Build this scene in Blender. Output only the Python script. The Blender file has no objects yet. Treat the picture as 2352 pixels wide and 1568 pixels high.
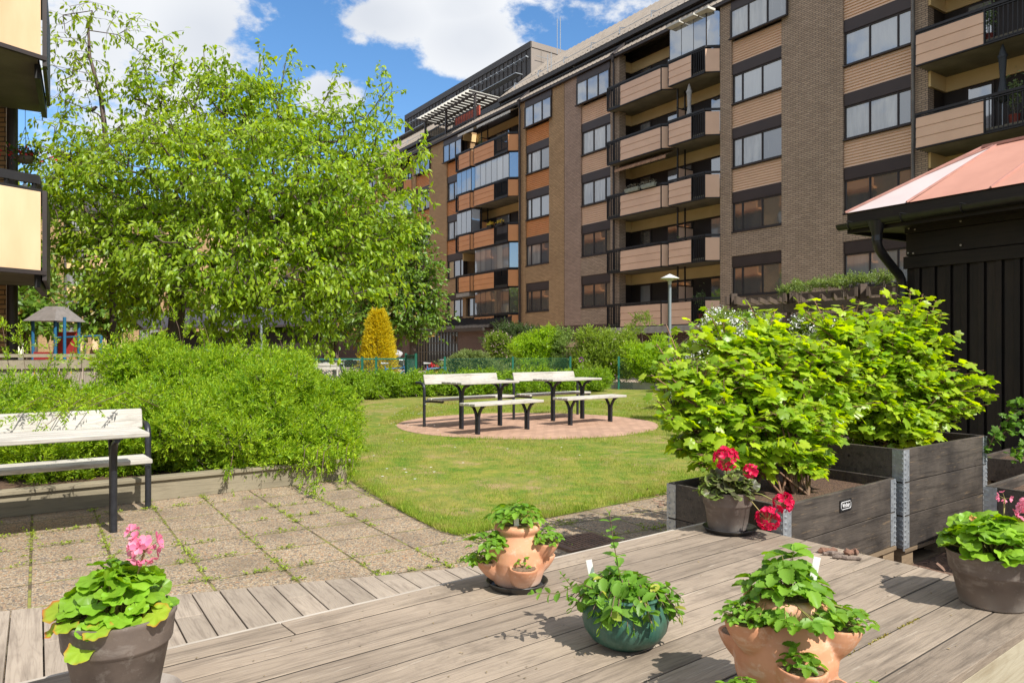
import bpy, bmesh, math, random
import numpy as np
from mathutils import Vector, Matrix
random.seed(7); rng = np.random.default_rng(7)
sc = bpy.context.scene; col = sc.collection
PI = math.pi; R = math.radians
# ---------------------------------------------------------------- camera
FOC = 1700.0; CX = 1176.0; HY = 808.0; H = 1.28
cam = bpy.data.cameras.new('camera'); co = bpy.data.objects.new('camera', cam); col.objects.link(co)
cam.sensor_width = 36; cam.lens = 36*FOC/2352; cam.shift_y = (HY-784)/2352; cam.clip_start = .05; cam.clip_end = 2000
co.location = (0, 0, H); co.rotation_euler = (R(90), 0, 0); sc.camera = co
def P(px, py, Y): return Vector(((px-CX)/FOC*Y, Y, H-(py-HY)/FOC*Y))     # point at depth Y
def G(px, py, z=0.0):                                                     # point on the level z
    Y = FOC*(H-z)/(py-HY); return Vector(((px-CX)/FOC*Y, Y, z))
# ---------------------------------------------------------------- sun and sky
SUN_EL = R(48); SX, SY = .67, -.74
sun = bpy.data.lights.new('sun', 'SUN'); sun.energy = 4.3; sun.angle = R(.53); sun.color = (1, .95, .87)
so = bpy.data.objects.new('sun', sun); col.objects.link(so)
sdir = Vector((SX*math.cos(SUN_EL), SY*math.cos(SUN_EL), math.sin(SUN_EL)))
so.rotation_euler = sdir.to_track_quat('Z', 'Y').to_euler(); so.location = (20, -20, 30)
sc.view_settings.view_transform = 'Standard'; sc.view_settings.look = 'None'
sc.view_settings.exposure = 0.66; sc.view_settings.gamma = 1.0
w = bpy.data.worlds.new('World'); sc.world = w; w.use_nodes = True
nt = w.node_tree; N = nt.nodes; Lk = nt.links
bg = N['Background']; bg.inputs[1].default_value = .125
sky = N.new('ShaderNodeTexSky'); sky.sky_type = 'NISHITA'; sky.sun_disc = False
sky.sun_elevation = SUN_EL; sky.sun_rotation = math.atan2(SX, SY); sky.altitude = 100; sky.air_density = 1.0; sky.dust_density = .35; sky.ozone_density = 2.2
def wmath(op, a, b=None, c=None, clamp=False):
    n = N.new('ShaderNodeMath'); n.operation = op; n.use_clamp = clamp
    for i, v in enumerate((a, b, c)):
        if v is None: continue
        if hasattr(v, 'links'): Lk.new(v, n.inputs[i])
        else: n.inputs[i].default_value = v
    return n.outputs[0]
tc = N.new('ShaderNodeTexCoord'); gen = tc.outputs['Generated']
blobs = [(880, 40, 165, 75, 1.0), (1090, 95, 150, 90, 1.1), (1060, 20, 130, 60, .9), (450, 85, 165, 115, .95), (180, 90, 260, 220, .9), (770, 225, 110, 75, .9), (300, 260, 230, 100, .65), (1430, 0, 230, 45, .7), (620, 20, 70, 40, .35)]
acc = None
for bx, by, rx, ry, amp in blobs:
    d = Vector(((bx-CX)/FOC, 1, (HY-by)/FOC)); Ln = d.length; d.normalize()
    sub = N.new('ShaderNodeVectorMath'); sub.operation = 'SUBTRACT'; Lk.new(gen, sub.inputs[0]); sub.inputs[1].default_value = d
    mul = N.new('ShaderNodeVectorMath'); mul.operation = 'MULTIPLY'; Lk.new(sub.outputs[0], mul.inputs[0])
    mul.inputs[1].default_value = (FOC/rx*Ln, FOC/rx*Ln, FOC/ry*Ln)
    ln = N.new('ShaderNodeVectorMath'); ln.operation = 'LENGTH'; Lk.new(mul.outputs[0], ln.inputs[0])
    f = wmath('MULTIPLY', wmath('SUBTRACT', 1.25, ln.outputs['Value'], clamp=True), amp)
    acc = f if acc is None else wmath('MAXIMUM', acc, f)
ns = N.new('ShaderNodeTexNoise'); ns.inputs['Scale'].default_value = 6.5; ns.inputs['Detail'].default_value = 9; ns.inputs['Roughness'].default_value = .62
mp = N.new('ShaderNodeMapping'); mp.inputs['Scale'].default_value = (1, 1, 1.6); Lk.new(gen, mp.inputs[0]); Lk.new(mp.outputs[0], ns.inputs[0])
n2 = N.new('ShaderNodeTexNoise'); n2.inputs['Scale'].default_value = 2.2; n2.inputs['Detail'].default_value = 4; Lk.new(gen, n2.inputs[0])
# a looser field of cloud over the rest of the sky (behind and beside the camera)
sep = N.new('ShaderNodeSeparateXYZ'); Lk.new(gen, sep.inputs[0])
back = wmath('MULTIPLY', wmath('MULTIPLY_ADD', n2.outputs[0], 3.6, -1.2, clamp=True), wmath('MULTIPLY_ADD', sep.outputs[1], -5.0, 3.9, clamp=True))
acc = wmath('MAXIMUM', acc, back)
cl = wmath('ADD', acc, wmath('MULTIPLY', wmath('SUBTRACT', ns.outputs[0], .5), 3.7))
mr = N.new('ShaderNodeMapRange'); mr.interpolation_type = 'SMOOTHSTEP'; mr.inputs[1].default_value = .2; mr.inputs[2].default_value = .62; Lk.new(cl, mr.inputs[0])
shade = N.new('ShaderNodeMapRange'); shade.inputs[1].default_value = .35; shade.inputs[2].default_value = 1.15; Lk.new(wmath('ADD', wmath('MULTIPLY', n2.outputs[0], 1.0), wmath('MULTIPLY', acc, .35)), shade.inputs[0])
cc = N.new('ShaderNodeMix'); cc.data_type = 'RGBA'; Lk.new(shade.outputs[0], cc.inputs[0])
cc.inputs[6].default_value = (5.5, 5.55, 5.6, 1); cc.inputs[7].default_value = (3.2, 3.45, 3.9, 1)
hs = N.new('ShaderNodeHueSaturation'); hs.inputs['Saturation'].default_value = 1.22; hs.inputs['Value'].default_value = 1.0; Lk.new(sky.outputs[0], hs.inputs['Color'])
mx = N.new('ShaderNodeMix'); mx.data_type = 'RGBA'; Lk.new(mr.outputs[0], mx.inputs[0]); Lk.new(hs.outputs[0], mx.inputs[6]); Lk.new(cc.outputs[2], mx.inputs[7])
Lk.new(mx.outputs[2], bg.inputs[0])
# ---------------------------------------------------------------- mesh helpers
class MB:
    def __init__(s): s.v = []; s.f = []
    def add(s, vs, fs):
        o = len(s.v); s.v += [tuple(v) for v in vs]; s.f += [tuple(i+o for i in f) for f in fs]; return s
    def box(s, x0, x1, y0, y1, z0, z1):
        if x0 > x1: x0, x1 = x1, x0
        if y0 > y1: y0, y1 = y1, y0
        if z0 > z1: z0, z1 = z1, z0
        return s.add([(x0,y0,z0),(x1,y0,z0),(x1,y1,z0),(x0,y1,z0),(x0,y0,z1),(x1,y0,z1),(x1,y1,z1),(x0,y1,z1)],
                     [(0,3,2,1),(4,5,6,7),(0,1,5,4),(1,2,6,5),(2,3,7,6),(3,0,4,7)])
    def prism(s, poly, z0, z1):
        a = sum(poly[i][0]*poly[(i+1)%len(poly)][1]-poly[(i+1)%len(poly)][0]*poly[i][1] for i in range(len(poly)))
        if a < 0: poly = poly[::-1]
        n = len(poly); vs = [(p[0],p[1],z0) for p in poly]+[(p[0],p[1],z1) for p in poly]
        return s.add(vs, [tuple(range(n))[::-1], tuple(range(n, 2*n))]+[(i,(i+1)%n,n+(i+1)%n,n+i) for i in range(n)])
    def beam(s, p, q, w, h, up=(0,0,1)):
        p = Vector(p); q = Vector(q); d = (q-p).normalized(); u = Vector(up)
        if abs(d.dot(u)) > .98: u = Vector((1,0,0))
        a = d.cross(u).normalized(); b = a.cross(d)
        vs = []
        for c in (p, q):
            for i, j in ((-1,-1),(1,-1),(1,1),(-1,1)): vs.append(c+a*(i*w/2)+b*(j*h/2))
        return s.add(vs, [(0,1,2,3),(7,6,5,4),(0,4,5,1),(1,5,6,2),(2,6,7,3),(3,7,4,0)])
    def tube(s, pts, r, n=8, caps=True):
        pts = [Vector(p) for p in pts]; rs = r if isinstance(r, (list, tuple)) else [r]*len(pts)
        vs = []; prev = None
        for i, p in enumerate(pts):
            d = (pts[min(i+1,len(pts)-1)]-pts[max(i-1,0)]).normalized()
            if prev is None:
                u = Vector((0,0,1)) if abs(d.z) < .9 else Vector((1,0,0)); a = d.cross(u).normalized()
            else:
                a = (prev-d*prev.dot(d)); a = a.normalized() if a.length > 1e-6 else d.orthogonal().normalized()
            prev = a; b = d.cross(a)
            for k in range(n):
                t = 2*PI*k/n; vs.append(p+(a*math.cos(t)+b*math.sin(t))*rs[i])
        fs = [(i*n+k, i*n+(k+1)%n, (i+1)*n+(k+1)%n, (i+1)*n+k) for i in range(len(pts)-1) for k in range(n)]
        if caps: fs += [tuple(range(n))[::-1], tuple((len(pts)-1)*n+k for k in range(n))]
        return s.add(vs, fs)
    def lathe(s, prof, n=32, c=(0,0,0), cap0=False, cap1=False):
        vs = []
        for r, z in prof:
            for k in range(n):
                t = 2*PI*k/n; vs.append((c[0]+r*math.cos(t), c[1]+r*math.sin(t), c[2]+z))
        m = len(prof)
        fs = [(i*n+k, i*n+(k+1)%n, (i+1)*n+(k+1)%n, (i+1)*n+k) for i in range(m-1) for k in range(n)]
        if cap0: fs.append(tuple(range(n))[::-1])
        if cap1: fs.append(tuple((m-1)*n+k for k in range(n)))
        return s.add(vs, fs)
    def quad(s, *p): return s.add(p, [tuple(range(len(p)))])
    def build(s, name, m, parent=None, local=False, smooth=False, bevel=0, label=None):
        vs = s.v
        if parent is not None and not local: vs = to_local(vs, parent)
        me = bpy.data.meshes.new(name); me.from_pydata([tuple(v) for v in vs], [], s.f); me.update()
        return finish(name, me, m, parent, smooth, bevel, label)
def root_of(o):
    while o.parent: o = o.parent
    return o
def to_local(vs, parent):
    r = root_of(parent); l = r.location; a = -r.rotation_euler.z; c, sn = math.cos(a), math.sin(a)
    A = np.asarray([tuple(v) for v in vs], float)-np.array(l)
    B = A.copy(); B[:,0] = A[:,0]*c-A[:,1]*sn; B[:,1] = A[:,0]*sn+A[:,1]*c
    return B
def finish(name, me, m, parent, smooth=False, bevel=0, label=None):
    o = bpy.data.objects.new(name, me); col.objects.link(o)
    if m: me.materials.append(m)
    if parent is not None: o.parent = parent
    if smooth is True: me.polygons.foreach_set('use_smooth', [True]*len(me.polygons))
    elif smooth:
        me.polygons.foreach_set('use_smooth', [True]*len(me.polygons)); me.set_sharp_from_angle(angle=R(smooth))
    if bevel:
        b = o.modifiers.new('bevel', 'BEVEL'); b.width = bevel; b.segments = 2; b.limit_method = 'ANGLE'; b.angle_limit = R(40)
    if label: o['label'] = label
    return o
def tag(o, label=None, cat=None, group=None, kind=None):
    if label: o['label'] = label
    if cat: o['category'] = cat
    if group: o['group'] = group
    if kind: o['kind'] = kind
    return o
def thing(name, label, cat, loc=(0,0,0), rz=0, group=None):
    o = bpy.data.objects.new(name, None); col.objects.link(o); o.empty_display_size = .2
    o.location = loc; o.rotation_euler = (0,0,rz); return tag(o, label, cat, group)
def copy_tree(o, parent=None):
    c = o.copy(); col.objects.link(c); c.parent = parent
    for ch in list(o.children): copy_tree(ch, c)
    return c
# numpy geometry: many small pieces into one mesh
class NB:
    def __init__(s): s.V = []; s.F = []; s.n = 0; s.at = None
    def add(s, V, F):
        V = np.asarray(V, float).reshape(-1, 3); F = np.asarray(F, int)
        s.V.append(V); s.F.append(F+s.n); s.n += len(V)
    def scatter(s, tm, pos, ax, up, sc_, att=None):
        tv, tf = tm; pos = np.asarray(pos, float); ax = np.asarray(ax, float); up = np.asarray(up, float)
        ax = ax/np.maximum(np.linalg.norm(ax, axis=1, keepdims=True), 1e-9)
        yy = np.cross(up, ax); yy /= np.maximum(np.linalg.norm(yy, axis=1, keepdims=True), 1e-9)
        zz = np.cross(ax, yy); sc_ = np.broadcast_to(np.asarray(sc_, float), (len(pos),))[:,None,None]
        V = pos[:,None,:]+sc_*(tv[None,:,0:1]*ax[:,None,:]+tv[None,:,1:2]*yy[:,None,:]+tv[None,:,2:3]*zz[:,None,:])
        k = len(tv); off = (np.arange(len(pos))*k)[:,None,None]
        for fs in ([tf] if not isinstance(tf, list) else tf): s.F.append((fs[None]+off).reshape(-1, fs.shape[1])+s.n)
        s.V.append(V.reshape(-1, 3)); s.n += len(pos)*k
        if att is not None: s.at = (s.at or [])+[np.tile(att, len(pos))]
    def segs(s, A, B, ra, rb, n=5):
        A = np.asarray(A, float); B = np.asarray(B, float); d = B-A; d /= np.maximum(np.linalg.norm(d, axis=1, keepdims=True), 1e-9)
        h = np.where(np.abs(d[:,2:3]) < .9, np.array([[0,0,1.]]), np.array([[1.,0,0]])); a = np.cross(d, h); a /= np.linalg.norm(a, axis=1, keepdims=True); b = np.cross(d, a)
        t = 2*np.pi*np.arange(n)/n; ring = a[:,None,:]*np.cos(t)[None,:,None]+b[:,None,:]*np.sin(t)[None,:,None]
        ra = np.broadcast_to(ra, (len(A),))[:,None,None]; rb = np.broadcast_to(rb, (len(A),))[:,None,None]
        V = np.concatenate([A[:,None]+ring*ra, B[:,None]+ring*rb], 1)
        f = np.array([(i, (i+1)%n, n+(i+1)%n, n+i) for i in range(n)])
        F = (f[None]+(np.arange(len(A))*2*n)[:,None,None]).reshape(-1, 4)
        s.F.append(F+s.n); s.V.append(V.reshape(-1,3)); s.n += len(A)*2*n
    def build(s, name, m, parent=None, local=False, smooth=False, label=None):
        V = np.concatenate(s.V)
        if parent is not None and not local: V = to_local(V, parent)
        me = bpy.data.meshes.new(name); me.vertices.add(len(V)); me.vertices.foreach_set('co', V.astype(np.float32).ravel())
        li = np.concatenate([f.ravel() for f in s.F]); tot = np.concatenate([np.full(len(f), f.shape[1]) for f in s.F])
        me.loops.add(len(li)); me.loops.foreach_set('vertex_index', li.astype(np.int32))
        me.polygons.add(len(tot)); me.polygons.foreach_set('loop_start', np.concatenate([[0], np.cumsum(tot)[:-1]]).astype(np.int32)); me.polygons.foreach_set('loop_total', tot.astype(np.int32))
        if s.at: a_ = me.attributes.new('edge', 'FLOAT', 'POINT'); a_.data.foreach_set('value', np.concatenate(s.at).astype(np.float32))
        me.update(calc_edges=True)
        return finish(name, me, m, parent, smooth, 0, label)
# ---------------------------------------------------------------- materials
def newmat(name):
    m = bpy.data.materials.new(name); m.use_nodes = True; return m, m.node_tree, m.node_tree.nodes['Principled BSDF']
def nd(t, typ, **kw):
    n = t.nodes.new(typ)
    for k, v in kw.items():
        if k.startswith('i_'):
            key = k[2:]; key = int(key) if key.isdigit() else key.replace('_', ' ')
            if hasattr(v, 'links'): t.links.new(v, n.inputs[key])
            else: n.inputs[key].default_value = v
        else: setattr(n, k, v)
    return n
def mixc(t, fac, a, b, mode='MIX'):
    n = t.nodes.new('ShaderNodeMix'); n.data_type = 'RGBA'; n.blend_type = mode
    for i, v in ((0, fac), (6, a), (7, b)):
        if hasattr(v, 'links'): t.links.new(v, n.inputs[i])
        else: n.inputs[i].default_value = v if i == 0 else (*v[:3], 1)
    return n.outputs[2]
def ramp(t, fac, a, b):
    n = nd(t, 'ShaderNodeMapRange'); n.inputs[1].default_value = a; n.inputs[2].default_value = b; t.links.new(fac, n.inputs[0]); return n.outputs[0]
def mth(t, op, a, b=0.0):
    n = t.nodes.new('ShaderNodeMath'); n.operation = op
    for i, v in enumerate((a, b)):
        if hasattr(v, 'links'): t.links.new(v, n.inputs[i])
        else: n.inputs[i].default_value = v
    return n.outputs[0]
def objco(t, scale=(1,1,1)):
    c = nd(t, 'ShaderNodeTexCoord'); mp = nd(t, 'ShaderNodeMapping'); mp.inputs['Scale'].default_value = scale; t.links.new(c.outputs['Object'], mp.inputs[0]); return mp.outputs[0]
def noise(t, vec, scale, detail=4, rough=.55):
    n = nd(t, 'ShaderNodeTexNoise'); n.inputs['Scale'].default_value = scale; n.inputs['Detail'].default_value = detail; n.inputs['Roughness'].default_value = rough
    t.links.new(vec, n.inputs[0]); return n.outputs[0]
def bump(t, p, h, strength=.3, dist=.01):
    b = nd(t, 'ShaderNodeBump'); b.inputs['Strength'].default_value = strength; b.inputs['Distance'].default_value = dist; t.links.new(h, b.inputs['Height']); t.links.new(b.outputs[0], p.inputs['Normal'])
def mat(name, c, c2=None, rough=.6, metal=0, scale=8, bs=None, island=0, spec=None, stretch=(1,1,1)):
    m, t, p = newmat(name); v = objco(t, stretch); n = noise(t, v, scale, 5)
    c2 = c2 or tuple(x*.75 for x in c)
    cc = mixc(t, ramp(t, n, .35, .68), c, c2)
    if island:
        g = nd(t, 'ShaderNodeNewGeometry'); k = ramp(t, g.outputs['Random Per Island'], 0, 1); mul = mth(t, 'ADD', mth(t, 'MULTIPLY', k, island), 1-island/2)
        cc = mixc(t, 1, cc, mixc(t, mul, (0,0,0), (1,1,1)), 'MULTIPLY') if False else hsv(t, cc, mul)
    t.links.new(cc, p.inputs['Base Color']); p.inputs['Roughness'].default_value = rough; p.inputs['Metallic'].default_value = metal
    if spec is not None: p.inputs['Specular IOR Level'].default_value = spec
    if bs: bump(t, p, noise(t, v, bs[0], 4), bs[1], bs[2] if len(bs) > 2 else .01)
    return m
def hsv(t, c, val=1.0, sat=1.0, hue=.5):
    n = nd(t, 'ShaderNodeHueSaturation')
    for k, v in (('Color', c), ('Value', val), ('Saturation', sat), ('Hue', hue)):
        if hasattr(v, 'links'): t.links.new(v, n.inputs[k])
        else: n.inputs[k].default_value = v
    return n.outputs[0]
def wood(name, c, c2, dark, axis='X', gs=1.0, rough=.75, island=.35, knots=True, bst=.35, light=None):
    # grain runs along one axis; every board (mesh island) gets its own tone and its own stretch of grain
    m, t, p = newmat(name); tcn = nd(t, 'ShaderNodeTexCoord'); g = nd(t, 'ShaderNodeNewGeometry')
    rnd = g.outputs['Random Per Island']
    off = nd(t, 'ShaderNodeCombineXYZ'); r7 = mth(t, 'MULTIPLY', rnd, 37.0)
    for i in range(3): t.links.new(r7, off.inputs[i])
    add = nd(t, 'ShaderNodeVectorMath'); t.links.new(tcn.outputs['Object'], add.inputs[0]); t.links.new(off.outputs[0], add.inputs[1])
    s = {'X': (1, 16, 16), 'Y': (16, 1, 16), 'Z': (16, 16, 1)}[axis]
    mp = nd(t, 'ShaderNodeMapping'); mp.inputs['Scale'].default_value = s; t.links.new(add.outputs[0], mp.inputs[0])
    n1 = noise(t, mp.outputs[0], 2.2*gs, 8, .62); n2 = noise(t, mp.outputs[0], 11*gs, 3, .6); n3 = noise(t, add.outputs[0], 2.6, 4)
    s2 = {'X': (.8, 9, 9), 'Y': (9, .8, 9), 'Z': (9, 9, .8)}[axis]
    mp2 = nd(t, 'ShaderNodeMapping'); mp2.inputs['Scale'].default_value = s2; t.links.new(add.outputs[0], mp2.inputs[0])
    nn = nd(t, 'ShaderNodeTexNoise'); nn.inputs['Scale'].default_value = 1.1; nn.inputs['Detail'].default_value = 1; t.links.new(mp2.outputs[0], nn.inputs[0])
    rings = mth(t, 'PINGPONG', mth(t, 'MULTIPLY', nn.outputs[0], 20.0), .5)
    cc = mixc(t, ramp(t, n3, .3, .7), c, c2)
    cc = mixc(t, mth(t, 'MULTIPLY', ramp(t, n1, .5, .72), .7), cc, dark)
    cc = mixc(t, mth(t, 'MULTIPLY', ramp(t, rings, .28, .5), .22), cc, dark)
    cc = mixc(t, mth(t, 'MULTIPLY', ramp(t, n2, .58, .75), .45), cc, dark)
    if light:
        nl_ = noise(t, mp.outputs[0], 5*gs, 4, .7); cc = mixc(t, mth(t, 'MULTIPLY', ramp(t, nl_, .60, .72), .55), cc, light)
        cc = mixc(t, mth(t, 'MULTIPLY', ramp(t, noise(t, tcn.outputs['Object'], 3.3, 5, .7), .56, .70), .45), cc, tuple(x*1.15 for x in dark))
    if knots:
        mk = nd(t, 'ShaderNodeMapping'); mk.inputs['Scale'].default_value = {'X': (1,1.9,1.9), 'Y': (1.9,1,1.9), 'Z': (1.9,1.9,1)}[axis]; t.links.new(add.outputs[0], mk.inputs[0])
        vo = nd(t, 'ShaderNodeTexVoronoi'); vo.inputs['Scale'].default_value = 2.6; t.links.new(mk.outputs[0], vo.inputs[0])
        cc = mixc(t, mth(t, 'SUBTRACT', 1.0, ramp(t, vo.outputs['Distance'], .02, .06)), cc, tuple(x*.55 for x in dark))
    cc = hsv(t, cc, mth(t, 'ADD', mth(t, 'MULTIPLY', rnd, island), 1-island/2))
    t.links.new(cc, p.inputs['Base Color']); p.inputs['Roughness'].default_value = rough; p.inputs['Specular IOR Level'].default_value = .3
    bump(t, p, mth(t, 'ADD', n1, mth(t, 'MULTIPLY', n2, .6)), bst, .004); return m
def brick(name, c1, c2, mortar, bw=.25, rh=.075, ms=.011, vary=.55):
    m, t, p = newmat(name); tcn = nd(t, 'ShaderNodeTexCoord'); sp = nd(t, 'ShaderNodeSeparateXYZ'); t.links.new(tcn.outputs['Object'], sp.inputs[0])
    cb = nd(t, 'ShaderNodeCombineXYZ'); t.links.new(mth(t, 'ADD', sp.outputs[0], sp.outputs[1]), cb.inputs[0]); t.links.new(sp.outputs[2], cb.inputs[1])
    b = nd(t, 'ShaderNodeTexBrick'); b.offset = .5; t.links.new(cb.outputs[0], b.inputs['Vector'])
    b.inputs['Color1'].default_value = (*c1, 1); b.inputs['Color2'].default_value = (*c2, 1); b.inputs['Mortar'].default_value = (*mortar, 1)
    b.inputs['Scale'].default_value = 1; b.inputs['Brick Width'].default_value = bw; b.inputs['Row Height'].default_value = rh; b.inputs['Mortar Size'].default_value = ms; b.inputs['Mortar Smooth'].default_value = .15; b.inputs['Bias'].default_value = -.1
    n = noise(t, tcn.outputs['Object'], .55, 6); n2 = noise(t, tcn.outputs['Object'], 14, 3)
    cc = hsv(t, b.outputs[0], mth(t, 'ADD', mth(t, 'MULTIPLY', n, vary), 1-vary*.5)); cc = mixc(t, mth(t, 'MULTIPLY', ramp(t, n2, .45, .75), .25), cc, tuple(x*.5 for x in c2))
    t.links.new(cc, p.inputs['Base Color']); p.inputs['Roughness'].default_value = .85
    bump(t, p, mth(t, 'SUBTRACT', 1.0, b.outputs['Fac']), .5, .008); return m
def leafmat(name, a, b, trans=.45, rough=.42, tc_=None, var=.5, ns=3.0, tip=None, spec=.35, edge=None, ecut=(.7,1.0)):
    m = bpy.data.materials.new(name); m.use_nodes = True; t = m.node_tree; p = t.nodes['Principled BSDF']; out = t.nodes['Material Output']
    g = nd(t, 'ShaderNodeNewGeometry'); rnd = g.outputs['Random Per Island']
    c = nd(t, 'ShaderNodeTexCoord'); n = noise(t, c.outputs['Object'], ns, 3)
    f = mth(t, 'ADD', mth(t, 'MULTIPLY', rnd, .7), mth(t, 'MULTIPLY', n, .5))
    cc = mixc(t, ramp(t, f, .15, 1.0), a, b)
    if edge: at = nd(t, 'ShaderNodeAttribute'); at.attribute_name = 'edge'; cc = mixc(t, mth(t, 'MULTIPLY', ramp(t, at.outputs['Fac'], *ecut), ramp(t, noise(t, c.outputs['Object'], 14, 2), .35, .6)), cc, edge)
    if tip: cc = mixc(t, ramp(t, rnd, .93, .97), cc, tip)
    cc = hsv(t, cc, mth(t, 'ADD', mth(t, 'MULTIPLY', mth(t, 'FRACT', mth(t, 'MULTIPLY', rnd, 17.3)), var), 1-var/2))
    t.links.new(cc, p.inputs['Base Color']); p.inputs['Roughness'].default_value = rough; p.inputs['Specular IOR Level'].default_value = spec
    tr = nd(t, 'ShaderNodeBsdfTranslucent'); tcol = hsv(t, cc, 1.7, 1.1, .485) if tc_ is None else mixc(t, .5, cc, tc_)
    t.links.new(tcol, tr.inputs[0]); ms = nd(t, 'ShaderNodeMixShader'); ms.inputs[0].default_value = trans
    t.links.new(p.outputs[0], ms.inputs[1]); t.links.new(tr.outputs[0], ms.inputs[2]); t.links.new(ms.outputs[0], out.inputs[0]); return m
M = {}
M['white_wood'] = wood('weathered_white_paint', (.54,.515,.46), (.44,.415,.37), (.13,.115,.09), 'X', 1.0, .75, .12, False, .3)
M['black_steel'] = mat('black_steel', (.022,.024,.03), (.035,.037,.045), .38, .3, 20)
M['deck'] = wood('grey_deck_boards', (.335,.27,.205), (.245,.195,.148), (.085,.066,.05), 'X', 1.0, .85, .42, True, .6, (.48,.42,.34))
M['walk'] = wood('grey_boardwalk_boards', (.37,.31,.245), (.29,.24,.19), (.14,.11,.085), 'Y', 1.0, .8, .26)
M['newwood'] = wood('pale_pine', (.42,.38,.28), (.36,.32,.23), (.24,.19,.12), 'X', 1, .75, .15)
M['bedwood'] = wood('greenish_pine', (.30,.26,.18), (.23,.20,.14), (.13,.11,.075), 'X', 1, .8, .2)
M['crate'] = wood('dark_stained_crate', (.030,.026,.024), (.13,.108,.088), (.008,.007,.0065), 'X', 1, .6, .45, True, .6, (.32,.22,.12))
M['pallet'] = wood('raw_pallet', (.26,.19,.12), (.2,.145,.09), (.1,.07,.045), 'X', 1, .8, .3)
M['galv'] = mat('galvanised_steel', (.52,.55,.57), (.34,.37,.40), .38, .6, 40)
M['shed'] = wood('black_stained_boards', (.024,.017,.012), (.012,.010,.009), (.005,.0045,.004), 'Z', 1, .55, .9)
M['shedh'] = wood('black_stained_beam', (.024,.018,.013), (.013,.011,.009), (.006,.005,.0045), 'X', 1, .55, .8)
M['pergola'] = wood('dark_weathered_timber', (.13,.095,.07), (.09,.065,.05), (.04,.03,.024), 'X', 1, .75, .3)
M['black_plastic'] = mat('black_plastic', (.012,.012,.013), (.02,.02,.02), .35, 0, 10)
M['dark_metal'] = mat('dark_brown_metal', (.030,.022,.021), (.04,.03,.028), .5, .1, 2)
M['rail'] = mat('black_railing', (.014,.013,.014), (.02,.019,.02), .45, .2, 6)
M['band'] = mat('brown_sheet_band', (.048,.032,.029), (.038,.026,.024), .45, .1, 1.2)
M['brick_tan'] = brick('tan_brick', (.47,.345,.245), (.34,.245,.172), (.15,.115,.09))
M['brick_pink'] = brick('pinkish_brick', (.47,.325,.245), (.35,.24,.18), (.17,.125,.10))
M['brick_yel'] = brick('yellow_brick', (.54,.345,.175), (.41,.255,.125), (.16,.105,.065))
M['brick_dark'] = brick('dark_brick', (.095,.05,.04), (.07,.036,.03), (.20,.15,.12))
M['side_tan'] = mat('tan_siding', (.72,.49,.335), (.66,.445,.30), .55, 0, 1.5)
M['side_or'] = mat('orange_siding', (.64,.28,.095), (.58,.25,.08), .55, 0, 1.5)
M['pan_tan'] = mat('tan_panel', (.76,.50,.345), (.69,.445,.305), .5, 0, 1.3)
M['pan_or'] = mat('orange_panel', (.68,.30,.11), (.61,.265,.095), .5, 0, 1.3)
M['cream'] = mat('cream_render', (.72,.53,.26), (.66,.47,.225), .8, 0, 1.5)
M['cream_pan'] = mat('cream_panel', (.74,.54,.335), (.60,.41,.235), .5, 0, 1.6, None, 0, None, (1,1,.3))
M['concrete'] = mat('stained_concrete', (.20,.18,.135), (.13,.115,.085), .85, 0, 1.6, (30,.2))
M['conc_l'] = mat('pale_concrete', (.40,.38,.34), (.28,.26,.23), .85, 0, 3, (30,.2))
M['roofm'] = mat('weathered_brown_roof', (.30,.26,.22), (.24,.205,.17), .6, 0, 1.5)
M['roofd'] = mat('dark_seamed_metal', (.062,.053,.048), (.05,.043,.039), .5, .2, .8)
M['redp'] = mat('red_brown_panel', (.23,.045,.03), (.19,.035,.025), .6, 0, 2)
M['canvas'] = mat('pale_canvas', (.62,.60,.54), (.52,.50,.45), .8, 0, 3)
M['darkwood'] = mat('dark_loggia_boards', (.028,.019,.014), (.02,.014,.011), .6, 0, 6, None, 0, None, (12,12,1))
def glassmat(name, c, c2, sc_=1.5, refl=.35, rough=.03, stripes=0):
    m, t, p = newmat(name); tcn = nd(t, 'ShaderNodeTexCoord'); oi = nd(t, 'ShaderNodeNewGeometry')
    n = noise(t, objco(t, (3,3,.5)), sc_, 3)
    fac = mth(t, 'ADD', mth(t, 'MULTIPLY', oi.outputs['Random Per Island'], .7), mth(t, 'MULTIPLY', n, .6))
    cc = mixc(t, ramp(t, fac, .42, .88), c, c2)
    if stripes:
        sp = nd(t, 'ShaderNodeSeparateXYZ'); t.links.new(tcn.outputs['Object'], sp.inputs[0])
        cc = mixc(t, mth(t, 'MULTIPLY', mth(t, 'PINGPONG', mth(t, 'MULTIPLY', sp.outputs[2], stripes), .5), .5), cc, tuple(x*.4 for x in c))
    out = t.nodes['Material Output']; t.links.new(cc, p.inputs['Base Color']); p.inputs['Roughness'].default_value = .6
    gl = nd(t, 'ShaderNodeBsdfGlossy'); gl.inputs['Roughness'].default_value = rough; gl.inputs['Color'].default_value = (.92,.96,1,1)
    bm = nd(t, 'ShaderNodeBump'); bm.inputs['Strength'].default_value = .12; bm.inputs['Distance'].default_value = .02; t.links.new(noise(t, tcn.outputs['Object'], .9, 2), bm.inputs['Height']); t.links.new(bm.outputs[0], gl.inputs['Normal'])
    ms = nd(t, 'ShaderNodeMixShader'); ms.inputs[0].default_value = refl
    t.links.new(p.outputs[0], ms.inputs[1]); t.links.new(gl.outputs[0], ms.inputs[2]); t.links.new(ms.outputs[0], out.inputs[0]); return m
M['glass_l'] = glassmat('window_glass_over_pale_blinds', (.50,.50,.48), (.07,.075,.085), 1.5, .24)
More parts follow.
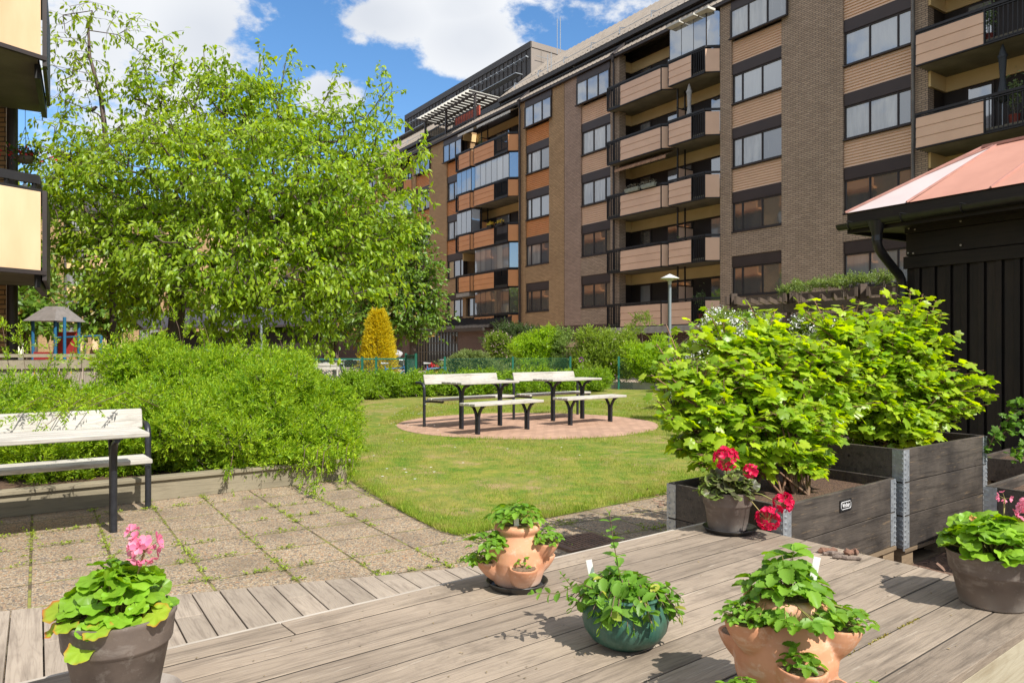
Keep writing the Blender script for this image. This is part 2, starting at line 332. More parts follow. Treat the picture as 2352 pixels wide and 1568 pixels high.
M['glass_b'] = glassmat('window_glass_over_slatted_blinds', (.36,.37,.36), (.2,.21,.22), 1.5, .30, .03, 20)
M['glass_d'] = glassmat('window_glass_over_dark_room', (.035,.035,.04), (.10,.09,.07), 1.2, .34)
M['glass_c'] = glassmat('balcony_glazing', (.24,.25,.25), (.13,.14,.15), 1.0, .34)
M['glass_x'] = glassmat('dark_entrance_glass', (.012,.012,.012), (.03,.028,.02), 1.2, .10)
M['roof_lt'] = mat('rooftop_side_sheet', (.26,.22,.19), (.22,.19,.16), .5, .1, .8)
# ================================================================ THE LONG APARTMENT FRONT
B0 = (12.34, 27.6); BU = (-.5639, .8258); BN = (-.8258, -.5639); BRZ = math.atan2(BU[1], BU[0])
def S(px, w=0.0):
    k = (px-CX)/FOC; return (k*(B0[1]+BN[1]*w)-B0[0]-BN[0]*w)/(BU[0]-k*BU[1])
def FP(s, w, z=0): return Vector((B0[0]+BU[0]*s+BN[0]*w, B0[1]+BU[1]*s+BN[1]*w, z))
FL = 2.75; ZS0 = 3.68
def ZS(k): return ZS0+FL*k
EAVE = 16.43
tanb = thing('apartment_building', 'long tan and grey-brown brick apartment block with beige siding and pink-beige balcony fronts', 'building', (*B0, 0), BRZ, 'apartment blocks round the courtyard')
yelb = thing('apartment_building', 'yellow-brown brick apartment block with orange siding and orange balcony fronts', 'building', (*B0, 0), BRZ, 'apartment blocks round the courtyard')
def window(bld, sL, sR, zs, w0, fr, glass, h=1.24, sill=True):
    f = MB(); t = .06; y0, y1 = w0-.03, w0+.05
    f.box(sR, sL, y0, y1, zs, zs+t); f.box(sR, sL, y0, y1, zs+h-t, zs+h)
    xs = [sL-(sL-sR)*x for x in fr]      # fractions from the left (far) end
    for i, x in enumerate(xs):
        a = t if i in (0, len(xs)-1) else t*.8
        xx = min(max(x, sR+a/2+.001), sL-a/2-.001) if i in (0, len(xs)-1) else x
        f.box(xx-a/2, xx+a/2, y0, y1+.004, zs+t*.9, zs+h-t*.9)
    o = f.build('window', M['dark_metal'], bld, local=True)
    g = MB()
    for a, b in zip(xs[:-1], xs[1:]): g.box(a-t*.55, b+t*.55, w0-.02, w0+.012, zs+t*.8, zs+h-t*.8)
    g.build('pane', glass, o, local=True)
    if sill: MB().box(sR-.0, sL+.0, w0+.03, w0+.17, zs-.055, zs-.01).build('sill', M['dark_metal'], o, local=True)
    return o
def siding(bld, sL, sR, z0, z1, w0, m, laps=9):
    b = MB(); n = laps; dz = (z1-z0)/n
    vs = []; 
    for i in range(n):
        za, zb = z0+i*dz, z0+(i+1)*dz
        vs += [(w0+.006, za), (w0+.05, za+.008), (w0+.008, zb-.001)]
    pts = [(y, z) for y, z in vs]; k = len(pts)
    V = [(sL, y, z) for y, z in pts]+[(sR, y, z) for y, z in pts]
    b.add(V, [(i, i+1, k+i+1, k+i) for i in range(k-1)]); b.box(sR, sL, w0-.04, w0+.004, z0, z1)
    return b.build('siding_panel', m, bld, local=True)
LS, NA, NB_ = [0, .333, .667, 1], [0, .2, .6, 1], [0, .4, .8, 1]
gl_cycle = ['glass_l', 'glass_b', 'glass_l', 'glass_l', 'glass_b', 'glass_d']
def wincol(bld, pxL, pxR, side, fr, brickm, topL=None, topR=None, lowglass=('glass_d', 'glass_d'), sids=(2,3,4), top_flush=True, seed=0):
    sL, sR = S(pxL), S(pxR); rec = -.14
    for k in range(5):
        zs = ZS(k); g = M[lowglass[k]] if k < 2 else M[gl_cycle[(k+seed) % 5]]
        if k == 4 and top_flush:
            a, b = (S(topL, .02) if topL else sL), (S(topR, .02) if topR else sR)
            window(bld, a, b, zs, .06, LS, g, 1.24)
            MB().box(b, a, -.2, .07, zs+1.24, EAVE-.16).build('lintel_band', M['band'], bld, local=True)
        else:
            window(bld, sL, sR, zs, rec, fr, g, 1.24)
            MB().box(sR, sL, rec-.05, rec+.09, zs+1.242, zs+1.70).build('lintel_band', M['band'], bld, local=True)
        if k in sids: siding(bld, sL, sR, zs-1.05, zs-.06, rec+.03, side)
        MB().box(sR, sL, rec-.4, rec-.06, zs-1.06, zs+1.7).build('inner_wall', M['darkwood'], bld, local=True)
def wall(bld, segs, m, z0=2.74, z1=EAVE):
    b = MB()
    for a, c in segs: b.box(a, c, -.45, 0, z0, z1)
    return b
# walls -------------------------------------------------------------
def sp(*px): return [S(p) for p in px]
cols_t = [(1936, 2092.5), (1680, 1795), (1334, 1402)]
b = wall(tanb, [sp(1936, 1795), sp(1680, 1654), sp(1422, 1402)], None)
b.box(S(2131), S(2092.5), -.45, 0, 2.74, EAVE)
for (a, c) in cols_t:                                      # brick between ground and first floor windows
    b.box(S(a), S(c), -.45, -.012, 2.74, ZS(0)-.06); b.box(S(a), S(c), -.45, -.012, ZS(0)+1.70, ZS(1)-.06)
b.build('wall', M['brick_tan'], tanb, local=True)
MB().box(S(1334), S(1296.5), -.45, 0, 2.74, EAVE).build('wall', M['brick_pink'], tanb, local=True)
s40 = 72.0
b = wall(yelb, [sp(1295.5, 1261), sp(1207, 1191), sp(1026, 986), sp(955, 946)], None)
for a, c in [(1207, 1261), (1026, 1062), (955, 986)]:
    b.box(S(a), S(c), -.45, -.012, 2.74, ZS(0)-.06); b.box(S(a), S(c), -.45, -.012, ZS(0)+1.70, ZS(1)-.06)
b.build('wall', M['brick_yel'], yelb, local=True)
MB().box(S(2131)-20, S(1296.5), -.45, -.03, -.5, 2.738).build('plinth', M['brick_dark'], tanb, local=True)
MB().box(S(1295.5), s40+22, -.45, -.03, -.5, 2.738).build('plinth', M['brick_dark'], yelb, local=True)
wincol(tanb, 1936, 2092.5, M['side_tan'], [0, .39, .80, 1], None, top_flush=False, lowglass=('glass_b', 'glass_d'), seed=3)
wincol(tanb, 1680, 1795, M['side_tan'], NA, None, 1680, 1811, seed=1)
wincol(tanb, 1334, 1402, M['side_tan'], NB_, None, 1326, 1402, seed=0)
wincol(yelb, 1207, 1261, M['side_or'], NA, None, 1207, 1268, lowglass=('glass_d', 'glass_l'), seed=2)
wincol(yelb, 1026, 1062, M['side_or'], NB_, None, 1020, 1062, seed=0)
wincol(yelb, 955, 986, M['side_or'], NA, None, 955, 989, seed=2)
# balconies -----------------------------------------------------------
def sub_balcony(bal, sL, sR, zb, segs, panm, pr=.5, glaz=None, chamf=True, name='balcony'):
    """front from sL (far) to sR; segs = [(fraction, kind)] from far to near; chamfered near end"""
    ch = .42 if chamf else 0.0; sC = sR+ch; ztop = zb+1.0
    out = None
    f0 = sL; rl = MB()
    for fr, kind in segs:
        f1 = sL+(sC-sL)*fr
        if kind == 's':
            pan = MB()
            for i in range(3):
                z0 = zb+i*.333
                pan.add([(f0-.015, pr-.03, z0), (f1+.015, pr-.03, z0), (f1+.015, pr+.028, z0), (f0-.015, pr+.028, z0), (f0-.015, pr-.03, z0+.322), (f1+.015, pr-.03, z0+.322), (f1+.015, pr+.012, z0+.322), (f0-.015, pr+.012, z0+.322)],
                        [(0,3,2,1),(4,5,6,7),(0,1,5,4),(1,2,6,5),(2,3,7,6),(3,0,4,7)])
            pan.build('front_panel', panm, bal, local=True)
        else:
            n = max(2, int(abs(f0-f1)/.12))
            for i in range(n+1):
                x = f0+(f1-f0)*i/n; rl.box(x-.012, x+.012, pr-.02, pr+.005, zb-.05, ztop+.06)
            rl.box(f0, f1, pr-.03, pr+.01, zb+.02, zb+.06)
        rl.box(f1-.018, f1+.018, pr-.05, pr+.035, zb-.02, ztop+.1)
        f0 = f1
    rl.box(sL-.02, sL+.02, pr-.05, pr+.03, zb-.02, ztop+.1)
    if chamf:
        rl.beam((sC, pr, ztop+.10), (sR, 0, ztop+.10), .07, .09); rl.beam((sC+.05, pr-.02, zb-.01), (sR, -.02, zb-.01), .05, .05)
        cp = MB().beam((sC-.015, pr-.012, zb+.5), (sR+.02, .015, zb+.5), .05, .985)
        cp.build('end_panel', panm, bal, local=True)
    rl.box(sL, sC, pr-.04, pr+.04, ztop+.06, ztop+.145); rl.box(sL, sC, pr-.05, pr+.02, ztop-.002, ztop+.035)
    for i in range(1, 4):
        x = sL+(sC-sL)*i/4; rl.box(x-.015, x+.015, pr-.02, pr+.02, ztop+.03, ztop+.07)
    rl.box(sL-.02, sC, pr-.06, pr+.035, zb-.05, zb-.005)
    # side rail at the far end
    rl.box(sL-.02, sL+.02, 0, pr, ztop+.06, ztop+.14)
    for i in range(5): rl.box(sL-.01, sL+.01, pr*i/5, pr*i/5+.02, zb-.05, ztop+.07)
    rl.build('railing', M['rail'], bal, local=True)
    if glaz:
        g = MB(); fr_ = MB(); zt = zb+FL-.1; n = max(2, int((sL-sC)/.6)); p2 = pr-.08
        for i in range(n):
            a = sL+(sC-sL)*i/n; c = sL+(sC-sL)*(i+1)/n; g.box(a-.012, c+.012, p2-.006, p2+.006, ztop+.15, zt)
        for i in range(n+1):
            a = sL+(sC-sL)*i/n; fr_.box(a-.01, a+.01, p2-.012, p2+.014, ztop+.15, zt)
        if chamf: g.beam((sC-.03, p2-.02, (ztop+.15+zt)/2), (sR+.03, .0, (ztop+.15+zt)/2), .012, zt-ztop-.15)
        fr_.box(sC, sL, p2-.03, p2+.03, zt-.05, zt+.02); fr_.box(sC-.01, sL, p2-.02, p2+.02, ztop+.13, ztop+.165)
        gg = g.build('glazing', M[glaz], bal, local=True); fr_.build('glazing_frame', M['dark_metal'], bal, local=True)
    return out
def stack(bld, pxL, pxR, parts, panm, ks=range(5), pr=.5, sLx=None, sRx=None, glz={}, beam=M['cream'], jamb=None, skip=()):
    sL = S(pxL) if sLx is None else sLx; sR = S(pxR) if sRx is None else sRx; D = 1.15
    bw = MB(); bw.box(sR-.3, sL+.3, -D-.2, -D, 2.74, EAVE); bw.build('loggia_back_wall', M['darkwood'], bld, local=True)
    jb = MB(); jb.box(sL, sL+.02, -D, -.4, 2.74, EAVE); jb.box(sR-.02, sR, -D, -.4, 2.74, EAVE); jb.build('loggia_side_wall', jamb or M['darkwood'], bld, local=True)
    for k in ks:
        zb = ZS(k)-1.14
        outs = []
        bal = None
        slab = MB(); slab.box(sR, sL, -D+.002, -.02, zb-.02, zb+.14)
        widths = parts
        for i, (fa, fb, segs, ch) in enumerate(parts):
            if (k, i) in skip: continue
            a = sL+(sR-sL)*fa; c = sL+(sR-sL)*fb; cc = .42 if ch else 0
            slab.prism([(a, -.021), (a, pr-.05), (c+cc, pr-.05), (c, -.021)], zb-.018, zb+.138)
        bal = slab.build('balcony', M['concrete'], bld, local=True)
        for i, (fa, fb, segs, ch) in enumerate(parts):
            if (k, i) in skip: continue
            a = sL+(sR-sL)*fa; c = sL+(sR-sL)*fb
            sub_balcony(bal, a, c, zb, segs, panm, pr, glz.get((k, i)), ch)
        # cream beam under the ceiling, doors and windows in the back wall
        cz = zb+FL-.02
        bm = MB(); bm.box(sR+.02, sL-.02, -D+.002, -D+.06, cz-.52, cz-.002); bm.box(sL-.08, sL-.001, -D+.07, -.03, cz-.52, cz-.002); bm.build('ceiling_beam', beam, bal, local=True)
        L = sL-sR
        for n_, (x0, x1, z0) in enumerate(((.10, .22, .16), (.38, .62, .9), (.78, .94, .16))):
            a, c = sL-L*x0, sL-L*x1; d_ = MB().box(c, a, -D+.003, -D+.05, zb+z0, cz-.55).build('balcony_window' if n_ == 1 else 'balcony_door', M['dark_metal'], bld, local=True)
            MB().box(c+.08, a-.08, -D+.01, -D+.062, zb+z0+.1, cz-.63).build('pane', M['glass_d'] if (k*7+n_) % 3 else M['glass_b'], d_, local=True)
        # divider between the two flats
        if len(parts) > 1:
            a = sL+(sR-sL)*(parts[0][1]+.012); dv = MB()
            for y in (-.06, -.55): dv.box(a-.03, a+.03, y-.03, y+.03, zb+.14, cz)
            for z in (.9, 1.8): dv.box(a-.02, a+.02, -D+.07, 0, zb+z, zb+z+.05)
            dv.build('divider_frame', M['rail'], bal, local=True)
            MB().box(a-.012, a+.012, -D+.07, -.03, zb+.2, zb+1.85).build('divider_panel', panm, bal, local=True)
B2 = [(0, .615, [(.255, 'r'), (1, 's')], True), (.622, 1, [(.655, 's'), (1, 'r')], True)]
sBL, sBR = S(1412), S(1654)
stack(tanb, 1412, 1654, B2, M['pan_tan'], glz={(4, 1): 'glass_c'})
sAL = S(2131); stack(tanb, 0, 0, [(0, 1, [(.31, 's'), (.52, 'r'), (.85, 's'), (1, 'r')], True)], M['pan_tan'], pr=.8, sLx=sAL, sRx=sAL-7.2)
b = MB(); b.box(sAL-7.2-14, sAL-7.2, -.45, 0, 2.74, EAVE); b.build('wall', M['brick_tan'], tanb, local=True)
C2 = [(0, .34, [(.2, 'r'), (1, 's')], True), (.35, 1, [(.62, 's'), (1, 'r')], True)]
stack(yelb, 1062, 1191, C2, M['pan_or'], glz={(3, 0): 'glass_c', (3, 1): 'glass_c', (2, 0): 'glass_c', (1, 1): 'glass_b', (0, 1): 'glass_d'}, skip={(0, 0)}, jamb=M['brick_yel'])
stack(yelb, 872, 946, C2, M['pan_or'], glz={(3, 0): 'glass_c', (3, 1): 'glass_c', (1, 1): 'glass_c'}, jamb=M['brick_yel'])
# ground floor brick behind the first, short balcony of the orange stack
a, c = S(1062), S(1062)+(S(1191)-S(1062))*.36
b = MB(); b.box(c, a, -.44, -.02, 2.74, ZS(0)-.0); b.box(c, a, -.44, -.02, ZS(0)+1.25, ZS(1)-1.17); b.box(a-.45, a, -.44, -.02, ZS(0), ZS(0)+1.25); b.box(c, c+.45, -.44, -.02, ZS(0), ZS(0)+1.25)
b.build('wall', M['brick_yel'], yelb, local=True); window(yelb, a-.45, c+.45, ZS(0), -.2, [0, .5, 1], M['glass_d'])
# far continuation of the orange building behind the trees
s0 = S(872); per = [(s0, s0+.9, 'b'), (s0+.9, s0+3.1, 'w'), (s0+3.1, s0+5.6, 'b'), (s0+5.6, s0+7.8, 'w'), (s0+7.8, s0+8.6, 'b'), (s0+8.6, s0+14.8, 'l'), (s0+14.8, s0+15.7, 'b'), (s0+15.7, s0+17.9, 'w'), (s0+17.9, s0+20.4, 'b'), (s0+20.4, s0+22.6, 'w'), (s0+22.6, s0+60, 'b')]
b = MB()
for a, c, kd in per:
    if kd == 'b': b.box(a, c, -.45, 0, 2.74, EAVE)
    elif kd == 'l': stack(yelb, 0, 0, C2, M['pan_or'], sLx=c, sRx=a, ks=range(1, 5), jamb=M['brick_yel'])
    else:
        b.box(a, c, -.45, -.2, 2.74, EAVE)
        for k in range(1, 5):
            window(yelb, c, a, ZS(k), -.14, NA, M['glass_l'], sill=False); siding(yelb, c, a, ZS(k)-1.05, ZS(k)-.06, -.11, M['side_or'], 8)
            MB().box(a, c, -.19, -.05, ZS(k)+1.242, ZS(k)+1.70).build('lintel_band', M['band'], yelb, local=True)
b.build('wall', M['brick_yel'], yelb, local=True)
# eaves, sloped strip, attic, roof --------------------------------------
def roofing(bld, sN, sF, gaps=()):
    f = MB(); f.box(sN, sF, -.02, .20, EAVE-.13, EAVE+.0); f.build('fascia', M['dark_metal'], bld, local=True)
    L = sF-sN; st = MB(); n = int(L/.33)
    st.add([(sN, .22, EAVE+.005), (sF, .22, EAVE+.005), (sF, -.85, EAVE+.80), (sN, -.85, EAVE+.80)], [(0,1,2,3)])
    for i in range(n): x = sN+L*i/n; st.beam((x, .22, EAVE+.03), (x, -.85, EAVE+.825), .04, .05)
    st.build('lower_roof', M['roofm'], bld, local=True)
    MB().box(sN, sF, -.80, -.70, EAVE+.80, EAVE+.90).build('snow_guard', M['black_plastic'], bld, local=True)
    spans = []; a = sN
    for g0, g1 in gaps: spans.append((a, g0)); a = g1
    spans.append((a, sF))
    for a, c in spans:
        L = c-a
        MB().box(a, c, -2.0, -1.0, EAVE+.4, EAVE+1.45).build('attic_wall', M['roofd'], bld, local=True)
        MB().box(a, c, -1.0, -.52, EAVE+.98, EAVE+1.20).build('roof_overhang', M['roofd'], bld, local=True)
        st = MB(); r0, r1 = (-.5, EAVE+1.215), (-4.2, EAVE+4.35); n = int(L/.42)
        st.add([(a, r0[0], r0[1]), (c, r0[0], r0[1]), (c, r1[0], r1[1]), (a, r1[0], r1[1])], [(0,1,2,3)])
        st.add([(a, r1[0], r1[1]), (c, r1[0], r1[1]), (c, -9, EAVE+1.5), (a, -9, EAVE+1.5)], [(0,1,2,3)])
        for e in (a, c): st.add([(e, -.9, EAVE+.4), (e, -9, EAVE+.4), (e, -9, EAVE+1.5), (e, r1[0], r1[1]), (e, r0[0], r0[1])], [(0,1,2,3,4)])
        for i in range(n): x = a+L*i/n; st.beam((x, r0[0], r0[1]+.02), (x, r1[0], r1[1]+.02), .035, .05)
        st.build('upper_roof', M['roofm'], bld, local=True)
        hk = MB(); n = max(1, int(L/2.3))
        for i in range(n):
            x = a+L*(i+.5)/n
            hk.beam((x, -.95, EAVE+1.62), (x, -1.0, EAVE+1.98), .045, .045); hk.beam((x, -1.0, EAVE+1.95), (x-.32, -1.05, EAVE+1.85), .04, .04)
        hk.tube([(a, -1.0, EAVE+1.83), (c, -1.0, EAVE+1.83)], .016, 5); hk.build('snow_rail', M['galv'], bld, local=True)
        x = a+1.0; i = 0
        while x < c-3:
            for j in range(5 if i % 2 else 3):
                s_ = x+j*.62
                if j % 2 == 0:
                    f_ = MB().box(s_, s_+.6, -1.0, -.96, EAVE+.88, EAVE+1.34).build('attic_window', M['dark_metal'], bld, local=True)
                    MB().box(s_+.07, s_+.53, -.99, -.95, EAVE+.94, EAVE+1.3).build('pane', M['glass_l'], f_, local=True)
                else: MB().box(s_+.02, s_+.6, -1.0, -.93, EAVE+.86, EAVE+1.36).build('red_panel', M['redp'], bld, local=True)
            x += 4.6; i += 1
roofing(tanb, sAL-22, S(1296)); roofing(yelb, S(1296)+.003, s40+22, [(S(1128), S(957))])
MB().box(S(1128), S(957), -8.9, -3.2, EAVE+.4, EAVE+2.9).build('terrace_wall', M['roofd'], yelb, local=True)
b = MB(); b.box(sAL-22, S(1296.5), -9, -.46, -.5, EAVE+.2); b.add([], [])
MB().box(sAL-22, S(1296.3), -8.9, -1.4, -.5, EAVE+.4).build('rear_mass', M['roofd'], tanb, local=True)
MB().box(S(1296.2)+.01, s40+22, -8.9, -1.4, -.5, EAVE+.4).build('rear_mass', M['roofd'], yelb, local=True)
# downpipes
def downpipe(bld, px, hop=True, z0=0.1, m='dark_metal'):
    s = S(px, .12); b = MB(); b.tube([(s, .12, z0), (s, .12, EAVE-.5), (s, .18, EAVE-.1)], .055, 10)
    if hop:
        b.lathe([(.06, -.35), (.11, -.1), (.12, 0)], 10, (s, .18, EAVE)); b.beam((s, .22, EAVE+.0), (s-.1, -.55, EAVE+.7), .3, .14)
    for k in range(6): b.lathe([(.066, 0), (.066, .06)], 10, (s, .12, 2+k*2.4))
    b.build('downpipe', M[m], bld, local=True)
M['pipe'] = mat('grey_brown_pipe', (.16,.145,.125), (.11,.1,.09), .45, .4, 3)
downpipe(tanb, 1409.5); downpipe(tanb, 2097.5, False, m='pipe'); downpipe(yelb, 1194)
# rooftop block
w_ = -4.3; a, c = S(1219.5, w_), S(931, w_); zt = 22.8
b = MB(); b.box(a, c, w_-7, w_, EAVE+1.2, zt); rb = b.build('rooftop_block', M['roofd'], yelb, local=True)
b = MB(); n = 34
for i in range(n+1): x = a+(c-a)*i/n; b.box(x-.02, x+.02, w_, w_+.05, EAVE+1.5, zt-.45)
b.box(a-.05, c, w_, w_+.08, zt-.43, zt+.02)
b.build('seam', M['roofd'], rb, local=True)
b = MB(); b.box(a-.03, a-.001, w_-7, w_, EAVE+1.5, zt-.4); b.box(a-.08, a-.001, w_-7, w_, zt-.39, zt+.02)
for i in range(8): y = w_-7*i/8; b.box(a-.05, a-.031, y-.015, y+.015, EAVE+1.5, zt-.4)
b.build('side_cladding', M['roof_lt'], rb, local=True)
b = MB(); b.tube([(a+.3, w_+.25, zt-1.0), (c, w_+.25, zt-1.0)], .02, 5)
for i in range(26): x = a+(c-a)*(i+.3)/26; b.beam((x, w_, zt-1.05), (x, w_+.28, zt-.98), .05, .08)
b.tube([(a-.25, w_-.3, zt-1.0), (a-.25, w_-6.5, zt-1.0)], .02, 5)
b.box(a+.5, c+2, w_+.35, w_+.95, EAVE+4.15, EAVE+4.19); b.build('safety_rail', M['galv'], rb, local=True)
f_ = MB().box(S(1049, w_), S(1030, w_), w_, w_+.06, zt-1.5, zt-.55).build('rooftop_window', M['dark_metal'], rb, local=True)
b = MB()
for px_, w2 in ((1763/1.37755, -2.6), (1773/1.37755, -2.6)):
    s_ = S(px_, w2); b.tube([(s_, w2, EAVE+3.4), (s_, w2, EAVE+5.6)], .025, 5)
for px_ in (1258, 1266): s_ = S(px_, -.8); b.tube([(s_, -.8, EAVE+.9), (s_, -.8, EAVE+2.5)], .025, 5)
b.build('roof_ladder', M['galv'], yelb, local=True)
# roof terrace with slatted canopy
M['sheetlit'] = leafmat('translucent_canopy_sheet', (.75,.72,.62), (.70,.67,.58), .6, .5, (.8,.78,.7), .05)
sa, sc_ = S(1077, 0), S(961, 0); zc = 18.85
b = MB(); n = 15
for i in range(n+1): x = sa+(sc_-sa)*i/n; b.beam((x, .0, zc+.02), (x, -2.6, zc-.05), .07, .12)
for y in (-.35, -1.4, -2.4): b.box(sa, sc_, y-.05, y+.05, zc-.20, zc-.07)
for x in (sa+.1, (sa+sc_)/2+.4, sc_-.1): b.box(x-.07, x+.07, -.62, -.48, EAVE+.5, zc-.05)
tp = b.build('roof_terrace_canopy', M['dark_metal'], yelb, local=True)
MB().add([(sa-.1, .1, zc+.10), (sc_+.1, .1, zc+.10), (sc_+.1, -2.7, zc+.03), (sa-.1, -2.7, zc+.03)], [(0,1,2,3)]).build('canopy_sheet', M['sheetlit'], tp, local=True)
b = MB(); b.box(sa, sc_, -.6, -.54, EAVE+1.42, EAVE+1.5); b.box(sa, sc_, -.6, -.54, EAVE+.8, EAVE+.86)
for i in range(22): x = sa+(sc_-sa)*i/21; b.box(x-.012, x+.012, -.58, -.56, EAVE+.6, EAVE+1.45)
b.build('terrace_railing', M['rail'], tp, local=True)
MB().box(sa+.3, sa+3.6, -1.1, -.99, EAVE+.65, EAVE+1.75).build('red_panel', mat('red_orange_panel', (.42,.07,.03)), yelb, local=True)
# awnings
def awning(bld, s0, s1, z, m, drop=.22, out=.75):
    b = MB(); n = 22
    b.add([(s0, -.2, z), (s1, -.2, z), (s1, out, z-.3), (s0, out, z-.3)], [(0,1,2,3)])
    for i in range(n):
        x0 = s0+(s1-s0)*i/n; x1 = s0+(s1-s0)*(i+1)/n; xm = (x0+x1)/2
        b.add([(x0, out, z-.3), (x1, out, z-.3), (x1, out+.01, z-.3-drop*.7), (xm, out+.01, z-.3-drop), (x0, out+.01, z-.3-drop*.7)], [(0,1,2,3,4)])
    o = b.build('awning', m, bld, local=True); return o
awning(yelb, S(1110), S(1188), EAVE-.16, M['canvas'], .18, .5); awning(yelb, S(1066), S(1102), EAVE-.16, M['canvas'], .18, .5)
M['stripe'] = mat('striped_awning_cloth', (.45,.27,.16), (.25,.13,.08), .8, 0, 6)
awning(tanb, S(1424), S(1542), ZS(3)-1.18+.02, M['stripe'], .16, .38)
for i in range(3): MB().box(S(1556+i*33), S(1586+i*33), .25, .75, EAVE-.30, EAVE-.20).build('sunshade', M['canvas'], tanb, local=True)
# entrance with metal roof and glazed doors
wE = 2.1; sE0, sE1, sE2 = S(1113, wE), S(1052, wE), S(945, wE)
MB().box(sE2, sE2+1.5, 0, wE, -.2, 2.72).build('entrance_wall', M['brick_dark'], yelb, local=True); en = MB().box(sE0, sE1, 0, wE, -.2, 2.72).build('entrance_wall', M['brick_dark'], yelb, local=True)
b = MB(); V = [(sE0-.3, wE+.3, 2.76), (sE2+1.5, wE+.3, 2.76), (sE2+1.5, .0, 3.55), (sE0-.3, .0, 3.55), (sE0-.3, 0, 2.76), (sE2+1.5, 0, 2.76)]
b.add(V, [(0,1,2,3), (0,3,4), (1,5,2), (0,4,5,1)]); n = 26
for i in range(n+1): x = sE0-.3+(sE2+1.8-sE0)*i/n; b.beam((x, wE+.3, 2.79), (x, .02, 3.58), .03, .05)
b.box(sE0-.3, sE2+1.5, wE+.2, wE+.34, 2.55, 2.75); b.build('entrance_roof', M['roofd'], yelb, local=True)
MB().box(sE1, sE2, wE-.3, wE-.25, -.1, 2.7).build('entrance_glass', M['glass_x'], en, local=True)
b = MB(); n = 16
for i in range(n+1): x = sE1+(sE2-sE1)*i/n; b.box(x-.03, x+.03, wE-.26, wE-.2, -.1, 2.7)
for z in (.0, .62, 1.24, 1.86, 2.4): b.box(sE1, sE2, wE-.26, wE-.19, z, z+.06)
b.build('door_frame', mat('grey_door_frame', (.09,.085,.08)), en, local=True)
# basement openings under the tan part and pale concrete edge below the lowest balconies
MB().box(sBR+.2, sBL, -.02, .55, ZS(0)-1.5, ZS(0)-1.19).build('concrete_ledge', M['conc_l'], tanb, local=True)
MB().box(S(1188), S(1105), -.02, .5, ZS(0)-1.5, ZS(0)-1.19).build('concrete_ledge', M['conc_l'], yelb, local=True)
MB().box(S(1092), S(1062), -.02, .5, ZS(1)-1.45, ZS(1)-1.17).build('concrete_ledge', M['conc_l'], yelb, local=True)
window(tanb, S(1318), S(1345), .9, -.02, [0, .5, 1], M['glass_d'], 1.3)
# the wing that closes the courtyard at the far left
WP = P(700, 808, 82); wdir = Vector((P(60, 808, 73)-WP)); wdir.z = 0; WLn = wdir.length; wdir.normalize()
wing = thing('apartment_building', 'pale yellow brick apartment wing seen far behind the cherry tree', 'building', (WP.x, WP.y, 0), math.atan2(wdir.y, wdir.x), 'apartment blocks round the courtyard')
b = MB(); b.box(0, WLn, -10, 0, -.5, 15.6); b.build('wall', brick('pale_yellow_brick', (.46,.31,.15), (.38,.25,.12), (.2,.14,.08), .5, .15, .02), wing, local=True)
b = MB(); b.add([(-1, .5, 15.5), (WLn, .5, 15.5), (WLn, -4.5, 18), (-1, -4.5, 18)], [(0,1,2,3)]); b.box(-1, WLn, -.3, .52, 15.2, 15.6); b.build('roof', M['roofd'], wing, local=True)
x = 1.0; i = 0
while x < WLn-4:
    kd = i % 4
    for k in range(5):
        z = 2.4+k*2.75
        if kd in (0, 2):
            f_ = MB().box(x, x+1.9, -.02, .05, z, z+1.75).build('window', M['dark_metal'], wing, local=True)
            MB().box(x+.08, x+.9, 0, .07, z+.08, z+1.3).box(x+1.0, x+1.82, 0, .07, z+.08, z+1.3).build('pane', M['glass_l'], f_, local=True)
            MB().box(x, x+1.9, -.02, .05, z-1, z-.02).build('siding_panel', M['cream'], wing, local=True)
        else:
            MB().box(x-.3, x+2.6, 0, 1.0, z-.9, z+.1).build('balcony', M['cream_pan'], wing, local=True)
            MB().box(x, x+2.3, -.02, .06, z+.12, z+1.6).build('loggia_opening', M['darkwood'], wing, local=True)
    x += 3.4; i += 1
b = MB()
for px_ in (151, 196): 
    k_ = (px_-CX)/FOC; t_ = (k_*WP.y-WP.x)/(wdir.x-k_*wdir.y); b.tube([(t_, .15, 0), (t_, .15, 15.4)], .12, 6)
b.build('downpipe', M['pipe'], wing, local=True)
# parasols, window boxes and small things on the balconies
def parasol(s, w2, z0, h, m, label):
    r = thing('parasol', label, 'parasol', FP(s, w2, z0), 0, 'closed parasols on the balconies')
    MB().tube([(0,0,0), (0,0,h)], .02, 6).build('pole', M['galv'], r, local=True)
    b = MB(); prof = []
    for i in range(9): t = i/8; prof.append(((.05, .17, .15, .10, .075, .09, .11, .12, .02)[i], h*(.28, .32, .40, .50, .58, .68, .80, .86, 1.0)[i]))
    b.lathe(prof, 12); b.lathe([(.05, h*.9), (.14, h*.86), (.13, h*.83)], 10)
    b.build('canopy', m, r, local=True, smooth=True); return r
parasol(S(1583, .3), .3, ZS(3)-1.0, 2.45, mat('grey_parasol_cloth', (.42,.41,.40)), 'closed grey parasol on the fourth floor beige balcony')
parasol(S(2303, .6), .6, ZS(2)-1.0, 2.5, mat('black_parasol_cloth', (.02,.025,.03)), 'closed black parasol on the beige balcony near the right edge')
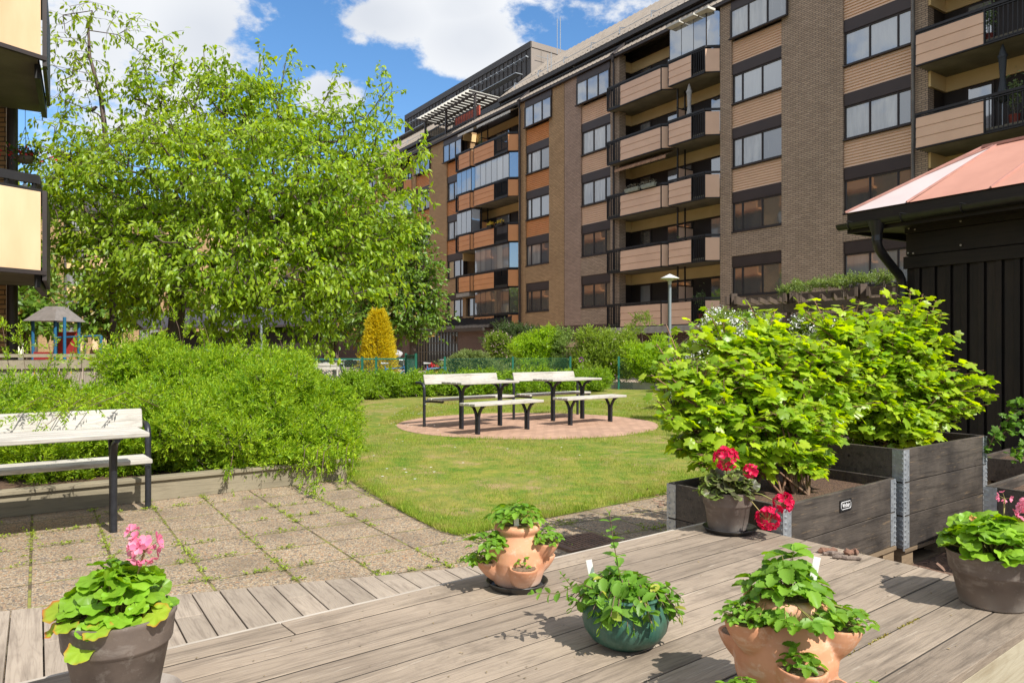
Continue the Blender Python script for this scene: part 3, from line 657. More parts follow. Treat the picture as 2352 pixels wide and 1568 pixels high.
def winbox(s0, s1, w2, z, label, cat, m, fl=None):
    r = thing('window_box', label, cat, FP((s0+s1)/2, w2, z), BRZ, 'planters on the balcony rails'); L = abs(s0-s1)
    MB().add([(-L/2+.04,-.07,0),(L/2-.04,-.07,0),(L/2-.04,.07,0),(-L/2+.04,.07,0),(-L/2,-.1,.17),(L/2,-.1,.17),(L/2,.1,.17),(-L/2,.1,.17)], [(0,3,2,1),(4,5,6,7),(0,1,5,4),(1,2,6,5),(2,3,7,6),(3,0,4,7)]).build('box', m, r, local=True)
    nb = NB(); n = 90; q = np.column_stack([rng.uniform(-L/2, L/2, n), rng.uniform(-.1, .1, n), rng.uniform(.15, .34, n)])
    d = rng.normal(size=(n, 3)); nb.scatter((np.array([(0,0,0),(.5,.25,0),(1,0,0),(.5,-.25,0)]), np.array([(0,1,2,3)])), q, d, rng.normal(size=(n,3)), .09)
    nb.build('flowers', fl, r, local=True)
M['flow_y'] = mat('yellow_petals', (.75,.55,.03), (.7,.45,.02)); M['dry'] = mat('dry_plants', (.22,.19,.13), (.14,.12,.08)); M['box_g'] = mat('grey_planter', (.30,.33,.28)); 
winbox(S(1438, .56), S(1470, .56), .6, ZS(2)-.1, 'long grey planter with dry stems, left of two on a beige balcony rail', 'planter', M['box_g'], M['dry'])
winbox(S(1475, .56), S(1507, .56), .6, ZS(2)-.1, 'long grey planter with dry stems, right of two on a beige balcony rail', 'planter', M['box_g'], M['dry'])
winbox(S(1122, .56), S(1132, .56), .6, ZS(2)-.1, 'planter of yellow flowers, left of two on the orange balcony rail', 'planter', M['rail'], M['flow_y'])
winbox(S(1143, .56), S(1157, .56), .6, ZS(2)-.1, 'planter of yellow flowers, right of two on the orange balcony rail', 'planter', M['rail'], M['flow_y'])

# plants and a few belongings on the balconies
BPL = leafmat('balcony_plant_leaf', (.10,.17,.05), (.22,.28,.12), .3)
for px_, w_, k, h_, lab in ((1104, .2, 4, .55, 'pale leafy potted plant on the top orange balcony'), (1560, .2, 1, .3, 'small potted plant on the lower beige balcony behind the lamp'), (1610, .1, 0, .45, 'leafy potted plant on the lowest beige balcony'), (2270, .3, 3, .35, 'potted plant on the upper right beige balcony'), (2330, .45, 2, .55, 'climbing green plant at the right end of the beige balcony')):
    r = thing('potted_plant', lab, 'potted plant', FP(S(px_, w_), w_, ZS(k)-1.0), BRZ, 'plants on the balconies')
    MB().lathe([(0,0),(.12,0),(.16,.28),(.17,.3),(.14,.3),(.0,.27)], 14).build('pot', M['redp'], r, local=True, smooth=40)
    nb = NB(); n = 260; q = rng.normal(size=(n,3))*np.array([.11,.11,.2*h_/.4])+np.array([0,0,.6+h_*.7]); nb.scatter((np.array([(0,0,0),(.5,.25,0),(1,0,0),(.5,-.25,0)]), np.array([(0,1,2,3)])), q, rng.normal(size=(n,3)), rng.normal(size=(n,3)), .10); nb.build('foliage', BPL, r, local=True)
    MB().tube([(0,0,.27),(.02,0,.6),(0,0,.8+h_*.7)], .012, 5).build('stem', M['dry'], r, local=True)
# ================================================================ GROUND
def sheet(name, pts, z, m, kind='structure', zf=None):
    o = MB().add([(p[0], p[1], z if zf is None else zf(p[0], p[1])) for p in pts], [tuple(range(len(pts)))]).build(name, m); return tag(o, kind=kind)
def sstep(a, b, x): t = min(max((x-a)/(b-a), 0), 1); return t*t*(3-2*t)
def zl(x, y): return .012+.088*sstep(5.2, 9.6, y)
# mulch / soil
m, t, p = newmat('bark_mulch'); v = objco(t)
vo = nd(t, 'ShaderNodeTexVoronoi'); vo.inputs['Scale'].default_value = 1; mp_ = objco(t, (48, 26, 40)); t.links.new(mp_, vo.inputs[0])
cc = mixc(t, ramp(t, vo.outputs['Color'], .1, .9), (.20,.115,.075), (.075,.045,.032)); cc = mixc(t, ramp(t, noise(t, v, 3, 4), .5, .7), cc, (.10,.07,.05))
t.links.new(cc, p.inputs['Base Color']); p.inputs['Roughness'].default_value = .9; bump(t, p, vo.outputs['Distance'], .8, .02); M['mulch'] = m
M['soil'] = mat('potting_soil', (.15,.085,.05), (.075,.045,.03), .95, 0, 40, (90,.9,.02))
tag(MB().add([(-300,-300,-.06),(300,-300,-.06),(300,300,-.06),(-300,300,-.06)], [(0,1,2,3)]).build('ground', mat('dry_earth', (.14,.11,.075), (.09,.08,.045), .95, 0, 1.5)), kind='structure')
sheet('mulch_path', [(1.0,1.5),(9,1.5),(9,9.0),(3.4,9.0),(2.2,6.2),(1.15,4.2),(.6,3.9)], .012, M['mulch'])
# courtyard path beyond the fence
sheet('path', [(-14,21.5),(30,24.5),(30,60),(-60,60),(-60,24)], .03, mat('pale_gravel', (.42,.33,.25), (.34,.27,.2), .9, 0, 4, (60,.3)))
# paving of exposed-aggregate slabs
pv = Vector((-.54,.842)); prz = math.atan2(.54,.842)
m, t, p = newmat('exposed_aggregate_slabs'); c = nd(t, 'ShaderNodeTexCoord'); o_ = c.outputs['Object']
b_ = nd(t, 'ShaderNodeTexBrick'); b_.offset = 0; b_.squash = 1; t.links.new(o_, b_.inputs['Vector'])
for k, v_ in (('Scale', 1), ('Brick Width', .42), ('Row Height', .45), ('Mortar Size', .009), ('Mortar Smooth', .3), ('Bias', 0)): b_.inputs[k].default_value = v_
b_.inputs['Color1'].default_value = (1,1,1,1); b_.inputs['Color2'].default_value = (.72,.72,.72,1)
vo = nd(t, 'ShaderNodeTexVoronoi'); vo.inputs['Scale'].default_value = 125; t.links.new(o_, vo.inputs[0])
vo2 = nd(t, 'ShaderNodeTexVoronoi'); vo2.inputs['Scale'].default_value = 85; t.links.new(o_, vo2.inputs[0])
sx = nd(t, 'ShaderNodeSeparateXYZ'); t.links.new(vo.outputs['Color'], sx.inputs[0]); sx2 = nd(t, 'ShaderNodeSeparateXYZ'); t.links.new(vo2.outputs['Color'], sx2.inputs[0])
cc = mixc(t, sx.outputs[0], (.44,.325,.195), (.27,.20,.13)); cc = mixc(t, mth(t, 'GREATER_THAN', sx.outputs[1], .80), cc, (.48,.41,.31)); cc = mixc(t, mth(t, 'GREATER_THAN', sx2.outputs[0], .84), cc, (.13,.115,.10))
cc = mixc(t, mth(t, 'GREATER_THAN', sx2.outputs[1], .88), cc, (.40,.23,.12))
cc = mixc(t, ramp(t, vo.outputs['Distance'], .45, .85), cc, (.15,.12,.09))
cc = mixc(t, .35, cc, mixc(t, 1, cc, b_.outputs[0], 'MULTIPLY'))
cc = mixc(t, mth(t, 'MULTIPLY', ramp(t, noise(t, o_, 1.9, 5), .48, .72), .7), cc, (.14,.105,.07)); cc = mixc(t, mth(t, 'MULTIPLY', ramp(t, noise(t, o_, 7, 4), .60, .74), .5), cc, (.11,.09,.07))
jm = mixc(t, ramp(t, noise(t, o_, 9, 3), .42, .58), (.085,.06,.035), (.22,.22,.045)); cc = mixc(t, b_.outputs['Fac'], cc, jm)
t.links.new(cc, p.inputs['Base Color']); p.inputs['Roughness'].default_value = .85
bump(t, p, mth(t, 'SUBTRACT', mth(t, 'MULTIPLY', vo.outputs['Distance'], -.5), mth(t, 'MULTIPLY', b_.outputs['Fac'], 2.5)), .6, .006)
j0 = G(355, 1168)                       # a joint crossing
o = MB().add([(-12,-6,.0),(6,-6,0),(6,6.5,0),(-12,6.5,0)], [(0,1,2,3)]).build('paving', m); o.location = (j0.x, j0.y, .0); o.rotation_euler.z = prz; tag(o, kind='structure')
# lawn --------------------------------------------------------------
m, t, p = newmat('lawn_turf'); v = objco(t)
n1 = noise(t, v, .55, 5, .6); n2 = noise(t, v, 5, 5, .65); n3 = noise(t, v, 45, 3, .7)
cc = mixc(t, ramp(t, n2, .36, .64), (.095,.185,.018), (.28,.265,.05)); cc = mixc(t, mth(t, 'MULTIPLY', ramp(t, n1, .47, .66), .6), cc, (.30,.245,.085))
cc = mixc(t, mth(t, 'MULTIPLY', ramp(t, n3, .5, .8), .6), cc, (.05,.085,.015)); cc = mixc(t, mth(t, 'MULTIPLY', ramp(t, noise(t, v, 2.3, 6, .7), .54, .66), .8), cc, (.36,.25,.13))
t.links.new(cc, p.inputs['Base Color']); p.inputs['Roughness'].default_value = .9; p.inputs['Specular IOR Level'].default_value = .15; bump(t, p, mth(t, 'ADD', n3, n2), .7, .03); M['turf'] = m
lawn_front = [G(x, y, .012) for x, y in ((700,1075),(790,1095),(810,1102),(850,1130),(905,1162),(960,1190),(1010,1216),(1050,1226),(1090,1221),(1170,1203),(1290,1180),(1420,1155),(1540,1131),(1700,1100),(1900,1065))]
lf = sorted([(q.x, q.y) for q in lawn_front])
def yfront(x): return float(np.interp(x, [a for a, _ in lf], [b for _, b in lf]))
xs = np.arange(-5.2, 9.01, .2); ts = np.concatenate([np.linspace(0, .35, 24), np.linspace(.35, 1, 18)[1:]])
b = MB(); V = []; 
for x in xs:
    y0 = yfront(x)+.03*math.sin(x*9)+.02*math.sin(x*23)
    for q in ts: y = y0+(25.5-y0)*q; V.append((x, y, zl(x, y) if q > 0 else .003))
n = len(ts); b.add(V, [(i*n+j, (i+1)*n+j, (i+1)*n+j+1, i*n+j+1) for i in range(len(xs)-1) for j in range(n-1)])
tag(b.build('lawn', M['turf'], smooth=True), kind='structure')
# round patio ----------------------------------------------------------
m, t, p = newmat('red_patio_bricks'); o_ = objco(t); br = nd(t, 'ShaderNodeTexBrick'); mp_ = nd(t, 'ShaderNodeMapping'); mp_.inputs['Rotation'].default_value = (0,0,R(-43)); t.links.new(o_, mp_.inputs[0]); t.links.new(mp_.outputs[0], br.inputs[0])
for k, v_ in (('Scale', 1), ('Brick Width', .24), ('Row Height', .115), ('Mortar Size', .010)): br.inputs[k].default_value = v_
br.inputs['Color1'].default_value = (.48,.30,.205,1); br.inputs['Color2'].default_value = (.38,.235,.16,1); br.inputs['Mortar'].default_value = (.24,.15,.10,1)
cc = hsv(t, br.outputs[0], mth(t, 'ADD', mth(t, 'MULTIPLY', noise(t, o_, 1.5, 5), .5), .75)); cc = mixc(t, mth(t, 'MULTIPLY', ramp(t, noise(t, o_, 6, 4), .6, .75), .4), cc, (.25,.16,.11))
t.links.new(cc, p.inputs['Base Color']); p.inputs['Roughness'].default_value = .85; bump(t, p, mth(t, 'SUBTRACT', 1.0, br.outputs['Fac']), .4, .004)
PC = Vector((.25, 12.15, .104)); PR = 2.13
b = MB(); b.add([(PC.x+math.cos(a)*PR*(1+.008*math.sin(5*a)), PC.y+math.sin(a)*PR*1.02, PC.z) for a in np.linspace(0, 2*PI, 90, endpoint=False)], [tuple(range(90))]); tag(b.build('patio', m), kind='structure')
# grass blades -------------------------------------------------------------
GRB = mat('grass_blades', (.14,.24,.03), (.25,.30,.05), .6, 0, 1.3)
m = leafmat('grass_blade', (.14,.28,.02), (.34,.375,.065), .35, .6, None, .5, .8, None, .2); t = m.node_tree
mo = objco(t); pn = mth(t, 'ADD', mth(t, 'MULTIPLY', noise(t, mo, .8, 5, .65), .6), mth(t, 'MULTIPLY', noise(t, mo, 4.0, 4, .7), .4)); src = t.nodes['Principled BSDF'].inputs['Base Color'].links[0].from_socket
cx_ = mixc(t, ramp(t, pn, .49, .60), src, (.40,.31,.12)); t.links.new(cx_, t.nodes['Principled BSDF'].inputs['Base Color'])
nb = NB(); n = 95000; X = rng.uniform(-2.2, 3.6, n*3); u = rng.random(n*3)**1.6; Y0 = np.array([yfront(x) for x in np.linspace(-2.2, 3.6, 300)]); yf = np.interp(X, np.linspace(-2.2, 3.6, 300), Y0)
Y = yf-.02+u*(17.5-yf); keep = (np.abs(X) < Y*.45+.2) & (((X-PC.x)**2+(Y-PC.y)**2) > (PR-.02)**2)
bare = np.sin(X*3.1+np.sin(Y*2.3)*1.6)*np.sin(Y*2.7+X*1.3)+rng.normal(size=len(X))*.5; keep &= bare < .75
dry = np.sin(X*1.7+2)*np.sin(Y*1.1+X*.6)+.6*np.sin(X*5.1+Y*3.7); keep &= rng.random(len(X)) < np.clip(.7-dry*.55, .08, 1)
X, Y, yf = X[keep][:n], Y[keep][:n], yf[keep][:n]; Z = np.array([zl(0, y) for y in np.linspace(3, 20, 400)]); Z = np.interp(Y, np.linspace(3, 20, 400), Z)
edge = np.exp(-(Y-yf)/.12)+.8*np.exp(-(np.hypot(X-PC.x, Y-PC.y)-PR)/.08)
A = np.column_stack([rng.normal(size=len(X))*.35, rng.normal(size=len(X))*.35, np.ones(len(X))]); U = rng.normal(size=(len(X), 3)); U[:,2] *= .2
nb.scatter((np.array([(0,-.05,0),(0,.05,0),(.6,.035,.05),(1,0,.16),(.6,-.035,.05)]), np.array([(0,4,3,2,1)])), np.column_stack([X, Y, Z-.004]), A, U, (.018+.022*rng.random(len(X)))*(1+.35*edge)*(1+np.clip((Y-8)/14, 0, .6)))
tag(nb.build('grass', m), 'short patchy green and straw-coloured grass of the courtyard lawn', 'grass', kind='stuff')
# weeds growing in the joints -------------------------------------------------
WM = leafmat('weed_leaf', (.17,.26,.03), (.30,.38,.05), .4, .5)
rhomb = (np.array([(0,0,0),(.5,.28,.06),(1,0,0),(.5,-.28,.06)]), np.array([(0,1,2,3)]))
pts = []
c_, s_ = math.cos(prz), math.sin(prz)
for i in range(-9, 8):
    for j in range(-10, 10):
        for _ in range(14):
            if random.random() < .5: a, b2 = i*.42, (j+random.random())*.45
            else: a, b2 = (i+random.random())*.42, j*.45
            if math.sin(a*3.3+1)*math.sin(b2*2.7+.5)+random.gauss(0, .5) < -.0: continue
            pts.append((j0.x+a*c_-b2*s_, j0.y+a*s_+b2*c_))
q = []
for x, y in pts:
    if y < 3.2: continue
    k_ = random.randint(4, 16); r_ = random.uniform(.008, .028)
    for _ in range(k_): q.append((x+random.gauss(0, r_), y+random.gauss(0, r_), .006+random.random()*.008))
q = np.array(q); A = rng.normal(size=q.shape); A[:,2] = np.abs(A[:,2])*.5; U = rng.normal(size=q.shape)*.4+np.array([0,0,1])
nb = NB(); nb.scatter(rhomb, q, A, U, rng.uniform(.010, .027, len(q))); tag(nb.build('weeds', WM), 'small green weeds and moss sprouting in the paving joints', 'weeds', kind='stuff')
# loose bark chips on the mulch
n = 3800; X = rng.uniform(1.2, 6, n); Y = rng.uniform(2.4, 8, n); A = rng.normal(size=(n,3)); A[:,2] *= .25; U = rng.normal(size=(n,3))*.5+np.array([0,0,1])
chip = (np.array([(0,-.2,0),(0,.2,0),(1,.22,0),(1,-.12,0),(.5,0,.14)]), np.array([(0,3,4),(3,2,4),(2,1,4),(1,0,4)]))
nb = NB(); nb.scatter(chip, np.column_stack([X, Y, np.full(n, .018)]), A, U, rng.uniform(.02, .06, n))
tag(nb.build('bark_chips', mat('bark_chip', (.26,.15,.10), (.12,.075,.055), .85, 0, 9, None, .6)), 'loose brown bark chips beside the deck', 'bark chips', kind='stuff')
# ================================================================ DECK AND BOARDWALK
DZ = .42; K = Vector((1.06, 3.80, 0)); DB = math.atan2(.627, .779)
deck = thing('deck', 'broad raised platform of grey weathered boards in the foreground', 'deck', (K.x, K.y, 0), DB)
M['edge'] = wood('pale_edge_board', (.52,.47,.40), (.44,.39,.33), (.22,.18,.14), 'X', 1, .8, .1)
nbd = 12; bw = 1.508/nbd; b = MB(); rj = random.Random(3); jg = [0]+[rj.uniform(-.004, .004) for _ in range(nbd)]; jg[-1] = 0
for i in range(nbd):
    v0, v1 = -(i*bw+.0028+jg[i]), -((i+1)*bw-.0028+jg[i+1]); x1a, x1b = .084*v0, .084*v1
    dz = rj.uniform(-.0015, .0015); cuts = [-4.6, x1a]
    c_ = rj.uniform(-3.2, -.6)
    segs = [(-4.6, c_-.002), (c_+.002, None)] if i % 3 else [(-4.6, None)]
    if i == 0: segs = [(-4.6, -2.31), (-2.306, None)]
    for a, e in segs:
        ea, eb = (x1a, x1b) if e is None else (e, e)
        b.prism([(a, v1), (eb+rj.uniform(-.006,.004) if e is None else eb, v1), (ea, v0), (a, v0)], DZ-.028+dz, DZ+dz)
b.build('planking', M['deck'], deck, local=True, bevel=.0018)
MB().box(-4.6, -.005, .0035, .031, .05, DZ-.006).build('side_board', M['edge'], deck, local=True, bevel=.003)
MB().box(-4.6, -.12, -1.500, -1.475, .05, DZ-.032).build('side_board', M['newwood'], deck, local=True, bevel=.003)
MB().add([(-.03,-.06,.05),(-.15,-1.47,.05),(-.15,-1.47,DZ-.03),(-.03,-.06,DZ-.03)], [(0,1,2,3)]).build('end_board', M['bedwood'], deck, local=True)
b = MB()
for x in (-4, -3, -2, -1, -.25): b.box(x-.04, x+.04, -1.46, -.04, .02, DZ-.032)
b.build('joist', M['bedwood'], deck, local=True)
b = MB()
for i in range(1, nbd): b.box(-4.6, .084*-i*bw-.004, -i*bw-jg[i]-.0027, -i*bw-jg[i]+.0027, DZ-.026, DZ-.0016)
b.build('gap_dirt_shade', mat('dirt_with_gap_shade', (.025,.02,.016), (.05,.04,.028), .95), deck, local=True)  # dark fill: dirt plus the shade between boards, put in as colour
# moss in one joint
nb = NB(); n = 700; x = -1.15+rng.random(n)**.8*.5; q = np.column_stack([x, -(10*bw)+rng.normal(size=n)*.003, DZ+rng.random(n)*.003-.003])
q = q[np.sin(q[:,0]*31)+rng.normal(size=n)*.5 > -.2]; nb.scatter(rhomb, q, rng.normal(size=q.shape), rng.normal(size=q.shape)+np.array([0,0,1]), .007)
tag(nb.build('moss', leafmat('joint_moss', (.22,.22,.02), (.30,.22,.03), .2), deck, local=True), kind='stuff')
wlk = thing('boardwalk', 'low grey boardwalk of short boards along the paving', 'boardwalk', tuple(G(25,1400,.05))[:2]+(0,), math.atan2(.54,.842))
e1 = G(1094, 1299, .05)-G(25, 1400, .05); ca, sa_ = math.cos(-wlk.rotation_euler.z), math.sin(-wlk.rotation_euler.z); ex, ey = e1.x*ca-e1.y*sa_, e1.x*sa_+e1.y*ca; sl = ey/ex
b = MB(); p_ = .128; i = -8
while i*p_ < ex+.22:
    x0, x1 = i*p_+.003, (i+1)*p_-.003; y0, y1 = x0*sl+rj.uniform(-.006,.006), x1*sl+rj.uniform(-.006,.006); dz = rj.uniform(-.001,.001)
    if i % 4 == 1: b.prism([(x0,-1.5),(x1,-1.5),(x1,-.55-.0),(x0,-.55)], .022+dz, .05+dz); b.prism([(x0,-.547),(x1,-.547),(x1,y1),(x0,y0)], .022+dz, .05+dz)
    else: b.prism([(x0,-1.5),(x1,-1.5),(x1,y1),(x0,y0)], .022+dz, .05+dz)
    i += 1
b.build('planking', M['walk'], wlk, local=True, bevel=.003)
b = MB(); b.box(-1, ex, -1.3, -1.2, .003, .02); b.box(-1, ex-.5, -.5, -.42, .003, .02); b.build('joist', M['bedwood'], wlk, local=True)
w2_ = thing('boardwalk', 'strip of pale boards lying below the near side of the deck', 'boardwalk', (1.4, 1.3, 0), DB)
b = MB()
for i in range(9): b.box(-2.6+.0*i, 2.8, -.8+i*.126, -.8+i*.126+.121, .02, .048)
b.build('planking', M['deck'], w2_, local=True, bevel=.003)
# drain grate
dg = G(1338, 1250); gr = thing('drain_grate', 'rusty brown rectangular drain grate set in the paving behind the deck', 'drain grate', (dg.x+.0, dg.y+.03, 0), prz)
b = MB(); L, W_ = .21, .16
b.box(-L, L, -W_, -W_+.03, .002, .018); b.box(-L, L, W_-.03, W_, .002, .018); b.box(-L, -L+.03, -W_+.03, W_-.03, .002, .018); b.box(L-.03, L, -W_+.03, W_-.03, .002, .018)
b.build('frame', mat('rusty_iron', (.22,.13,.085), (.12,.075,.055), .8, .0, 20), gr, local=True)
b = MB()
for i in range(11): x = -L+.045+i*(2*L-.09)/10; b.box(x-.010, x+.010, -W_+.03, W_-.03, .004, .016)
for y in (-.07, .07): b.box(-L+.03, L-.03, y-.006, y+.006, .003, .013)
b.build('bar', bpy.data.materials['rusty_iron'], gr, local=True); MB().box(-L+.03, L-.03, -W_+.03, W_-.03, .0005, .003).build('pit', M['black_plastic'], gr, local=True)
# ================================================================ TABLES AND BENCHES
def planks(L, W_, z, n, th=.035, gap=.008):
    b = MB(); pw = (W_-gap*(n-1))/n
    for i in range(n): y = -W_/2+i*(pw+gap); b.box(-L/2, L/2, y, y+pw, z-th, z)
    return b
def yleg(x, z, W_, r=.024, y0=0, spread=.75):
    b = MB(); hw = W_*spread/2
    for sgn in (-1, 1):
        b.tube([(x, y0+sgn*r*.95, 0), (x, y0+sgn*r*.95, z-.17), (x, y0+sgn*(r+.012), z-.11), (x, y0+sgn*(r+.045), z-.055), (x, y0+sgn*hw*.75, z-.022), (x, y0+sgn*hw, z-.014)], [r]*4+[r*.9, r*.8], 10)
    b.box(x-.03, x+.03, y0-hw-.02, y0+hw+.02, z-.012, z-.002)
    return b
def table(loc, rz, L, W_, label, ls, Z=.72, n=4):
    t_ = thing('table', label, 'table', loc, rz, 'white slatted tables')
    planks(L, W_, Z, n).build('tabletop', M['white_wood'], t_, local=True, bevel=.008)
    for x in (-ls/2, ls/2): yleg(x, Z-.035, W_).build('leg', M['black_steel'], t_, local=True, smooth=50)
    return t_
def flat_bench(loc, rz, L, label, ls):
    t_ = thing('bench', label, 'bench', loc, rz, 'backless benches on the patio')
    planks(L, .34, .45, 3, .04).build('seat', M['white_wood'], t_, local=True, bevel=.008)
    for x in (-ls/2, ls/2): yleg(x, .41, .34, .024).build('leg', M['black_steel'], t_, local=True, smooth=50)
    return t_
def back_bench(loc, rz, L, label, group='benches with backrests'):
    t_ = thing('bench', label, 'bench', loc, rz, group)      # loc at the legs; local +y points to the backrest
    planks(L, .36, .45, 3, .035).build('seat', M['white_wood'], t_, local=True, bevel=.008)
    for o in t_.children: o.location.y = -.23
    bk = MB().add([(-L/2,-.01,.66),(L/2,-.01,.66),(L/2,.022,.66),(-L/2,.022,.66),(-L/2,.03,.815),(L/2,.03,.815),(L/2,.062,.815),(-L/2,.062,.815)], [(0,3,2,1),(4,5,6,7),(0,1,5,4),(1,2,6,5),(2,3,7,6),(3,0,4,7)])
    bk.build('backrest', M['white_wood'], t_, local=True, bevel=.012)
    for s_ in (-1, 1):
        x = s_*(L/2+.035); b = MB()
        b.tube([(x, -.03, 0), (x, -.03, .50), (x, -.03, .60), (x, -.015, .645), (x, .02, .675), (x, .08, .685), (x, .17, .685)], .024, 10)
        b.tube([(x, -.02, .40), (x-s_*.03, -.06, .40), (x-s_*.07, -.12, .402), (x-s_*.07, -.40, .402)], .02, 8); b.box(x-s_*.07-.02, x-s_*.07+.02, -.41, -.05, .400, .413)
        b.build('frame', M['black_steel'], t_, local=True, smooth=50)
        b = MB().lathe([(.0,0),(.012,0),(.012,.012),(0,.012)], 8, (x-s_*.0, -.062, .35)).build('bolt', M['galv'], t_, local=True)
    return t_
A43 = R(43); zp = .104
flat_bench((-.132,10.92,zp), R(44), 1.40, 'white backless bench at the near left of the round patio', 1.0)
flat_bench((1.297,12.2,zp), R(41), 1.42, 'white backless bench at the near right of the round patio', .96)
table((-.483,11.565,zp), R(42), 1.17, .5, 'white slatted table in the left group on the round patio', .78)
table((.968,12.83,zp), R(41), 1.2, .5, 'white slatted table in the right group on the round patio', .72)
back_bench((-.81,12.245,zp), R(45), 1.6, 'white bench with backrest behind the left patio table')
back_bench((.611,13.41,zp), R(41), 1.52, 'white bench with backrest behind the right patio table')
d2 = Vector((.806,.592)); a2 = math.atan2(.592,.806)
q = Vector((-3.008, 6.095))-d2*.84; back_bench((q.x, q.y, 0), a2, 1.62, 'weathered white bench with backrest half covered by the green shrub at the left edge')
q = Vector((-2.845,5.28))-d2*.62; table((q.x, q.y, 0), a2, 1.62, .54, 'cracked white table standing on the slab paving at the left edge', 1.24)
# ================================================================ PLANTING BED EDGE
bA, bB = G(-120, 1203), G(797, 1100); bd = (bB-bA); bang = math.atan2(bd.y, bd.x); bL = bd.length
bed = thing('planter_bed', 'low greenish timber edging that holds the bed of yellow-green shrubs', 'planter bed', (bA.x, bA.y, 0), bang)
MB().box(0, bL, -.0, .045, 0, .17).build('side_board', M['bedwood'], bed, local=True, bevel=.004); MB().box(-.02, bL+.03, -.025, .11, .172, .205).build('cap_board', M['bedwood'], bed, local=True, bevel=.005)
MB().box(bL-.045, bL, .046, 2.6, 0, .17).build('side_board', M['bedwood'], bed, local=True); MB().box(0, bL-.05, .05, 2.6, -.02, .15).build('soil', M['soil'], bed, local=True)
# ================================================================ PALLET-COLLAR CRATES
def crate(A, B, C, ztop, n, label, pallet=True, sign=None):
    """A near-left corner, B near-right corner, C far corner beyond A; n collars"""
    A, B, C = Vector(A), Vector(B), Vector(C); u = (B-A); L = u.length; rz = math.atan2(u.y, u.x); W_ = (C-A).length
    t_ = thing('planter_crate', label, 'planter crate', (A.x, A.y, 0), rz, 'pallet collar planters'); h = .195; th = .022; z0 = ztop-n*h
    # side vector in local frame
    c_, s_ = math.cos(-rz), math.sin(-rz); w_ = C-A; wl = Vector((w_.x*c_-w_.y*s_, w_.x*s_+w_.y*c_)).normalized()*W_
    P0, P1, P2, P3 = Vector((0,0)), Vector((L,0)), Vector((L,0))+wl, wl
    for i in range(n):
        za, zb = z0+i*h+.002, z0+(i+1)*h-.002; cl = MB()
        for a, e in ((P0,P1),(P1,P2),(P2,P3),(P3,P0)):
            cl.beam((a.x,a.y,(za+zb)/2), (e.x,e.y,(za+zb)/2), th, zb-za)
        cl.build('collar', M['crate'], t_, local=True, bevel=.003)
    for (cx, a, e) in ((P0,P1,P3),(P1,P0,P2),(P2,P3,P1),(P3,P2,P0)):
        hb = MB(); da, de = (a-cx).normalized(), (e-cx).normalized(); out = -(da+de)*.5
        for i in range(n):
            za, zb = z0+i*h+.004, z0+(i+1)*h-.006
            for d in (da, de):
                nrm = Vector((d.y, -d.x)); 
                if nrm.dot(-(da+de)) < 0: nrm = -nrm
                p0 = cx+nrm*(th/2+.002)+d*(-.008); p1 = p0+d*.062; hb.beam((p0.x,p0.y,(za+zb)/2), (p1.x,p1.y,(za+zb)/2), .003, zb-za)
                for kk in range(6):
                    z_ = za+.02+kk*(zb-za-.04)/5; hb.beam((p0.x+nrm.x*.003,p0.y+nrm.y*.003,z_), ((p0+d*.02).x+nrm.x*.003,(p0+d*.02).y+nrm.y*.003,z_), .006, .008)
                for kk in range(3): z_ = za+.03+kk*.06; pp = p0+d*.05+nrm*.002; hb.beam((pp.x-.004,pp.y,z_), (pp.x+.004,pp.y,z_), .006, .008)
            hb.tube([(cx.x+out.x*.02, cx.y+out.y*.02, za-.012), (cx.x+out.x*.02, cx.y+out.y*.02, zb)], .006, 6)
        hb.build('corner_hinge', M['galv'], t_, local=True)
    so_ = MB(); q4 = [P0+(P1-P0)*.02+(P3-P0)*.02, P1+(P0-P1)*.02+(P2-P1)*.02, P2+(P3-P2)*.02+(P1-P2)*.02, P3+(P2-P3)*.02+(P0-P3)*.02]
    so_.prism([tuple(x) for x in q4], z0, ztop-.06 if n < 3 else ztop-.10); so_.build('soil', M['soil'], t_, local=True)
    if pallet:
        pl = MB()
        for fx in (0, .5, 1):
            for fy in (0, .5, 1):
                c0 = P0+(P1-P0)*(.06+.88*fx)+(P3-P0)*(.06+.88*fy); pl.box(c0.x-.07, c0.x+.07, c0.y-.05, c0.y+.05, .02, z0-.022)
        for fy in (.0, .25, .5, .75, 1): a = P0+(P3-P0)*(.04+.92*fy); e = a+(P1-P0); pl.beam((a.x,a.y,z0-.012), (e.x,e.y,z0-.012), .1, .02)
        for fy in (0, .5, 1): a = P0+(P3-P0)*(.06+.88*fy); e = a+(P1-P0); pl.beam((a.x,a.y,.014), (e.x,e.y,.014), .1, .016)
        pl.build('pallet', M['pallet'], t_, local=True)
    return t_
c1 = crate((1.289,3.525), (2.205,4.29), (.885,4.14), .552, 2, 'low black-stained planter crate with the small name sign behind the deck')
c2 = crate((2.285,4.33), (3.22,5.05), (1.75,5.10), .713, 3, 'tall dark planter crate of three collars beside the shed')
c3 = crate((3.12,3.50), (4.05,4.27), (2.675,4.165), .53, 2, 'planter crate at the right edge behind the pot of pink geraniums')
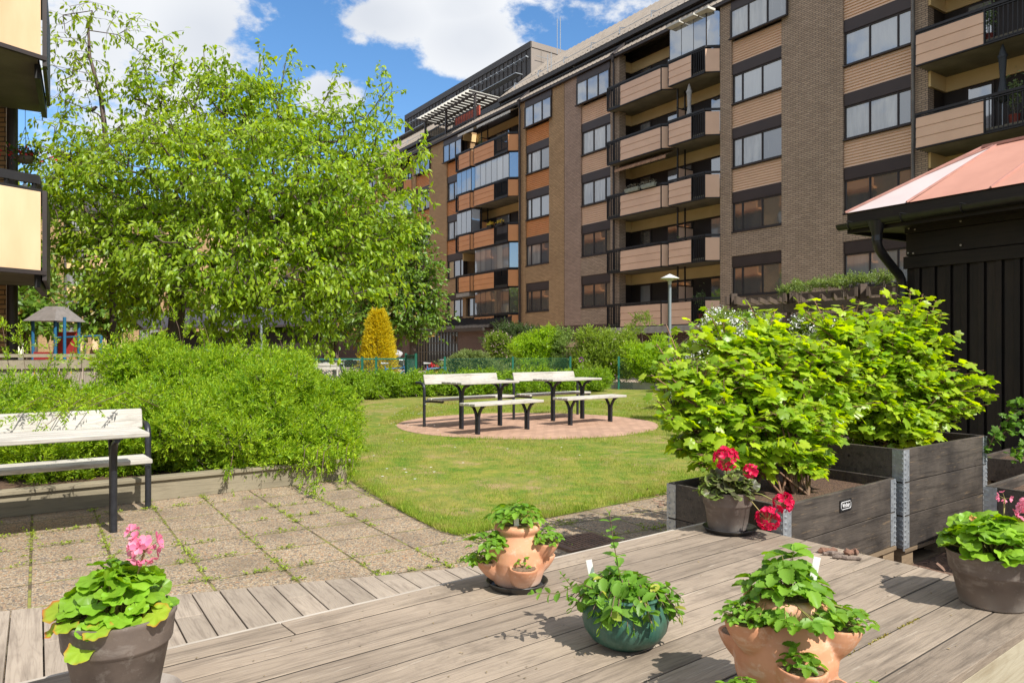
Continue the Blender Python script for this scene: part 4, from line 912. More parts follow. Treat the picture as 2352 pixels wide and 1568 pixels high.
# the little name plate
u_ = (Vector((2.205,4.29))-Vector((1.289,3.525))); fr = (1947-1806)/(2055-1806); Lc = u_.length
pc = Vector((.50*Lc, -.0155)); sg = MB().box(pc.x-.062, pc.x+.062, -.0165, -.0135, .445, .505).build('name_sign', M['black_plastic'], c1, local=True)
M['wpaint'] = mat('white_lettering', (.8,.8,.8), (.76,.76,.76))
def text_mesh(s, size, m, parent, loc, rot, name='lettering'):
    cu = bpy.data.curves.new(name, 'FONT'); cu.body = s; cu.size = size; cu.align_x = 'CENTER'; cu.align_y = 'CENTER'; cu.extrude = .0006
    to = bpy.data.objects.new(name, cu); col.objects.link(to); dg_ = bpy.context.evaluated_depsgraph_get(); me = bpy.data.meshes.new_from_object(to.evaluated_get(dg_)); bpy.data.objects.remove(to)
    me.materials.clear(); me.materials.append(m); o = bpy.data.objects.new(name, me); col.objects.link(o); o.parent = parent; o.location = loc; o.rotation_euler = rot; return o
text_mesh('Vinbär', .031, M['wpaint'], sg, (pc.x, -.0175, .475), (R(90), 0, 0))
b = MB(); rr, hx, hz = .012, .053, .019
out_ = []; 
for cx_, cz_, a0 in ((hx-rr, hz-rr, 0), (-hx+rr, hz-rr, 90), (-hx+rr, -hz+rr, 180), (hx-rr, -hz+rr, 270)):
    for k in range(5): a = R(a0+k*22.5); out_.append((pc.x+cx_+rr*math.cos(a), -.0172, .475+cz_+rr*math.sin(a)))
b.tube(out_+[out_[0]], .0014, 4); b.build('border', M['wpaint'], sg, local=True)
# ================================================================ SHED
e_ = Vector((.535,-.845)); SC = Vector((4.59, 8.6)); srz = math.atan2(e_.y, e_.x)   # local x along the wall towards the camera; outward normal = local -y side
shed = thing('shed', 'black-stained timber shed with pink sheet roof and black gutter', 'shed', (SC.x, SC.y, 0), srz)
# local: x = e, y = left of e = (.845,.535) -> inward
b = MB(); x = 0; i = 0
while x < 5.2:
    b.box(x+.001, x+.118, .0, .02, .18, 2.24); b.box(x+.095, x+.152, -.02, -.002, .18, 2.24); x += .172
b.build('wall', M['shed'], shed, local=True, bevel=.002)
b = MB(); b.box(-.02, 5.3, -.045, .0, 2.24, 2.38); b.box(0, 5.3, -.02, .02, 2.39, 2.64); b.box(-.01, 5.3, -.035, .015, 2.645, 2.98); b.build('upper_boards', M['shedh'], shed, local=True, bevel=.003)
b = MB(); b.box(.0, .02, .03, 2.4, .18, 2.98); b.box(.02, 5.2, .03, 2.4, .1, 2.9); b.build('rear_wall', M['shedh'], shed, local=True)
MB().box(-.05, 5.3, -.06, 2.4, -.02, .175).build('foundation', M['conc_l'], shed, local=True)
b = MB()
for x, z in ((.05,2.70),(.12,2.68),(.62,2.70),(1.35,2.80),(.04,2.42),(.10,2.41),(.62,2.44),(1.35,2.50),(2.1,2.8),(2.1,2.5)): b.add([(x+.011*math.cos(a), -.052, z+.011*math.sin(a)) for a in np.linspace(0, 2*PI, 10, endpoint=False)]+[(x, -.056, z)], [(k, (k+1) % 10, 10) for k in range(10)])
b.build('washer', mat('pale_washers', (.5,.47,.4)), shed, local=True)
MB().box(.0, .03, -.06, -.036, 2.76, 2.90).build('red_sticker', mat('red_paint', (.5,.02,.02)), shed, local=True)
# roof
M['pink'] = mat('faded_pink_sheet', (.54,.27,.20), (.47,.23,.17), .55, 0, 2.2, None, 0, .25); M['glaresheet'] = mat('pink_sheet_glare', (.62,.52,.50), (.55,.46,.44), .5, 0, 2.2)  # second sheet is whitened: reflected light on the corner panel, painted as colour
ov = .55; ze = 2.90; a_ = 1.0; x0 = -.42; zr = ze+.66*a_/.97; x9 = 5.4; D_ = 2.4
E0, E1, R0, R1 = Vector((x0,-ov,ze)), Vector((x9,-ov,ze)), Vector((x0+1.02,-ov+1.02,zr)), Vector((x9,-ov+1.02,zr)); BK0, BK1 = Vector((x0,-ov+2.04,ze)), Vector((x9,-ov+2.04,ze))
def lerp(a, b, t): return a+(b-a)*t
b = MB(); b.quad(*[lerp(E0, E1, .0), lerp(E0, E1, .125), lerp(R0, R1, .03), lerp(E0, R0, .55)]); b.build('roof', M['glaresheet'], shed, local=True)
b = MB(); b.quad(lerp(E0, R0, .555), lerp(R0, R1, .033), R0+(R0-R0)); b.quad(lerp(E0, E1, .13), lerp(E0, E1, 1), R1, lerp(R0, R1, .033)); b.quad(R0, R1, BK1, BK0); b.quad(E0, R0, BK0)
b.build('roof', M['pink'], shed, local=True)
b = MB()
for f0, f1 in ((.125,.033),(.27,.18),(.42,.33),(.57,.48),(.72,.63),(.87,.78)):
    p0, p1 = lerp(E0, E1, f0), lerp(R0, R1, f1); b.beam(p0+Vector((0,0,.008)), p1+Vector((0,0,.008)), .02, .02)
b.beam(E0+Vector((0,0,.01)), R0+Vector((0,0,.01)), .035, .025); b.beam(R0+Vector((0,0,.01)), R1+Vector((0,0,.01)), .05, .03); b.beam(lerp(E0,R0,.55)+Vector((0,0,.01)), lerp(R0,R1,.03)+Vector((0,0,.01)), .02, .015)
b.build('roof_seam', mat('pink_seam', (.5,.25,.2)), shed, local=True)
b = MB(); b.box(x0+.01, x9, -ov+.02, -ov+.05, ze-.24, ze-.01); b.box(x0+.02, x0+.05, -ov+.051, -ov+2.0, ze-.24, ze-.02); b.add([(x0+.03,-ov+.05,ze-.22),(x9,-ov+.05,ze-.22),(x9,1.4,ze-.1),(x0+.03,1.4,ze-.1)], [(0,1,2,3)]); b.build('fascia', M['shedh'], shed, local=True)
b = MB(); gz = ze-.12; prof = [(.065*math.cos(a), .065*math.sin(a)) for a in np.linspace(PI, 2*PI, 9)]; pin = [(.058*math.cos(a), .058*math.sin(a)) for a in np.linspace(2*PI, PI, 9)]
ring = [(-ov-.05+y, gz-.02+z) for y, z in prof+pin]; k = len(ring); V = [(x0-.05, y, z-.0) for y, z in ring]+[(x9, y, z) for y, z in ring]
b.add(V, [(i, (i+1) % k, k+(i+1) % k, k+i) for i in range(k)]+[tuple(range(9))])
for i in range(9): x = x0+.1+i*.62; b.beam((x, -ov+.03, gz+.0), (x, -ov-.12, gz+.0), .02, .01); b.tube([(x, -ov-.05+.07*math.cos(a), gz-.02+.07*math.sin(a)) for a in np.linspace(PI, 2*PI, 7)], .008, 5)
b.build('gutter', M['black_plastic'], shed, local=True, smooth=40)
b = MB(); gx = x0+.42
b.lathe([(.10,.02),(.06,-.1),(.05,-.16)], 14, (gx, -ov-.05, gz-.06)); b.tube([(gx,-ov-.05,gz-.2),(gx,-ov-.05,gz-.27),(gx,-ov-.02,gz-.34),(gx,-ov+.05,gz-.40),(gx,-.26,gz-.56),(gx,-.17,gz-.61),(gx,-.12,gz-.67),(gx,-.10,gz-.75),(gx,-.10,.1)], .05, 14)
for z in (gz-.2, gz-.8): b.lathe([(.056,0),(.056,.06)], 14, (gx, -ov-.05 if z > gz-.5 else -.10, z-.06))
b.build('downpipe', M['black_plastic'], shed, local=True, smooth=50)
# ================================================================ PERGOLA
pg = thing('pergola', 'dark weathered timber pergola with doubled beams behind the currant bushes', 'pergola', (4.19, 14.0, 0))
pp = [Vector((4.19,14.0)), Vector((4.98,13.2)), Vector((5.68,12.0)), Vector((6.35,10.9))]
zb_ = 2.16
for i, q in enumerate(pp):
    MB().box(q.x-.055, q.x+.055, q.y-.055, q.y+.055, 0, 2.38).build('post', M['pergola'], pg)
    b = MB(); ax = Vector((.45,.89))
    for s_ in (-.085, .085):
        d = Vector((.89,-.45))*s_; a, e = q-ax*.30+d, q+ax*1.9+d; b.beam((a.x,a.y,zb_+.08), (e.x,e.y,zb_+.08), .045, .15)
    b.build('cross_beam', M['pergola'], pg)
for i in range(3):
    a, e = pp[i], pp[i+1]; b = MB(); d = (e-a).normalized(); n_ = Vector((-d.y, d.x))
    b.beam((*(a-d*.0+n_*-.07), zb_-.10), (*(e+n_*-.07), zb_-.10), .04, .16); b.build('beam', M['pergola'], pg)
    off = Vector((.45,.89))*1.5; b = MB(); b.beam((*(a+off), zb_+.20), (*(e+off), zb_+.20), .05, .13); b.build('beam', M['pergola'], pg)
    b = MB()
    for k in range(6): q = lerp(a, e, (k+.5)/6)+off*.5; b.beam((*(q-off*.3), zb_+.10), (*(q+off*.45), zb_+.10), .04, .09)
    b.build('slat', M['pergola'], pg)
# ================================================================ LAMP POSTS
def lamp(loc, h, label):
    t_ = thing('street_lamp', label, 'street lamp', loc, 0, 'courtyard lamps'); MB().tube([(0,0,0),(0,0,h-.22)], .042, 12).build('pole', M['lampg'], t_, local=True, smooth=50)
    MB().lathe([(.03,-.22),(.045,-.2),(.05,-.12),(.10,-.10),(.13,-.04)], 20, (0,0,h)).build('lamp', mat('frosted_lamp_glass', (.55,.55,.5)), t_, local=True, smooth=50)
    MB().lathe([(.0,.06),(.03,.05),(.235,-.05),(.238,-.065),(.12,-.045),(0,-.03)], 28, (0,0,h)).build('lamp_shade', mat('white_lamp_shade', (.62,.62,.58)), t_, local=True, smooth=30); return t_
M['lampg'] = mat('grey_green_pole', (.27,.31,.33), (.23,.27,.29), .4, .3, 3)
lamp((4.05,19,.1), 3.12, 'grey courtyard lamp with flat white shade in front of the beige balconies')
# ================================================================ LEFT-HAND BUILDING
lb = thing('apartment_building', 'corner of a yellow brick block with cream balconies at the left edge', 'building', (-7.6, 9.0, 0), 0, 'apartment blocks round the courtyard')
Bp = [(-7.3,7.4), (-5.98,9.55), (-6.42,10.25), (-7.42,11.87), (-9.6,10.6), (-9.6,7.4)]
def lerp2(a, b, t): return (a[0]+(b[0]-a[0])*t, a[1]+(b[1]-a[1])*t)
M['brick_near'] = brick('near_yellow_brick', (.42,.25,.11), (.32,.19,.08), (.10,.07,.04))
for zb, k in ((2.32,0), (5.07,1), (7.82,2)):
    bl = MB().prism([(-7.26,7.46),(-6.1,9.5),(-6.5,10.2),(-7.42,11.75),(-9.6,10.5),(-9.6,7.4)], zb-.0, zb+.16).build('balcony', M['concrete'], lb)
    MB().beam((-7.3,7.4,zb+.5), (-6.035,9.46,zb+.5), .04, 1.0).build('front_panel', M['cream_pan'], bl)
    b = MB(); b.beam((-6.0,9.50,zb+.45), (-6.06,9.62,zb+.45), .05, 1.15); b.beam((-6.1,9.66,zb+.45), (-6.95,11.1,zb+.45), .045, 1.12); b.beam((-7.3,7.4,zb-.03), (-6.0,9.52,zb-.03), .06, .05); b.build('end_panel', M['dark_metal'], bl)
    b = MB(); b.beam((-7.35,7.4,zb+1.16), (-6.07,9.48,zb+1.16), .06, .11); b.beam((-6.07,9.48,zb+1.16), (-6.95,10.95,zb+1.16), .05, .1)
    b.beam((-7.35,7.4,zb+1.02), (-6.05,9.50,zb+1.02), .05, .04)
    for f in (.1,.3,.5,.7,.85,.98): q = lerp2((-7.35,7.4), (-6.07,9.48), f); b.box(q[0]-.02, q[0]+.02, q[1]-.02, q[1]+.02, zb+.95, zb+1.12)
    b.build('railing', M['rail'], bl)
    b = MB()
    for zz in (zb-.12,): b.beam((-6.25,9.75,zz+.02), (-7.2,11.4,zz+.02), .07, .18)
    b.build('edge_beam', M['rail'], bl)
MB().tube([(-7.83,11.6,0),(-7.83,11.6,8)], .075, 14).build('column', M['dark_metal'], lb, smooth=50)
MB().prism([(-7.93,11.6),(-9.9,14.5),(-14,14),(-14,11.6)], 0, 8).build('wall', M['brick_near'], lb); MB().prism([(-9.55,7.4),(-9.6,11.5),(-14,11.5),(-14,4)], 0, 9).build('wall', M['brick_near'], lb)
OPP = Vector((-11.3,14.5)); od = Vector((-.5639,.8258)); on = Vector((.8258,.5639))
op = thing('apartment_building', 'long yellow brick block receding behind the cream balconies at the left edge', 'building', (OPP.x, OPP.y, 0), math.atan2(od.y, od.x), 'apartment blocks round the courtyard')
MB().box(.1, 66, .0, 10, -.2, 16).build('wall', M['brick_near'], op, local=True); MB().add([(.1,-.4,16.02),(66,-.4,16.02),(66,4,18.5),(.1,4,18.5)], [(0,1,2,3)]).build('roof', M['roofd'], op, local=True)
x = 1.5; i = 0
while x < 62:
    for k in range(5):
        z = 3.4+k*2.75
        if i % 2:
            f_ = MB().box(x, x+2.2, -.05, .0, z, z+1.25).build('window', M['dark_metal'], op, local=True); MB().box(x+.08, x+2.12, -.06, -.045, z+.08, z+1.17).build('pane', M['glass_l'], f_, local=True)
            MB().box(x, x+2.2, -.04, .0, z-1.1, z-.04).build('siding_panel', M['side_or'], op, local=True)
        else: MB().box(x, x+4.6, -.7, -.62, z-1.0, z+.0).box(x, x+4.6, -.62, .0, z-1.1, z-.98).build('balcony', M['pan_or'], op, local=True); MB().box(x+.1, x+4.5, -.02, .01, z+.02, z+1.5).build('loggia_opening', M['darkwood'], op, local=True)
    x += 3.8 if i % 2 else 6.2; i += 1
# hanging basket and bulb
hb = P(58, 360, 11.0); hk = thing('hanging_basket', 'hanging basket with red flowers below the cream balcony', 'hanging basket', tuple(hb))
MB().lathe([(.02,-.11),(.09,-.09),(.125,0),(.12,.0),(.08,-.08)], 16).build('basket', mat('brown_basket', (.12,.09,.06)), hk, local=True, smooth=True)
b = MB()
for a in (0, 2.1, 4.2): b.tube([(.12*math.cos(a), .12*math.sin(a), 0), (0,0,.45)], .004, 4)
b.tube([(0,0,.45),(0,0,.70)], .004, 4); b.build('hanger', M['rail'], hk, local=True)
nb = NB(); n = 200; q = rng.normal(size=(n,3))*np.array([.10,.10,.05])+np.array([0,0,.05]); nb.scatter(rhomb, q, rng.normal(size=(n,3)), rng.normal(size=(n,3)), .06); nb.build('foliage', leafmat('basket_leaf', (.05,.10,.02), (.09,.14,.03)), hk, local=True)
nb = NB(); n = 60; q = rng.normal(size=(n,3))*np.array([.15,.15,.05])+np.array([0,0,.04]); nb.scatter(rhomb, q, rng.normal(size=(n,3)), rng.normal(size=(n,3)), .055); nb.build('flowers', mat('red_petals', (.55,.02,.02), (.45,.01,.02)), hk, local=True)
bp_ = P(57, 425, 10.6); bb = thing('light_bulb', 'clear festoon bulb hanging from a cable on the cream balcony', 'light bulb', tuple(bp_))
MB().lathe([(.0,-.07),(.03,-.06),(.042,-.03),(.03,.0),(.018,.02)], 14).build('glass_bulb', mat('bulb_glass', (.5,.5,.48), None, .1), bb, local=True, smooth=True); MB().lathe([(.018,.02),(.02,.06),(.0,.065)], 10).build('socket', M['rail'], bb, local=True); MB().tube([(0,0,.06),(0,0,.55)], .004, 4).build('cable', M['rail'], bb, local=True)
# ================================================================ WOODEN FENCE BEHIND THE BED
wf = thing('wooden_fence', 'grey board fence with a flat cap rail behind the yellow-green shrubs', 'fence', tuple(G(0, 990))); 
fa, fb = Vector((-6.9, 8.1)), Vector((-3.7, 10.9)); d = (fb-fa).normalized(); b = MB(); L = (fb-fa).length; x = 0
M['greyb'] = wood('grey_fence_boards', (.34,.29,.23), (.27,.23,.18), (.13,.11,.085), 'Z', 1, .8, .4)
while x < L: q = fa+d*x; q2 = fa+d*(x+.115); b.beam((q.x,q.y,.62), (q2.x,q2.y,.62), .022, 1.1); x += .13
b.build('boards', M['greyb'], wf); n_ = Vector((-d.y,d.x))
b = MB(); b.beam((*fa,1.235), (*fb,1.235), .16, .04); b.beam((*(fa-n_*.03),1.13), (*(fb-n_*.03),1.13), .04, .11); b.build('cap_rail', M['bedwood'], wf)
# ================================================================ GREEN WIRE FENCE
GM = mat('green_painted_steel', (.02,.16,.11), (.02,.13,.09), .4, .1, 5)
def wire_fence(pts, h, label, top=False, mesh=.085, z0=.1, pl=None):
    t_ = thing('wire_fence', label, 'fence', (pts[0][0], pts[0][1], 0), 0, 'green wire fences'); pts = [Vector(q) for q in pts]
    for q in pts:
        MB().box(q.x-.03, q.x+.03, q.y-.03, q.y+.03, z0, z0+h+.06).build('post', GM, t_)
    nb = NB(); A = []; B_ = []
    for a, e in zip(pts[:-1], pts[1:]):
        L = (e-a).length; n = int(L/mesh)
        for i in range(-int(h/mesh), n+1):
            for s_ in (1, -1):
                # a wire rising at 45 degrees, clipped to the bay
                x0, x1 = i*mesh, i*mesh+h*1.0
                lo, hi = max(0, x0), min(L, x1)
                if hi <= lo: continue
                z_0, z_1 = lo-x0, hi-x0
                if s_ < 0: z_0, z_1 = h-z_0, h-z_1
                pa, pb = a+(e-a)*(lo/L), a+(e-a)*(hi/L); A.append((pa.x, pa.y+.004*s_, z0+z_0)); B_.append((pb.x, pb.y+.004*s_, z0+z_1))
        A.append((a.x, a.y, z0+h)); B_.append((e.x, e.y, z0+h))
    nb.segs(A, B_, .0045, .0045, 3); nb.build('wire_mesh', GM, t_)
    if top:
        b = MB()
        for a, e in zip(pts[:-1], pts[1:]): b.beam((*a, z0+h), (*e, z0+h), .04, .04)
        b.build('top_rail', GM, t_)
    return t_
def fx(px, Y): return ((px-CX)/FOC*Y, Y)
wire_fence([fx(1021.7,22.0), fx(1178,22.6), fx(1310,23.2)], .98, 'green chain-link fence section between the terracotta pot and the round lilac shrub')
wire_fence([fx(1421,23.4), fx(1534,23.4), fx(1640,23.2)], .98, 'green chain-link fence section in front of the round lilac shrub')
wire_fence([fx(700,20.4), fx(832,21.0), fx(864,21.2), fx(932.5,21.4)], .98, 'green wire fence with a top rail in front of the golden conifer', True)
wire_fence([fx(932.5,21.45), fx(955.5,20.6)], 1.08, 'short green wire gate standing open beside the terracotta pot', True, .05)
# low kerb wall at the far right of the lawn
kb = thing('kerb', 'low pale concrete kerb at the far right side of the lawn', 'kerb', (*fx(1390,24), 0)); MB().beam((*fx(1385,23.9),.16), (*fx(1640,22.4),.16), .15, .32).build('kerb_block', M['conc_l'], kb)
# ================================================================ THINGS BEYOND THE FENCE
pt = P(995, 846, 24); pt.z = .03; tp_ = thing('flower_pot', 'tall terracotta pot of red and violet flowers beside the entrance path', 'flower pot', (pt.x, pt.y, .03))
MB().lathe([(.0,0),(.13,0),(.17,.25),(.21,.42),(.235,.43),(.24,.52),(.255,.53),(.25,.60),(.21,.60),(.2,.5)], 24).build('pot', mat('terracotta_far', (.50,.22,.12), (.42,.18,.10)), tp_, local=True, smooth=40)
MB().lathe([(0,.54),(.21,.54)], 20).build('soil', M['soil'], tp_, local=True)
def clump(n, sx_, z, mt, r, parent, name, s=.05, tmpl=rhomb):
    nb = NB(); q = rng.normal(size=(n,3))*np.array(sx_)+np.array([0,0,z]); nb.scatter(tmpl, q, rng.normal(size=(n,3)), rng.normal(size=(n,3)), s); return nb.build(name, mt, parent, local=True)
clump(260, (.12,.12,.07), .66, bpy.data.materials['basket_leaf'], 0, tp_, 'foliage', .06)
clump(50, (.09,.09,.05), .80, bpy.data.materials['red_petals'], 0, tp_, 'red_flowers', .07); clump(50, (.12,.12,.05), .68, mat('violet_petals', (.25,.04,.30), (.35,.05,.2)), 0, tp_, 'violet_flowers', .06); clump(25, (.13,.1,.03), .66, M['flow_y'], 0, tp_, 'yellow_flowers', .06)
def bicycle(loc, rz, m, label):
    t_ = thing('bicycle', label, 'bicycle', loc, rz, 'bicycles beyond the fence')
    for x in (-.52, .52):
        w0 = MB().tube([(x+.33*math.cos(a), 0, .34+.33*math.sin(a)) for a in np.linspace(0, 2*PI, 25)], .014, 5, False); o = w0.build('wheel', M['black_plastic'], t_, local=True)
        b = MB()
        for k in range(12): a = k*PI/6; b.tube([(x, 0, .34), (x+.32*math.cos(a), 0, .34+.32*math.sin(a))], .002, 3)
        b.build('spokes', M['galv'], o, local=True)
    b = MB(); b.tube([(-.52,0,.34),(-.12,0,.30)], .012, 6); b.tube([(-.52,0,.34),(-.22,0,.74)], .01, 6); b.tube([(-.12,0,.30),(-.24,0,.82)], .017, 6); b.tube([(-.12,0,.30),(.34,0,.66)], .02, 6); b.tube([(-.21,0,.72),(.33,0,.76)], .018, 6); b.tube([(.52,0,.34),(.40,0,.58),(.33,0,.84)], .015, 6); b.build('frame', m, t_, local=True)
    MB().tube([(.33,0,.84),(.34,0,.98)], .014, 6).tube([(.20,-.24,1.0),(.30,-.2,1.0),(.36,-.1,.99),(.36,.1,.99),(.30,.2,1.0),(.20,.24,1.0)], .014, 6).build('handlebar', M['galv'], t_, local=True)
    MB().add([(-.36,-.09,.87),(-.36,.09,.87),(-.12,.03,.88),(-.12,-.03,.88),(-.36,-.08,.93),(-.36,.08,.93),(-.12,.02,.91),(-.12,-.02,.91)], [(0,1,2,3),(7,6,5,4),(0,4,5,1),(1,5,6,2),(2,6,7,3),(3,7,4,0)]).build('saddle', M['seatg'], t_, local=True, bevel=.02); return t_
M['seatg'] = mat('grey_saddle', (.4,.4,.4), (.3,.3,.3)); M['bikeb'] = mat('blue_bike_paint', (.03,.18,.42), (.03,.15,.36), .3); M['bikek'] = mat('black_bike_paint', (.03,.03,.03)); M['bikew'] = mat('white_bike_paint', (.55,.55,.55))
q = fx(1024, 23.2); bicycle((q[0]-.35, q[1], .03), R(15), M['bikeb'], 'light blue bicycle parked beside the terracotta pot')
q = fx(902, 23); bicycle((q[0], q[1], .03), R(8), M['bikeb'], 'blue bicycle with a pale saddle cover behind the open green gate')
q = fx(800, 22.5); bicycle((q[0], q[1], .03), R(25), M['bikek'], 'black bicycle nearest the golden conifer behind the fence')
q = fx(768, 23); bicycle((q[0], q[1], .03), R(-20), M['bikew'], 'white bicycle leftmost behind the green fence')
q = fx(928, 36); st = thing('stroller', 'dark stroller with a grey hood parked at the entrance', 'stroller', (q[0], q[1], .03), R(200))
for x, y in ((-.35,-.25),(-.35,.25),(.35,0)): MB().tube([(x+.14*math.cos(a), y, .15+.14*math.sin(a)) for a in np.linspace(0, 2*PI, 17)], .02, 6, False).build('wheel', M['black_plastic'], st, local=True)
MB().tube([(-.35,-.25,.15),(.1,-.2,.6),(.55,-.2,1.0)], .015, 6).tube([(-.35,.25,.15),(.1,.2,.6),(.55,.2,1.0)], .015, 6).tube([(.35,0,.15),(-.2,0,.6)], .015, 6).build('frame', M['rail'], st, local=True)
MB().add([(-.45,-.2,.45),(.2,-.2,.45),(.4,-.2,.95),(-.4,-.2,.62),(-.45,.2,.45),(.2,.2,.45),(.4,.2,.95),(-.4,.2,.62)], [(0,1,2,3),(7,6,5,4),(0,4,5,1),(1,5,6,2),(2,6,7,3),(3,7,4,0)]).build('seat', M['darkwood'], st, local=True, bevel=.04)
MB().tube([(.4+.3*math.cos(a), 0, .85+.3*math.sin(a)) for a in np.linspace(.4, 2.4, 9)], [.2]*9, 8).build('hood', M['seatg'], st, local=True, smooth=True)
# small white garden bench far left
gb = fx(735, 19.8); g_ = thing('garden_bench', 'white garden bench behind the yellow-green shrub by the green fence', 'bench', (gb[0], gb[1], .1), R(12))
for z in (.70, .80): MB().box(-.5, .5, .2, .23, z, z+.08).build('slat', M['white_wood'], g_, local=True)
MB().box(-.5, .5, -.2, .18, .42, .45).build('seat', M['white_wood'], g_, local=True)
for x in (-.45, .45): MB().box(x-.02, x+.02, -.18, -.14, 0, .42).box(x-.02, x+.02, .19, .235, 0, .9).build('leg', M['white_wood'], g_, local=True)
# picket gate piece right of the bright bushes
q = fx(1316, 26); w3 = thing('picket_fence', 'narrow pale board fence between the bright bush and the round lilac', 'fence', (q[0], q[1], 0), R(-10))
b = MB()
for i in range(6): b.box(-.4+i*.13, -.4+i*.13+.1, 0, .02, .1, 1.62)
b.build('boards', M['pallet'], w3, local=True); MB().box(-.42, .4, -.03, -.001, 1.45, 1.55).build('cap_rail', M['pallet'], w3, local=True)
# dark bicycle shed in the middle distance
q = P(545, 808, 27); bs = thing('bike_shed', 'low dark shed with a grey mono-pitch roof half hidden under the cherry tree', 'shed', (q.x, q.y, 0), R(35))
MB().box(-2.4, 3.2, -.05, 3, 0, 2.0).build('wall', M['shed'], bs, local=True)
MB().add([(-3.2,-.6,2.0),(3.6,-.6,2.3),(3.6,3.4,3.3),(-3.2,3.4,2.6),(-3.2,-.6,2.08),(3.6,-.6,2.38),(3.6,3.4,3.38),(-3.2,3.4,2.68)], [(0,3,2,1),(4,5,6,7),(0,1,5,4),(1,2,6,5),(2,3,7,6),(3,0,4,7)]).build('roof', M['dark_metal'], bs, local=True)
q = P(418, 808, 21); sp_ = thing('sign_post', 'thin pole with a small white sign reading 16 behind the cherry trunk', 'sign', (q.x, q.y, 0))
MB().tube([(0,0,0),(0,0,2.6)], .03, 8).build('pole', M['galv'], sp_, local=True); o = MB().box(-.27, -.03, -.02, .0, 1.98, 2.12).build('sign_plate', M['wpaint'], sp_, local=True)
text_mesh('16', .11, M['black_plastic'], o, (-.15, -.0215, 2.05), (R(90), 0, 0))
lamp((*fx(600, 24), .1), 3.0, 'slim lamp pole rising behind the shrubs near the cherry tree')
# playground climbing frame
q = P(105, 808, 22); pgd = thing('playground_tower', 'blue and red playground climbing frame with a grey roof', 'climbing frame', (q.x, q.y, 0), R(-12))
bl_ = mat('blue_posts', (.02,.13,.26), (.02,.11,.22), .4); rd_ = mat('red_boards', (.42,.05,.05), (.36,.04,.04), .5); ye_ = mat('yellow_boards', (.65,.42,.02), (.6,.38,.02), .5)
for x, y in ((-.45,0),(.33,0),(-.75,-.3),(-.45,.9),(.33,.9),(.75,-.1)): MB().tube([(x,y,0),(x,y,2.3)], .045, 10).build('post', bl_, pgd, local=True, smooth=50)
MB().box(-.42, .30, -.02, .02, .72, 1.28).build('panel', rd_, pgd, local=True); MB().box(-.42, .30, .88, .92, 1.1, 1.9).build('panel', rd_, pgd, local=True); MB().box(-.42, .30, -.03, .92, .62, .68).build('platform', ye_, pgd, local=True)
MB().box(-1.0, -.5, -.1, .4, .9, .98).build('platform', ye_, pgd, local=True); MB().tube([(-1.0,-.3,0),(-1.0,-.3,1.4)], .03, 8).build('post', rd_, pgd, local=True)
MB().tube([(.33,0,1.7),(1.9,0,1.75)], .03, 8).tube([(1.9,0,1.75),(1.9,0,0)], .045, 8).build('monkey_bar', bl_, pgd, local=True)
MB().add([(-.62,-.2,2.2),(.50,-.2,2.2),(.50,1.0,2.2),(-.62,1.0,2.2),(-.25,.25,2.65),(.15,.25,2.65),(.15,.6,2.65),(-.25,.6,2.65)], [(0,1,5,4),(1,2,6,5),(2,3,7,6),(3,0,4,7),(4,5,6,7),(3,2,1,0)]).build('roof', mat('grey_play_roof', (.20,.18,.165), (.15,.135,.12), .7), pgd, local=True)

# bits of dry debris on the deck
n = 260; rg0 = np.random.default_rng(5); lx = rg0.uniform(-2.6, -.05, n); ly = -rg0.uniform(.02, 1.48, n); cD, sD = math.cos(DB), math.sin(DB)
q = np.column_stack([K.x+lx*cD-ly*sD, K.y+lx*sD+ly*cD, np.full(n, DZ+.003)]); A = rg0.normal(size=(n,3)); A[:,2] *= .15
nb = NB(); nb.scatter(rhomb, q, A, rg0.normal(size=(n,3))*.3+np.array([0,0,1]), rg0.uniform(.003, .011, n)); tag(nb.build('debris', mat('dry_bits', (.30,.22,.10), (.12,.09,.05))), 'tiny dry leaf bits and crumbs on the deck boards', 'debris', kind='stuff')
# ================================================================ LEAF SHAPES (unit length along +x)
def T(v, f): return (np.array(v, float), np.array(f))
drop_leaf = T([(0,0,0),(.32,.20,.05),(.36,0,-.01),(.32,-.20,.05),(.70,.165,0),(.72,0,-.06),(.70,-.165,0),(1,0,-.18)],
              [(0,2,1,1),(0,3,2,2),(1,2,5,4),(2,3,6,5),(4,5,7,7),(5,6,7,7)])
drop_leaf = (drop_leaf[0], [np.array([(0,2,1),(0,3,2),(4,5,7),(5,6,7)]), np.array([(1,2,5,4),(2,3,6,5)])])
oval_leaf = (np.array([(0,0,0),(.35,.24,.06),(.4,0,0),(.35,-.24,.06),(.75,.17,.02),(.75,-.17,.02),(1,0,-.08)], float), [np.array([(0,2,1),(0,3,2),(2,6,4),(2,5,6),(1,2,4),(3,5,2)])])
def fan_leaf(n, rad, cup=.12, ctr=(.0,0), ruff=0.0, ph=0):
    V = [(0,0,0)]; 
    for i in range(n):
        a = 2*PI*i/n; r = rad(a); V.append((r*.5*math.cos(a), r*.5*math.sin(a), cup*.25*r+.02*math.cos(3*a)))
    for i in range(n):
        a = 2*PI*i/n; r = rad(a); V.append((r*math.cos(a), r*math.sin(a), cup*r+ruff*math.sin(7*a+ph)))
    tri = [(0, 1+i, 1+(i+1) % n) for i in range(n)]; qd = [(1+i, n+1+i, n+1+(i+1) % n, 1+(i+1) % n) for i in range(n)]
    return (np.array(V, float), [np.array(tri), np.array(qd)])
